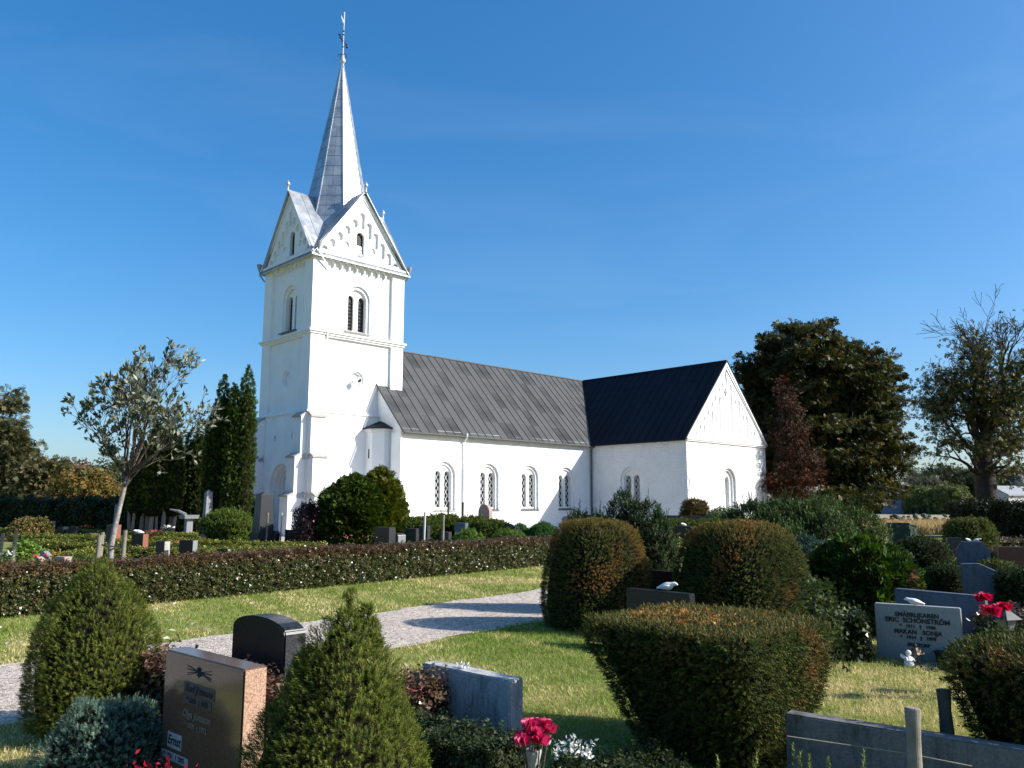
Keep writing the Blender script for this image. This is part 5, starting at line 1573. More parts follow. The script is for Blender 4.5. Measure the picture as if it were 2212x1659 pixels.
def spray(name, label, loc, n, rad, h, cols, size, seed, cat='flowers', leaves=40):
    rng = np.random.default_rng(seed); t = thing(name, label, cat, loc)
    P = np.stack([rng.normal(0, rad, n), rng.normal(0, rad * .8, n), h + rng.normal(0, .03, n)], 1)
    link('blossoms', arr_mesh('blossoms', [scatter(TL1, P, np.stack([rng.normal(0, 1, n), rng.normal(0, 1, n), rng.uniform(.2, 1, n)], 1), size * rng.uniform(.7, 1.3, n), pal(rng, n, cols, None, .12), rng)]), M['petal'], t)
    m = leaves; Q = np.stack([rng.normal(0, rad * 1.1, m), rng.normal(0, rad, m), rng.uniform(.01, h * .95, m)], 1)
    link('leaves', arr_mesh('leaves', [scatter(TL1, Q, np.stack([rng.normal(0, 1, m), rng.normal(0, 1, m), rng.uniform(0, 1.2, m)], 1), size * 1.4, pal(rng, m, [(.03, .055, .015), (.055, .085, .024)]), rng)]), M['leaf'], t)
    return t
for k, (x, y, lab) in enumerate(((1207, 1622, 'white flowers, left tuft of three before the lawn'), (1235, 1616, 'white flowers, middle tuft of three before the lawn'), (1268, 1624, 'white flowers, right tuft of three before the lawn'))):
    q = at(x, y, 4.72); spray('white_flowers', lab, (q[0], q[1], 0), 40, .024, q[2], [(.85, .85, .80), (.78, .78, .7)], .03, 80 + k, leaves=26)
q = at(892, 1488, 5.75)
spray('sedum', 'dark red and pink sedum heads left of the light grey stone', (q[0] - .02, q[1], 0), 70, .07, q[2] + .0, [(.34, .06, .06), (.44, .20, .22), (.28, .045, .05)], .026, 84, leaves=60)
q = at(345, 1642, 4.2)
spray('red_flowers', 'bed of deep red flowers at the foot of the brown gravestone', (q[0] - .06, q[1], 0), 150, .13, q[2] - .10, [(.30, .008, .022), (.40, .02, .035), (.2, .005, .015)], .034, 85, leaves=90)
q = at(2142, 1302, 7.0)
blossoms('red_rose_bush', 'tall crimson roses beside the lantern at the right edge', (q[0], 7.0, 0), [(-.06, 0, q[2] + .02, .062), (-.03, -.03, q[2] - .09, .075), (.10, .0, q[2] - .06, .062)], [(.58, .02, .07), (.68, .04, .10), (.42, .01, .05)], .05, 86, leafc=(110, .06, q[2] - .12, .05))
q = gx(1790, 8.6)
spray('rose_bush', 'leafy rose bush with pale leaves left of the lettered gravestone', q, 1, .02, .78, [(.20, .10, .10)], .05, 87, 'bush', 10)
rng = np.random.default_rng(88); n = 230
t = thing('leafy_shrub', 'dark glossy-leaved shrub in front of the cypress, left of the lettered stone', 'shrub', gx(1800, 8.6))
P = np.stack([rng.normal(-.05, .15, n), rng.normal(0, .16, n), np.abs(rng.normal(.32, .2, n))], 1); P[:60, 0] = rng.normal(-.15, .05, 60); P[:60, 2] = rng.uniform(.5, .82, 60)
link('foliage', arr_mesh('foliage', [scatter(TTW[0], P, np.stack([rng.normal(0, 1, n), rng.normal(0, 1, n), rng.uniform(0, 1, n)], 1), .12, pal(rng, n, [(.05, .07, .022), (.09, .11, .04), (.03, .045, .014)]), rng)]), M['leaf'], t)
bb = B()
for k in range(5): bb.tube([(rng.normal(0, .05), 0, 0), (rng.normal(-.1, .1), rng.normal(0, .05), .35), (-.15 + rng.normal(0, .12), 0, .68)], .008, 5)
bb.done('stems', M['bark'], t)
hedge('low_hedge', 'dark low hedge left of the lettered gravestone', [gx(1775, 9.0)[:2], gx(1868, 8.9)[:2]], .5, .40, 2600, .085, DK, [.4, .3, .2, .1], seed=57, rag=.04)
hedge('low_hedge', 'brown-green low hedge between the lettered stone and the right-edge yew', [gx(2140, 8.6)[:2], gx(2360, 7.8)[:2]], .42, .44, 4200, .075, [(.05, .06, .02), (.085, .075, .03), (.11, .06, .035)], seed=58, rag=.04, top=(.12, .065, .04))

# ================================================================== fallen leaves on the far strip of lawn
LM = []
for k in range(3):
    v, f, tn = TL1; r = np.random.default_rng(k); v2 = v + r.normal(0, .06, v.shape); v2 = v2[:, [2, 0, 1]]
    LM.append(arr_mesh('fallen_leaf', [(v2, f, np.array([(.62, .60, .56), (.50, .44, .36), (.20, .11, .06)][k]))])); LM[-1].materials.append(M['petal'])
LEAF = [(5, 1360, 0), (28, 1363, 2), (64, 1362, 2), (60, 1340, 2), (78, 1372, 0), (70, 1388, 0), (60, 1391, 0), (40, 1396, 1), (33, 1431, 2), (367, 1348, 0), (381, 1356, 0), (398, 1360, 0), (421, 1350, 0), (441, 1366, 0), (381, 1371, 1), (368, 1386, 0),
        (388, 1381, 0), (356, 1372, 2), (390, 1299, 0), (372, 1312, 1), (498, 1372, 1), (545, 1310, 0), (610, 1298, 1), (676, 1282, 0), (745, 1276, 1), (340, 1318, 0), (318, 1336, 1), (12, 1400, 0), (92, 1379, 2), (432, 1390, 1)]
rng = np.random.default_rng(9)
for x, y, k in LEAF:
    q = gp(x, y); o = link('fallen_leaf', LM[k], None, None, (q[0], q[1], .04), rng.uniform(0, 6)); s = rng.uniform(.06, .11); o.scale = (s, s, s); o.rotation_euler = (rng.normal(0, .3), rng.normal(0, .3), rng.uniform(0, 6))
    tag(o, ('pale curled fallen leaf on the grass strip before the long hedge', 'tan fallen leaf on the grass strip before the long hedge', 'dark brown fallen leaf on the grass strip before the long hedge')[k], 'leaf', ('pale fallen leaves', 'tan fallen leaves', 'dark fallen leaves')[k])

# ================================================================== graves beyond the long hedge
BOX = [(.10, .12, .022), (.15, .165, .03), (.20, .19, .04), (.07, .09, .018)]
rows = [  # x0, Y0 -> x1, Y1 in photo columns and distances, height, colours
    ('low yellow-green box hedge nearest behind the long hedge', 300, 18.5, 640, 20.5, .36, .55),
    ('yellow-green box hedge behind the row of small stones', 205, 24.5, 700, 25.5, .30, .55),
    ('box hedge left of the staked tree, sunlit on top', 60, 27.5, 215, 26, .42, .6),
    ('golden box hedge behind the staked tree', 250, 29, 640, 27.0, .34, .55),
    ('long low box hedge in the middle of the old graves', 30, 35, 430, 30.5, .34, .6),
    ('dark box hedge in front of the red shrub', 430, 24.0, 690, 25.0, .34, .6),
    ('box hedge along the foot of the thujas', 275, 37.0, 430, 34.0, .40, .6),
    ('far box hedge at the left end of the graves', 0, 40, 230, 37, .40, .6),
    ('short box hedge left of the blue-grey shouldered stone', 40, 17.2, 110, 17.6, .42, .7),
    ('box hedge behind the pink rough-sided stone', 60, 21.5, 200, 22.5, .38, .6),
    ('golden box hedge by the white pole near the nave', 870, 25.5, 955, 25.0, .36, .7),
    ('green box hedge before the rounded bushes at the nave', 600, 27, 700, 27.5, .34, .6),
    ('low box hedge behind the two clipped bell yews', 1430, 30, 1475, 30.3, .42, .7),
    ('nearer box hedge seen between the bell yews', 1430, 25.5, 1478, 26, .5, .6)]
for k, (lab, x0, y0, x1, y1, h, wd) in enumerate(rows):
    a, b_ = gx(x0, y0)[:2], gx(x1, y1)[:2]; L = np.linalg.norm(a - b_)
    hedge('box_hedge', lab, [a, b_], wd, h * .66, int(330 * L) + 250, .13, BOX if k % 3 else [(.13, .14, .022), (.19, .185, .032), (.09, .10, .02)], T=TTW, mat='leaf', seed=100 + k, depth=.05, lump=.05, group='clipped box hedges among the graves', cat='hedge', rag=.03)

def stone(x, y, Y, wpx, hpx, mat, top='flat', side=None, label='', plinth=False, t=.14, rz=GR, wm=None):
    """gravestone whose foot is under photo column x at distance Y; size from its extent in the photo"""
    k = Y / FPX; w = (wm if wm else wpx * k * 1.25); h = hpx * k * 1.22
    return slab('gravestone', label, gx(x, Y), w, h, t * (.8 if x < 520 else 1), mat, top, -.22 if x < 520 else rz, (w * 1.15, h * .16, t * 1.7) if plinth else None, None, side, .006)
stone(17, 0, 15.8, 22, 50, 'bluegrey', 'shoulder', None, 'blue-grey gravestone with rounded shoulders behind the hedge at far left', t=.18)
stone(82, 0, 17.3, 16, 42, 'pink', 'slant', None, 'pinkish leaning book-shaped stone at left, the nearer of two', t=.18)
stone(95, 0, 18.0, 14, 46, 'grey', 'slant', None, 'grey leaning stone behind the pinkish book-shaped one', t=.18)
stone(131, 0, 15.9, 20, 54, 'pink', 'flat', 'pink', 'pink granite gravestone with rough sunlit side near the left hedge', t=.26)
stone(104, 0, 40.5, 20, 26, 'black', 'flat', None, 'wide black gravestone far left, before the dark bushes', t=.2)
stone(134, 0, 38, 11, 20, 'black', 'flat', 'cream', 'small black gravestone with side painted pale as sunlit, far left', t=.45)
stone(157, 0, 37, 16, 22, 'dkgrey', 'flat', None, 'dark green-grey gravestone right of the pale-sided one', t=.2)
stone(196, 0, 35, 13, 14, 'dkgrey', 'flat', 'red', 'tiny low stone with reddish side left of the staked trunk', t=.5)
stone(243, 0, 31.5, 17, 36, 'dkgrey', 'flat', 'red', 'tall gravestone with brick-red side right behind the staked trunk', t=.42)
stone(300, 0, 26.0, 22, 36, 'black', 'flat', 'red', 'black gravestone with brick-red side carrying a white dove', t=.34)
stone(350, 0, 24.2, 17, 30, 'dkgrey', 'flat', 'cream', 'small dark gravestone with side painted white as sunlit', t=.34)
stone(405, 0, 24.0, 26, 28, 'black', 'flat', 'grey', 'wide black gravestone with flat cap right of the white-sided one', True, t=.3)
stone(482, 0, 23.4, 20, 20, 'black', 'flat', 'grey', 'low dark stone half hidden by the long hedge', t=.2)
q = at(297, 1168, 26.0); dove('dove_figurine', 'white dove on the black stone with the brick-red side', (q[0], q[1], 36 * 26 * 1.22 / FPX + .002), .6, 1.5)
# stones in front of the tower
stone(594, 0, 30.5, 18, 28, 'black', 'chamfer', None, 'small dark chamfered stone before the church portal')
stone(624, 0, 30.5, 20, 30, 'black', 'flat', None, 'small dark square stone right of the chamfered one before the portal')
stone(830, 0, 24.4, 42, 46, 'black', 'flat', 'dkgrey', 'wide black gravestone before the large rounded thuja', True, t=.25)
stone(858, 0, 25.2, 24, 40, 'black', 'arch', 'grey', 'black curved-top gravestone beside the wide black one', t=.3)
stone(890, 0, 29, 28, 36, 'dkgrey', 'flat', None, 'dark grey stone before the clipped hedge at the nave')
stone(917, 0, 28.5, 22, 42, 'dkgrey', 'flat', None, 'taller dark grey stone with a pale rod beside it')
stone(996, 0, 27.5, 28, 50, 'bluegrey', 'flat', None, 'bluish dark gravestone behind the pale pole')
stone(962, 0, 27, 24, 36, 'dkgrey', 'flat', None, 'dark stone left of the pale pole by the nave')
stone(1010, 0, 24.5, 26, 30, 'black', 'flat', None, 'low black stone right of the pale pole')
stone(1048, 0, 36, 28, 62, 'pink', 'round', None, 'brown round-topped gravestone below the second nave window', t=.2)
stone(1100, 0, 28.5, 44, 46, 'black', 'peak', None, 'black peaked gravestone behind the green junipers')
stone(1086, 0, 34, 40, 34, 'dkgrey', 'arch', None, 'dark stone left of the two round bushes by the nave')
stone(1150, 0, 25.5, 34, 20, 'cream', 'flat', None, 'white slab lying low behind the green junipers', t=.3)
stone(1185, 0, 24.0, 46, 40, 'black', 'arch', None, 'black curved-top gravestone near the end of the long hedge', t=.14)
stone(1240, 0, 29, 46, 58, 'pink', 'arch', 'cream', 'brown curved-top gravestone with end painted pale as sunlit left of the bell yew', t=.2)
stone(1265, 0, 31, 40, 54, 'dkgrey', 'flat', 'cream', 'grey flat stone behind the brown curved one')
stone(1478, 0, 29, 44, 40, 'black', 'chamfer', None, 'black gravestone with stepped shoulders between the bell yews')
stone(1490, 0, 40, 120, 36, 'dkgrey', 'flat', None, 'long dark low wall-like stone before the transept', t=.3)
dv = gx(1478, 29.0); dove('dove_figurine', 'small white bird on the black stepped stone between the bell yews', (dv[0], dv[1], 40 * 29 * 1.22 / FPX + .002), .6, 1.3)
# obelisks and monuments
def obelisk(label, x, Y, w, h, mat, mat2=None):
    t = thing('obelisk', label, 'obelisk', gx(x, Y), GR)
    bb = B(); a, c_ = w/2, w * .33
    bb.hull8([(-a*.86, -a*.86, h*.25), (a*.86, -a*.86, h*.25), (a*.86, a*.86, h*.25), (-a*.86, a*.86, h*.25)], [(-c_, -c_, h*.94), (c_, -c_, h*.94), (c_, c_, h*.94), (-c_, c_, h*.94)])
    V = [(-c_, -c_, h*.94), (c_, -c_, h*.94), (c_, c_, h*.94), (-c_, c_, h*.94), (0, 0, h)]; bb.faces(V, [(0, 1, 4), (1, 2, 4), (2, 3, 4), (3, 0, 4)])
    bb.done('shaft', M[mat], t)
    bb = B(); bb.box(-a, a, -a, a, 0, h*.25); bb.done('pedestal', M[mat2 or mat], t, .012)
    return t
obelisk('tall dark granite obelisk left of the church portal', 566, 31.0, .70, 2.08, 'dkgrey')
obelisk('pale stone monument half hidden behind the yew bush by the thujas', 445, 36.0, .40, 2.25, 'grey')
obelisk('small grey obelisk behind the yew bush at the thuja stems', 487, 36, .42, 1.35, 'grey')
t = thing('stone_monument', 'dark monument with projecting pale top right of the thuja stems', 'monument', gx(405, 35.5), GR)
bb = B(); bb.box(-.14, .14, -.14, .14, 0, .95); bb.done('shaft', M['grey'], t, .01)
bb = B(); bb.hull8([(-.30, -.3, .95), (.30, -.3, .95), (.30, .3, .95), (-.30, .3, .95)], [(-.34, -.34, 1.12), (.34, -.34, 1.12), (.34, .34, 1.12), (-.34, .34, 1.12)]); bb.done('cap', M['grey'], t, .01)
bb = B(); bb.tube([(-.12, -.1, 1.12), (-.4, -.3, 1.28), (-.75, -.55, 1.36)], [.09, .07, .03], 8); bb.done('branch_carving', M['grey'], t)
lantern('grave_lantern', 'small pale lantern on a grave below the pale monument', gx(436, 31.5), 2.2, .4)
# stakes and poles
for (x, y, Y, r, lab) in ((6, 1152, 15.6, .032, 'leftmost wooden stake behind the hedge'), (35, 1146, 15.4, .036, 'second wooden stake from the left behind the hedge'), (216, 1156, 14.9, .044, 'stout stake tied to the young tree, left of its trunk'), (222, 1150, 16.0, .036, 'stake behind the one tied to the young tree'), (271, 1146, 14.9, .038, 'stake right of the young tree trunk')):
    tp = at(x, y, Y); post('tree_stake', lab, (tp[0] - .03, Y, 0), tp, r, group='wooden stakes behind the hedge')
for (x, y, Y, r, lab, m) in ((958, 1113, 24.0, .04, 'tall pale pole standing at the back of the long hedge', 'post'), (969, 1084, 36, .05, 'dark thin pole left of the first nave window sill', 'post_dark'), (1000, 1085, 36, .05, 'dark thin pole right under the first nave window', 'post_dark'), (918, 1106, 28, .04, 'short pale rod beside the taller dark grey stone', 'barn_white'),
                             (579, 1108, 30.5, .03, 'white pole left of the portal, by the obelisk', 'post'), (609, 1108, 30.5, .03, 'white pole right of the portal', 'barn_white'), (1229, 1112, 25.5, .05, 'brown wooden stake near the end of the long hedge', 'redclay'), (1214, 1150, 23.5, .05, 'short pale stub at the foot of the brown stake', 'barn_white')):
    tp = at(x, y, Y); post('pole', lab, (tp[0] - .02, Y, 0), tp, r, m, 'pole')

# ================================================================== staked young whitebeam
rng = np.random.default_rng(120)
wb = thing('young_whitebeam', 'young staked whitebeam with silvery leaves and pale mottled trunk', 'tree', gx(236, 15.2))
o0 = np.array(wb.location)
def rel(x, y, Y): return at(x, y, Y) - o0
tr_ = [np.array([0, 0, 0.]), rel(240, 1180, 15.2), rel(250, 1130, 15.2), rel(262, 1080, 15.2), rel(274, 1030, 15.25)]
br = [(np.array(tr_), np.array([.060, .053, .048, .044, .038]), 5)]
tips = []
for (x, y, dY, L) in ((182, 880, -.3, 1.5), (205, 830, .5, 1.6), (235, 850, -.6, 1.5), (285, 790, .0, 2.0), (330, 820, -.5, 1.7), (370, 830, .4, 1.7), (420, 900, -.2, 1.5), (400, 960, .6, 1.4), (180, 960, .5, 1.2), (430, 970, -.7, 1.4), (300, 880, .8, 1.5), (260, 900, -.9, 1.4), (350, 960, -.8, 1.2), (440, 1005, .2, 1.3), (385, 1015, -.4, 1.1), (205, 1005, -.2, 1.1), (150, 905, .2, 1.4), (440, 850, .1, 1.6)):
    e = rel(x + 16, y, 15.25 + dY); s0 = tr_[4] if rng.uniform() < .6 else tr_[3] * .5 + tr_[4] * .5
    d = e - s0; Lt = np.linalg.norm(d)
    b2, t2 = grow(s0, nrm(d) * .75 + np.array([0, 0, .35]), Lt * .76, .022, 3, rng, (2, 3), .50, .62, .09, .13, 5)
    br += b2; tips += t2
branches_mesh('trunk', [b_ for b_ in br if b_[2] >= 5], M['bark_pale'], wb, .005)
branches_mesh('branches', [b_ for b_ in br if b_[2] < 5], M['bark'], wb, .004)
P, Z = [], []
for (p, d, pts) in tips:
    k = rng.integers(3, 6)
    for j in range(k):
        i = rng.integers(1, len(pts)); P.append(pts[i] + rng.normal(0, .02, 3)); Z.append(d * .7 + .9 * nrm(rng.normal(0, 1, 3)) + np.array([0, 0, .45]))
    for j in range(4): P.append(p); Z.append(d * 1.1 + nrm(rng.normal(0, .7, 3)) + np.array([0, 0, .3]))
P, Z = np.array(P), np.array(Z); n = len(P)
kk = (P[:, 2] > 1.75)
P, Z = P[kk], Z[kk]; n = len(P)
if n > 3000:
    s_ = rng.choice(n, 3000, replace=False); P, Z = P[s_], Z[s_]; n = 3000
C = pal(rng, n, [(.052, .066, .020), (.082, .095, .034), (.034, .044, .014), (.30, .31, .24)], [.38, .3, .2, .12])
link('crown', arr_mesh('crown', [scatter((*tri_leaf(1., .43, .08), np.ones(4)), P, Z, .128 * rng.uniform(.65, 1.2, n), C, rng, .35)]), M['silver_leaf'], wb)
bb = B(); q0, q1 = rel(217, 1172, 14.95), rel(244, 1178, 15.2)
bb.tube([q0 + np.array([-.12, .02, -.03]), q0 + np.array([.0, -.07, .0]), (q0 + q1) / 2 + np.array([0, -.09, -.03]), q1 + np.array([.09, -.06, -.02]), q1 + np.array([.08, .1, -.02])], .016, 6)
bb.done('tree_tie', M['rubber'], wb)

# ================================================================== thujas by the tower
TH_C = [(.032, .058, .007), (.048, .078, .010), (.07, .10, .014), (.02, .038, .006)]
def thuja(label, x, Y, cols_, base, n, seed, tr=.08, bark='bark_red', stems=()):
    """columnar thuja; cols_: (dx, dy, radius, top) columns; base = height of the lowest foliage"""
    rng = np.random.default_rng(seed); t = thing('columnar_thuja', label, 'thuja', gx(x, Y)); parts = []
    tot = sum(c[2] * (c[3] - base) for c in cols_)
    for i, (dx, dy, r, h) in enumerate(cols_):
        prof = [(r * .5, base), (r * .85, base + .3), (r, base + (h - base) * .25), (r * .97, base + (h - base) * .55), (r * .78, base + (h - base) * .8), (r * .42, base + (h - base) * .94), (.01, h)]
        c = rev_core('inner_twigs', prof, 2, 0, .85, t); c.location = (dx, dy, 0)
        m = int(n * r * (h - base) / tot); P, Nn = rev_sample(prof, m, rng, 2, 0, r * .08, 2.2 / r, seed + i); P -= Nn * rng.uniform(0, .12, (m, 1)); P += np.array([dx, dy, 0])
        parts.append(scatter(TSP[i % 2], P, Nn * .5 + np.array([0, 0, .75]), .20 * rng.uniform(.6, 1.3, m), pal(rng, m, TH_C, [.35, .3, .15, .2]), rng, .35))
    link('crown', arr_mesh('crown', parts), M['leaf'], t)
    bb = B()
    for (dx, dy, r, lean) in stems: bb.tube([(dx, dy, 0), (dx + lean * .5, dy, base * .5), (dx + lean, dy, base + .5)], [r * 1.15, r, r * .8], 8)
    if not stems: bb.tube([(0, 0, 0), (0, 0, base + .5)], [tr, tr * .8], 8)
    bb.done('trunk', M[bark], t)
    return t
s_ = 37.5 / FPX
def cx_(a): return (a - 343) * s_
thuja('thuja clump with bare reddish stems below, behind the young tree', 335, 37.5, [(cx_(300), 0, .52, 4.6), (cx_(338), -.2, .55, 5.2), (cx_(372), .1, .5, 5.0), (cx_(322), .5, .6, 5.4), (cx_(356), .4, .55, 5.5)], 1.15, 8500, 131,
      stems=[(cx_(a), np.random.default_rng(int(a)).uniform(-.3, .4), r, l) for a, r, l in ((283, .08, -.1), (297, .07, .1), (310, .10, .05), (321, .11, 0), (337, .11, .05), (348, .07, -.05), (357, .10, .12), (365, .08, .15), (372, .10, .2))])
s2 = 36.5 / FPX
def cy_(a): return (a - 512) * s2
thuja('tall columnar thuja nearest the tower, sunlit', 500, 36.5, [(cy_(534), -.2, .46, 7.9), (cy_(510), -.3, .42, 6.9), (cy_(478), .1, .46, 7.5), (cy_(494), .4, .5, 7.2), (cy_(460), .2, .42, 6.2)], .75, 10500, 132, stems=[(cy_(545), 0, .09, 0), (cy_(528), -.1, .09, 0), (cy_(500), .1, .1, 0), (cy_(472), .2, .09, 0)], bark='bark_dark')
thuja('dark shaded thuja between the other two thujas', 424, 38.6, [(0, 0, .5, 5.6), (-.55, .3, .5, 5.3), (.55, .2, .5, 6.0)], .15, 5200, 133)

# ================================================================== bushes before the church
def lumpy(name, label, x, Y, w, h, cols, w_=None, T=TSP, n=4500, size=.22, seed=0, lump=.22, lf=1.6, mat='leaf', cat='bush', sq=2., up=.1, jit=.5, shrink=.84, depth=.14, group=None, prof=None, colf=None):
    prof = prof or [(w * .36, .0), (w * .46, h * .12), (w * .5, h * .34), (w * .46, h * .6), (w * .34, h * .82), (w * .17, h * .95), (.002, h)]
    return shrub(name, label, cat, gx(x, Y), prof, T, n, size, cols, w_, sq, .4, lump, lf, up, jit, seed, mat, shrink, group, colf, depth)
GRN = [(.028, .050, .007), (.042, .068, .009), (.065, .09, .013), (.018, .032, .005)]
GLD = [(.065, .082, .008), (.09, .10, .010), (.125, .12, .013), (.045, .06, .007)]
lumpy('rounded_thuja', 'large dark green tufted thuja bush before the tower, left half of the pair', 768, 30.0, 2.5, 2.62, GRN, n=6500, size=.26, seed=141, lump=.28)
lumpy('rounded_thuja', 'golden-green smooth domed thuja bush, right half of the pair before the nave', 818, 30.6, 1.95, 2.88, GLD, n=5600, size=.21, seed=142, lump=.13, lf=2.2)
lumpy('barberry_shrub', 'dark red-leaved shrub left of the large thuja', 668, 29.6, 1.15, 1.62, [(.028, .010, .012), (.045, .014, .014), (.10, .022, .016), (.02, .014, .010)], [.4, .3, .12, .18], TTW, 2400, .17, 143, .28, 2.2, 'leaf_gloss', 'shrub', shrink=.62, depth=.3)
lumpy('yew_bush', 'wide green yew bush left of the obelisk', 497, 32.6, 2.2, 1.35, [(.045, .07, .012), (.07, .10, .016), (.10, .13, .022)], None, TN, 4200, .2, 144, .2, 2, 'needle', up=.9, jit=.3)
HY = [(.035, .058, .010), (.055, .08, .013), (.08, .10, .018)]
bx = [('dark clipped yew hedge block right of the golden thuja', 903, 31.0, 1.55, .98, 5.), ('upright-twigged yew block below the first nave window', 955, 31.5, 1.30, 1.05, 4.), ('ragged yew block under the downpipe of the nave', 1022, 30.5, 1.0, .98, 4.), ('ragged yew block left of the round-topped stone', 1062, 29.5, 1.0, .92, 4.)]
for k, (lab, x, Y, w, h, sq) in enumerate(bx):
    lumpy('yew_block', lab, x, Y, w, h, HY, None, TN, 3600, .17, 150 + k, .07, 2.5, 'needle', 'topiary', sq, .8, .3, .9, .07, prof=[(w*.42, 0), (w*.5, h*.15), (w*.5, h*.75), (w*.44, h*.93), (w*.25, h*.99), (.002, h)])
BR = [(.025, .075, .016), (.035, .10, .02), (.05, .125, .028)]
lumpy('round_bush', 'smaller round bright green box bush below the third nave window', 1123, 31.0, .78, .78, BR, None, TN, 2200, .12, 156, .03, 3, 'needle', 'bush', 2.6, .5, .3, .92, .05)
lumpy('round_bush', 'larger round bright green box bush in the transept shadow edge', 1172, 30.5, 1.10, .86, BR, None, TN, 3000, .12, 157, .03, 3, 'needle', 'bush', 2.6, .5, .3, .92, .05)
lumpy('round_bush', 'small yellow-green round bush left of the bell yew', 1215, 32, .6, .42, GLD, None, TTW, 700, .12, 158, .03, 3, 'leaf', 'bush', 2.2)
lumpy('round_bush', 'dark green clipped bush at the corner of nave and transept', 1295, 34, 1.15, 1.05, HY, None, TN, 1800, .16, 159, .04, 3, 'needle', 'bush', 3., .5, .3, .92, .05)
JG = [(.055, .10, .018), (.08, .135, .024), (.11, .165, .034)]
lumpy('low_juniper', 'bright green spreading juniper behind the hedge, left one', 1012, 23.6, 1.25, .78, JG, None, TNF, 3600, .15, 161, .12, 3, 'needle', 'juniper', 2., .9, .4, prof=[(.45, 0), (.6, .2), (.55, .45), (.35, .66), (.12, .76), (.002, .78)])
lumpy('low_juniper', 'bright green spreading juniper behind the hedge, right one', 1100, 23.8, 1.35, .76, JG, None, TNF, 2800, .15, 162, .12, 3, 'needle', 'juniper', 2., .9, .4, prof=[(.5, 0), (.66, .2), (.58, .44), (.36, .64), (.12, .74), (.002, .76)])
lumpy('silver_ground_cover', 'grey-green leafy ground cover behind the long hedge', 880, 21.8, 1.5, .46, [(.12, .16, .10), (.17, .21, .14), (.08, .11, .06)], None, TTW, 900, .14, 163, .1, 3, 'leaf', 'plant', 2.)
lumpy('dry_shrub', 'brown-green feathery shrub among the far left graves', 62, 36, 1.6, 1.0, [(.09, .10, .02), (.14, .11, .03), (.17, .10, .04)], None, TTW, 1300, .18, 164, .2, 2, 'leaf', 'shrub', 2., .9)
lumpy('fern_shrub', 'light green feathery shrub behind the shouldered stone at far left', 45, 19.0, .9, .62, [(.09, .15, .025), (.12, .19, .03)], None, TTW, 1100, .14, 165, .12, 3, 'leaf', 'shrub', 2., .8)
lumpy('grass_tuft', 'dark green grassy tuft right of the pink rough-sided stone', 172, 16.2, .8, .46, [(.05, .085, .02), (.07, .11, .03)], None, TNF, 900, .2, 166, .08, 3, 'needle', 'plant', 2., 1.5, .15)
# topiary and shrubs before the transept
lumpy('clipped_yew', 'brown clipped yew of flowerpot shape at the transept corner', 1503, 40.5, 1.35, 1.75, [(.055, .05, .014), (.085, .06, .016), (.11, .065, .018)], None, TN, 3600, .17, 171, .03, 3, 'needle', 'topiary', 3., .4, .3, .93, .05, prof=[(.66, 0), (.66, .6), (.60, 1.1), (.52, 1.5), (.40, 1.68), (.002, 1.72)])
lumpy('rhododendron', 'pale green broad-leaved shrub below the transept gable window', 1560, 39.5, 1.9, 1.28, [(.14, .17, .05), (.19, .21, .07), (.08, .11, .03)], None, TTW, 1500, .26, 172, .18, 2, 'leaf_gloss', 'shrub')
lumpy('yew_hedge_block', 'low clipped hedge before the transept, left part', 1470, 34.0, 2.2, .92, HY, None, TN, 2200, .18, 173, .06, 2, 'needle', 'hedge', 4., .8, .3, .9)
lumpy('yew_hedge_block', 'low clipped hedge before the transept, right part', 1545, 33.0, 2.3, .95, HY, None, TN, 2200, .18, 174, .06, 2, 'needle', 'hedge', 4., .8, .3, .9)
spray('orange_flowers', 'small orange flowers by the box hedge between the bell yews', gx(1440, 26.5), 40, .25, .62, [(.5, .16, .06)], .08, 175, leaves=20)
spray('white_flowers', 'white flowering plant in a pot among the old graves', gx(364, 33), 26, .12, .66, [(.7, .68, .5), (.75, .75, .7)], .11, 176, leaves=8)
spray('red_flowers', 'dark red flowers on a grave behind the dove stone', gx(318, 31), 40, .28, .55, [(.30, .02, .05)], .10, 177, leaves=14)
spray('orange_flowers', 'orange flowers behind the dark green-grey stone at far left', gx(178, 38), 30, .22, .5, [(.55, .14, .04)], .12, 178, leaves=14)
spray('red_flowers', 'bright red flowers beside the leaning stones at far left', gx(92, 15.2), 30, .16, .66, [(.5, .03, .03)], .06, 179, leaves=20)
spray('orange_flowers', 'orange flowers between the white-sided and the wide black stones', gx(380, 24.6), 34, .2, .45, [(.45, .16, .06), (.5, .2, .12)], .08, 180, leaves=24)
spray('pink_flowers', 'small pink blooms just behind the long hedge below the thuja', gx(758, 22), 16, .35, .72, [(.55, .16, .2)], .06, 181, leaves=30)
spray('white_flowers', 'white flowers at the foot of the shouldered stone at far left', gx(14, 14.9), 16, .06, .72, [(.7, .7, .66)], .06, 182, leaves=12)

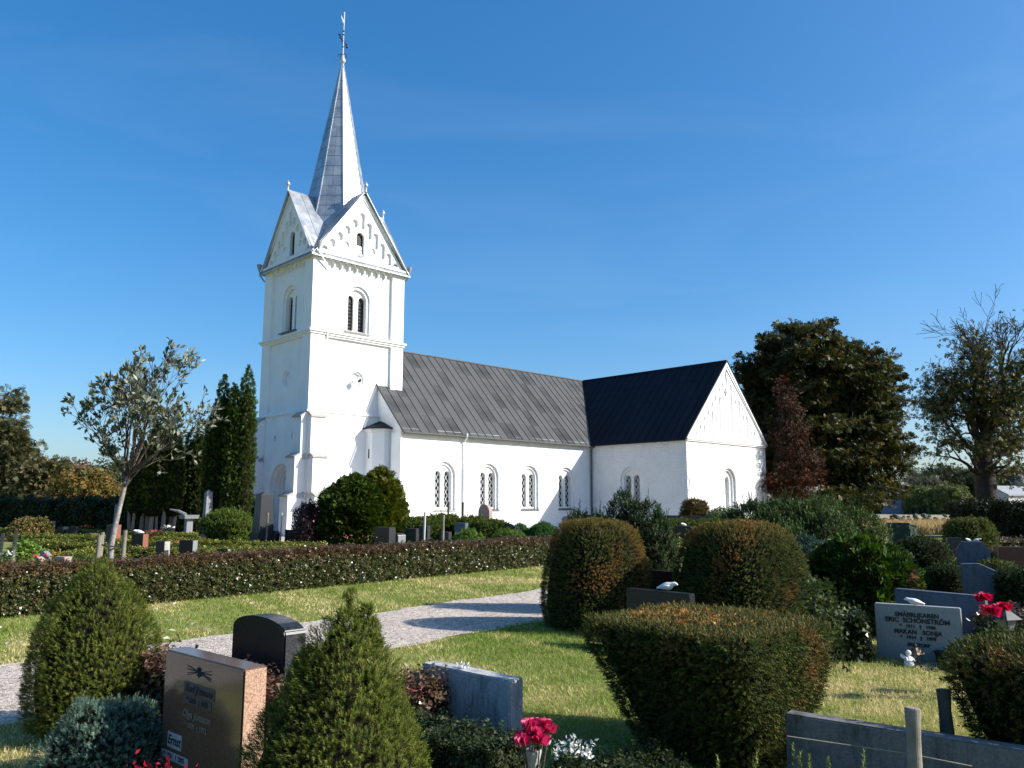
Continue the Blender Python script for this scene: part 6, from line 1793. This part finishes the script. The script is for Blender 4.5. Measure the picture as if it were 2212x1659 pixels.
# ================================================================== right side of the churchyard
RD = GR
slab('gravestone', 'blue-grey gravestone with chamfered shoulders and two white birds on top', gx(2110, 14.2), .52, .98, .14, 'bluegrey', 'chamfer', -.45)
for dx, lab in ((-.07, 'left of two small white birds on the chamfered blue-grey stone'), (.10, 'right of two small white birds on the chamfered blue-grey stone')):
    q = gx(2110, 14.2); dove('dove_figurine', lab, (q[0] + dx, q[1], .982), 2.6 if dx > 0 else .4, .62)
q = slab('gravestone', 'dark blue-black gravestone with slanting top before the chamfered stone', gx(2128, 11.0), .46, .84, .12, 'bluegrey', 'slant', -.5)
shrub('clipped_yew', 'tall dark rounded clipped yew left of the box-shaped hedge, right side', 'topiary', gx(1999, 13.6), [(.34, 0), (.37, .4), (.36, .8), (.30, .96), (.16, 1.02), (.001, 1.035)], TN, 4200, .085, [(.022, .035, .010), (.035, .05, .013)], sq=3., lump=.02, seed=191, depth=.04)
shrub('clipped_yew', 'rounded sunlit topiary behind the chamfered stone', 'topiary', gx(2100, 21.5), [(.45, 0), (.52, .4), (.52, .85), (.46, 1.08), (.28, 1.17), (.001, 1.19)], TN, 4200, .11, [(.05, .065, .013), (.075, .09, .018), (.10, .11, .025)], sq=3.2, rot=.4, lump=.02, seed=192, depth=.04)
shrub('clipped_box', 'dark box-shaped clipped yew in front of the tall rounded one', 'topiary', gx(2052, 11.5), [(.20, 0), (.21, .1), (.21, .66), (.18, .72), (.001, .735)], TN, 3000, .075, [(.022, .036, .010), (.035, .05, .014)], sq=6., rot=GR, lump=.015, seed=193, depth=.03)
shrub('clipped_box', 'dark box-shaped clipped yew at the right edge below the slanting stone', 'topiary', gx(2240, 10.6), [(.32, 0), (.34, .1), (.34, .68), (.30, .75), (.001, .76)], TN, 3000, .08, [(.022, .036, .010), (.035, .05, .014)], sq=6., rot=GR, lump=.015, seed=194, depth=.03)
shrub('clipped_box', 'small clipped cube right of the chamfered blue-grey stone', 'topiary', gx(2160, 13.8), [(.22, 0), (.24, .1), (.24, .58), (.2, .63), (.001, .635)], TN, 1600, .075, [(.05, .07, .014), (.08, .10, .02)], sq=6., rot=GR, lump=.015, seed=195, depth=.03)
shrub('clipped_box', 'tiny golden clipped box between the dark yews on the right', 'topiary', gx(2063, 15.0), [(.14, 0), (.16, .1), (.16, .56), (.12, .60), (.001, .605)], TTW, 500, .08, [(.17, .17, .025), (.22, .20, .03)], sq=6., rot=GR, lump=.015, seed=196, depth=.03, mat='leaf')
BH = [(.06, .065, .02), (.10, .085, .03), (.13, .08, .04)]
hr = [('brown-leaved hedge row right of the rounded topiary, nearer', 2150, 19.5, 2300, 18.5, .52), ('brown-leaved hedge row right of the rounded topiary, farther', 2150, 24.5, 2330, 23.5, .52), ('small-leaved hedge below the green container', 1905, 17.5, 2010, 19.5, .5), ('brown hedge between the clipped yews on the right', 2010, 20.5, 2090, 20.0, .52),
      ('dark hedge behind the slanting stone on the right', 2030, 12.6, 2200, 12.0, .46)]
for k, (lab, x0, y0, x1, y1, h) in enumerate(hr):
    a, b_ = gx(x0, y0)[:2], gx(x1, y1)[:2]; hedge('low_hedge', lab, [a, b_], .55, h, int(900 * np.linalg.norm(a - b_)) + 300, .09, BH if k != 4 else DK, seed=200 + k, rag=.04, top=(.13, .08, .04))
slab('gravestone', 'dark red gravestone at the right edge behind the clipped cube', gx(2200, 15.8), .62, .80, .14, 'dkred', 'flat', -.2)
slab('gravestone', 'pale blue low slab at the right edge below the dark red stone', gx(2208, 13.0), .6, .50, .14, 'bluegrey', 'flat', -.2)
slab('gravestone', 'dark narrow stone left of the rounded sunlit topiary', gx(2066, 20.0), .34, .80, .14, 'dkgrey', 'flat', -.2)
# green metal container
gcn = thing('waste_container', 'dark green metal container with sloping lid and double doors on the lawn', 'container', gx(1952, 27.8), GR)
bb = B(); w, d_, h = .70, .70, .92
bb.hull8([(-w/2 + .03, -d_/2, 0), (w/2 - .03, -d_/2, 0), (w/2 - .03, d_/2, 0), (-w/2 + .03, d_/2, 0)], [(-w/2, -d_/2, h), (w/2, -d_/2, h), (w/2, d_/2, h - .10), (-w/2, d_/2, h - .10)]); bb.done('body', M['green_metal'], gcn, .01)
bb = B(); bb.hull8([(-w/2 - .03, -d_/2 - .04, h + .003), (w/2 + .03, -d_/2 - .04, h + .003), (w/2 + .03, d_/2 + .04, h - .107), (-w/2 - .03, d_/2 + .04, h - .107)], [(-w/2 - .03, -d_/2 - .04, h + .06), (w/2 + .03, -d_/2 - .04, h + .06), (w/2 + .03, d_/2 + .04, h - .05), (-w/2 - .03, d_/2 + .04, h - .05)]); bb.done('lid', M['green_metal'], gcn, .01)
for s in (0, 1):
    bb = B(); y0 = -d_/2 + .04 + s * .32; bb.hull8([(w/2 - .02, y0, .08), (w/2 + .005, y0, .08), (w/2 + .005, y0 + .29, .08), (w/2 - .02, y0 + .29, .08)], [(w/2, y0, h - .16), (w/2 + .03, y0, h - .16), (w/2 + .03, y0 + .29, h - .2), (w/2, y0 + .29, h - .2)]); bb.done('door', M['green_metal'], gcn, .004)
bb = B(); bb.box(w/2 + .02, w/2 + .06, -.02, .01, .35, .6); bb.done('latch', M['iron'], gcn)
bb = B(); bb.box(-w/2 - .004, -w/2 + .02, -.3, -.18, .2, .7); bb.done('side_plate', M['silver'], gcn)

# ================================================================== fieldstone wall, tall dry grass
rng = np.random.default_rng(210)
WA, WB_ = np.array([18.0, 61.5]), np.array([52.0, 58.0])
wl_ = thing('fieldstone_wall', 'low dry wall of rounded field stones at the edge of the churchyard', 'wall', (*WA, 0)); dd = (WB_ - WA); LW = np.linalg.norm(dd); dd /= LW
SM = []
for k in range(6):
    r = np.random.default_rng(300 + k); bm = bmesh.new(); bmesh.ops.create_icosphere(bm, subdivisions=1, radius=1.)
    for v in bm.verts: v.co = Vector((v.co.x * 1.25, v.co.y, v.co.z * .75)) * r.uniform(.78, 1.12)
    me = bpy.data.meshes.new('stone'); bm.to_mesh(me); bm.free(); me.materials.append(M['stone']); SM.append(me)
cnt = 0
for row, (z, half) in enumerate(((.16, .30), (.42, .26), (.66, .22))):
    s = 0.
    while s < LW and cnt < 290:
        r = rng.uniform(.20, .32) if row < 2 else rng.uniform(.16, .34)
        if row == 2 and rng.uniform() < .25: s += r * 2; continue
        p = dd * (s + r); o = link('stone', SM[rng.integers(6)], None, wl_, (p[0] + rng.normal(0, .05), p[1] + rng.normal(0, .06), z + rng.normal(0, .03)))
        o.scale = (r, r * .95, r * .85); o.rotation_euler = (rng.normal(0, .3), rng.normal(0, .3), rng.uniform(0, 6)); s += r * 2.15; cnt += 1
def tall_grass(name, label, x0, x1, Y0, Y1, n, h, cols, seed):
    rng = np.random.default_rng(seed); X = rng.uniform(x0, x1, n); Y = Y0 + (Y1 - Y0) * rng.uniform(0, 1, n)
    P = np.stack([X, Y, np.zeros(n)], 1); hh = h * rng.uniform(.5, 1.15, n); a = rng.uniform(0, PI, n); sx = np.stack([np.cos(a), np.sin(a) * .3, np.zeros(n)], 1) * .045
    ln = np.stack([rng.normal(0, .35, n), rng.normal(0, .35, n), np.ones(n)], 1) * hh[:, None]
    V = np.stack([P - sx, P + sx, P + ln], 1).reshape(-1, 3); F = np.arange(3 * n).reshape(-1, 3)
    o = link(name, arr_mesh(name, [(V, F, pal(rng, n, cols, None, .15))]), M['grass']); tag(o, label, 'grass', kind='stuff'); return o
DRY = [(.46, .33, .15), (.54, .41, .21), (.38, .27, .11)]
tall_grass('tall_dry_grass', 'strip of tall straw-coloured grass before the fieldstone wall', 17, 62, 42.5, 60, 36000, .55, DRY, 220)
b = B(); b.faces([(17, 42.8, .006), (75, 39, .006), (80, 58, .006), (17, 62, .006)], [(0, 1, 2, 3)]); tag(b.done('meadow', M['stubble']), kind='structure')

# ================================================================== large trees on the right
def E_(x, y, Y, rx, ry, base, rd=None):
    p = at(x, y, Y) - base; k = Y / FPX; return (p[0], p[1], p[2], rx * k, (rd or rx) * k, ry * k)
CH = [(.034, .042, .011), (.050, .055, .014), (.085, .065, .018), (.024, .032, .009), (.10, .062, .02)]
b0 = gx(1783, 64)
crown_tree('chestnut_tree', 'great dense horse chestnut with dark autumn-tinged crown behind the transept', b0, [(0, 0, 0), (.1, 0, 1.6), (.3, 0, 3.2), (.2, 0, 5.5), (-.2, 0, 8.0), (-.4, 0, 10.5)],
    [E_(1735, 800, 64, 120, 115, b0), E_(1852, 850, 64, 100, 122, b0), E_(1660, 850, 64, 72, 120, b0), E_(1858, 965, 64, 102, 95, b0), E_(1730, 950, 64, 130, 100, b0), E_(1885, 1055, 62, 62, 42, b0), E_(1820, 1080, 60, 70, 26, b0), E_(1660, 1000, 64, 55, 70, b0)],
    1200, 44, .92, .38, CH, [.34, .28, .14, .16, .08], seed=231, tr=.62, limbs=26, shell=(.35, 1.), droop=.75, flat=.42)
# sparse chestnut at the right edge
b1 = gx(2132, 42)
rng = np.random.default_rng(240)
st = thing('chestnut_tree', 'old half-bare chestnut with thick dark trunk at the right edge', 'tree', b1)
def r1(x, y, Y=42): return at(x, y, Y) - b1
trk = [np.array([0, 0, -.05]), r1(2132, 1080), r1(2128, 1030), r1(2122, 985), r1(2128, 940)]
br = [(np.array(trk), np.array([.66, .55, .50, .45, .40]), 5)]; tips = []
for (x, y, Y, s, rr, lv) in ((2095, 760, 42, 4, .24, 4), (2150, 745, 43, 4, .26, 4), (2200, 800, 41, 4, .26, 4), (2260, 860, 42, 4, .24, 4), (2010, 860, 42, 3, .20, 4), (1985, 905, 41.5, 3, .17, 4), (2050, 800, 43, 3, .2, 4), (2240, 980, 42, 3, .2, 4), (2060, 960, 40, 2, .14, 3), (2180, 1010, 39.5, 2, .16, 3), (2040, 1030, 41, 2, .12, 3), (2215, 1040, 42, 2, .14, 3), (2290, 760, 43, 4, .2, 4), (1975, 960, 42, 3, .15, 4), (2000, 800, 43, 4, .16, 4), (2075, 720, 42.5, 4, .18, 4), (2180, 700, 42, 4, .2, 4), (2005, 1030, 41, 2, .12, 3)):
    s0 = trk[s]; e = r1(x, y, Y); d = e - s0; Lt = np.linalg.norm(d)
    b2, t2 = grow(s0, nrm(d) + np.array([0, 0, .25]), Lt * .58, rr, lv, rng, (2, 4), .64, .68, .03, .17, 5); br += b2; tips += t2
branches_mesh('trunk', br, M['bark_dark'], st, .014)
P, Z = [], []
for (p, d, pts) in tips:
    zt = p[2]; bare = np.clip((zt - 6.0) / 5.0, 0, 1)
    if rng.uniform() < bare * .93 + .05: continue
    k = rng.integers(2, 5)
    for j in range(k): P.append(p + rng.normal(0, .46, 3) * np.array([1, 1, .6])); Z.append(d * .5 + rng.normal(0, .6, 3) + np.array([0, 0, -.55]))
P, Z = np.array(P), np.array(Z); n = len(P)
kk = rng.choice(n, min(n, 24000), replace=False); P, Z = P[kk], Z[kk]; n = len(P)
link('crown', arr_mesh('crown', [scatter(TFAN[0], P, Z, .23 * rng.uniform(.6, 1.25, n), pal(rng, n, [(.042, .05, .013), (.07, .07, .018), (.12, .105, .028), (.09, .06, .022)], [.42, .3, .16, .12]), rng, .3)]), M['leaf'], st)
# red copper beech in front of it
b2_ = gx(1716, 54.4)
k = 52.5 / FPX
crown_tree('copper_beech', 'slender copper beech with dark red-brown leaves before the chestnut', b2_, [(0, 0, 0), (.1, 0, 2), (0, 0, 4), (-.2, 0, 6.5), (-.3, 0, 8.6)],
    [E_(1700, 870, 54.4, 24, 55, b2_), E_(1708, 950, 54.4, 36, 60, b2_), E_(1718, 1030, 54.4, 50, 55, b2_), E_(1705, 1075, 54.4, 55, 30, b2_), E_(1660, 1045, 54.0, 28, 20, b2_), E_(1665, 950, 54.1, 22, 14, b2_), E_(1755, 1000, 54.4, 28, 30, b2_), E_(1688, 830, 54.4, 9, 26, b2_)],
    330, 24, .5, .21, [(.030, .012, .007), (.050, .018, .008), (.11, .030, .010), (.02, .011, .007), (.06, .036, .014)], [.30, .24, .14, .18, .14], T=TTW, seed=232, tr=.16, limbs=14, shell=(.2, 1.), droop=.15, flat=.8, colf=lambda P, Nn, C, r: blend(C, np.array([[.095, .062, .02]]) * r.normal(1, .2, (len(P), 1)), (2.6 - P[:, 2]) * .35))

# ================================================================== trees on the left
lt = [('dark_conifer', 'tall grey-brown spruce at the left edge', 18, 62, [(18, 1000, 62, 46, 95), (8, 900, 62, 30, 80), (30, 1060, 62, 62, 45)], [(.085, .085, .035), (.115, .105, .045), (.06, .065, .025)], 330, .95, TSP, .55),
      ('broad_conifer', 'broad brownish conifer right of the tall spruce at left', 110, 58, [(110, 1060, 58, 60, 58), (95, 1030, 58, 38, 45), (150, 1080, 58, 50, 30)], [(.10, .09, .035), (.13, .11, .045), (.075, .07, .028)], 260, .9, TSP, .5),
      ('autumn_tree', 'rounded olive-green and rusty tree left of the young whitebeam', 190, 55, [(185, 1060, 55, 48, 44), (215, 1075, 55, 30, 36), (165, 1085, 55, 40, 26)], [(.10, .095, .022), (.15, .11, .026), (.18, .095, .025)], 260, .8, TTW, .42),
      ('rusty_tree', 'distant rust-red tree peeping over the left conifers', 140, 85, [(150, 1035, 85, 40, 30), (175, 1050, 85, 30, 24)], [(.13, .07, .04), (.10, .07, .04)], 90, 1.2, TTW, .7),
      ('distant_tree', 'distant dark green tree behind the young whitebeam', 232, 100, [(240, 1045, 100, 40, 42), (205, 1050, 100, 40, 30)], [(.045, .06, .03), (.06, .075, .035)], 110, 1.5, TTW, .8)]
for k, (nm, lab, x, Y, es_, cols, ncl, clr, T, lf) in enumerate(lt):
    bs_ = gx(x, Y); crown_tree(nm, lab, bs_, [(0, 0, 0), (0, 0, 1.5), (0, 0, 3.5)], [E_(*e, bs_) for e in es_], ncl, 20, clr, lf * 1.1, cols, T=T, seed=250 + k, tr=.22, limbs=8, shell=(.35, 1.), droop=.35, flat=.5)
a, c_ = gx(-40, 46)[:2], gx(555, 43.5)[:2]  # right stretch added as dark backdrop for the shade among the thuja stems
hedge('tall_dark_hedge', 'tall dark unclipped hedge behind the left graves, stretched as dark backdrop behind thuja stems', [a, c_], 1.6, 1.5, 9000, .34, [(.02, .03, .011), (.032, .042, .015)], seed=260, T=TTW, mat='leaf', lump=.2, rag=.12, depth=.2)
a, c_ = gx(2075, 39.5)[:2], gx(2330, 38)[:2]
hedge('tall_dark_hedge', 'dark dense hedge round the foot of the half-bare chestnut', [a, c_], 2.4, 1.45, 8000, .22, [(.012, .018, .008), (.02, .026, .011)], seed=261, T=TTW, mat='leaf', lump=.2, rag=.12, depth=.2)
# ================================================================== far farmland
def blob_tree(label, x, Y, w, h, cols, seed, nm='distant_tree'):
    bs_ = gx(x, Y); k = Y / FPX
    return crown_tree(nm, label, bs_, [(0, 0, 0), (0, 0, h * .3), (0, 0, h * .6)], [(0, 0, h * .58, w * .5, w * .45, h * .42), (w * .22, 0, h * .42, w * .36, w * .35, h * .34), (-w * .25, 0, h * .45, w * .33, w * .3, h * .36)], 110, 20, w * .13, max(.5, w * .075), cols, T=TTW, seed=seed, tr=.3, limbs=5, shell=(.4, 1.), droop=.2, flat=.6)
FT = [(.05, .068, .028), (.07, .085, .034), (.038, .052, .022)]
blob_tree('far grey-green tree left of the farm, beyond the field', 1990, 150, 9, 7.6, [(.075, .08, .05), (.09, .09, .06)], 270)
blob_tree('far dark green tree above the red farmhouse', 2045, 170, 17, 9.5, FT, 271)
blob_tree('far green tree behind the half-bare chestnut', 2110, 165, 16, 9, FT, 272)
blob_tree('far tree at the right edge beyond the farm', 2205, 160, 15, 8.5, FT, 273)
blob_tree('low far tree right of the great chestnut', 1950, 180, 12, 6, FT, 274)
blob_tree('far tree low behind the great chestnut trunk', 1850, 170, 14, 6.5, FT, 275)
blob_tree('far tree seen under the great chestnut branches', 1905, 160, 12, 5.5, FT, 276)
a, c_ = gx(1972, 118)[:2], gx(2085, 112)[:2]
hedge('field_hedge', 'sunlit green hedge of shrubs at the far side of the stubble field', [a, c_], 3.5, 2.9, 5200, .55, [(.10, .125, .035), (.14, .16, .045), (.07, .09, .028)], seed=280, T=TTW, mat='leaf', lump=.6, rag=.35, depth=.4)
a, c_ = gx(1790, 128)[:2], gx(1945, 122)[:2]
hedge('field_hedge', 'dark far hedge under the great chestnut branches', [a, c_], 3, 1.7, 4200, .5, [(.04, .055, .02), (.055, .07, .026)], seed=281, T=TTW, mat='leaf', lump=.4, rag=.3, depth=.4)
a, c_ = gx(-150, 130)[:2], gx(300, 140)[:2]
hedge('field_hedge', 'far dark tree belt behind the left graves', [a, c_], 5, 4.5, 5000, .9, [(.04, .055, .022), (.055, .065, .026)], seed=282, T=TTW, mat='leaf', lump=.8, rag=.6, depth=.6)

def barn(label, x, Y, w, d_, h, rh, wall_, roof_, rz=0., name='farm_building', win=()):
    t = thing(name, label, 'building', gx(x, Y), rz); hw = w / 2
    bb = B(); bb.prism([(-d_/2, 0), (d_/2, 0), (d_/2, h), (0, h + rh), (-d_/2, h)], lambda y, z: (-hw, y, z), lambda y, z: (hw, y, z)); bb.done('wall', M[wall_], t)
    for s in (-1, 1):
        bb = B(); e = .3; q = [(s * (d_/2 + e), h - e * rh / (d_/2) + .02), (0, h + rh + .02), (0, h + rh + .17), (s * (d_/2 + e), h - e * rh / (d_/2) + .17)]
        bb.prism(q, lambda y, z: (-hw - e, y, z), lambda y, z: (hw + e, y, z)); bb.done('roof', M[roof_], t)
    for (xx, z, ww, hh) in win:
        bb = B(); bb.box(xx - ww/2, xx + ww/2, -d_/2 - .05, -d_/2 + .02, z, z + hh); f = bb.done('window', M['barn_white'], t)
        bb = B(); bb.box(xx - ww/2 + .12, xx + ww/2 - .12, -d_/2 - .07, -d_/2 - .052, z + .12, z + hh - .12); bb.done('pane', M['glass'], f)
    return t
barn('red farmhouse with grey roof beyond the field hedge', 2042, 135, 6.5, 4.2, 2.6, 1.4, 'barn_red', 'barn_grey', .5, 'farmhouse', ((-1.6, 1.2, 1.0, 1.1), (1.2, 1.2, 1.0, 1.1)))
barn('blue-grey barn with pale metal roof right of the great chestnut', 1952, 122, 5.5, 5.0, 3.0, 1.6, 'barn_blue', 'barn_grey', .9, 'barn')
barn('whitish shed with grey roof behind the half-bare chestnut', 2180, 120, 6, 4.5, 2.8, 1.2, 'barn_white', 'barn_grey', .4, 'shed', ((1.0, 1.0, 1.0, 1.1),))
barn('pale cottage with pinkish roof seen under the chestnut', 1812, 140, 7, 4.5, 2.2, 1.6, 'barn_white', 'redclay', .3, 'cottage', ((-1.5, .8, .9, 1.0), (1.5, .8, .9, 1.0)))
barn('white house with red tiled roof behind the young tree trunk', 250, 72, 5.2, 4.6, .95, 1.0, 'barn_white', 'redclay', .2, 'house', ((-.6, .3, .8, .6),))
barn('red-roofed house at the far left edge', 3, 75, 4.5, 4.6, .5, .6, 'barn_red', 'redclay', .2, 'house')
t = thing('silo', 'pale round silo at the right edge beyond the farm', 'silo', gx(2206, 150)); bb = B(); bb.lathe([(1.4, 0), (1.4, 6.0), (1.2, 6.5), (.3, 7.0), (.02, 7.1)], 20); bb.done('drum', M['barn_blue'], t, smooth=False)
# lamp post and pale shapes among left shade
tp = at(252, 1090, 40); post('lamp_post', 'thin grey post right behind the whitebeam trunk', (tp[0] - .05, 40, 0), tp, .07, 'grey', 'post')
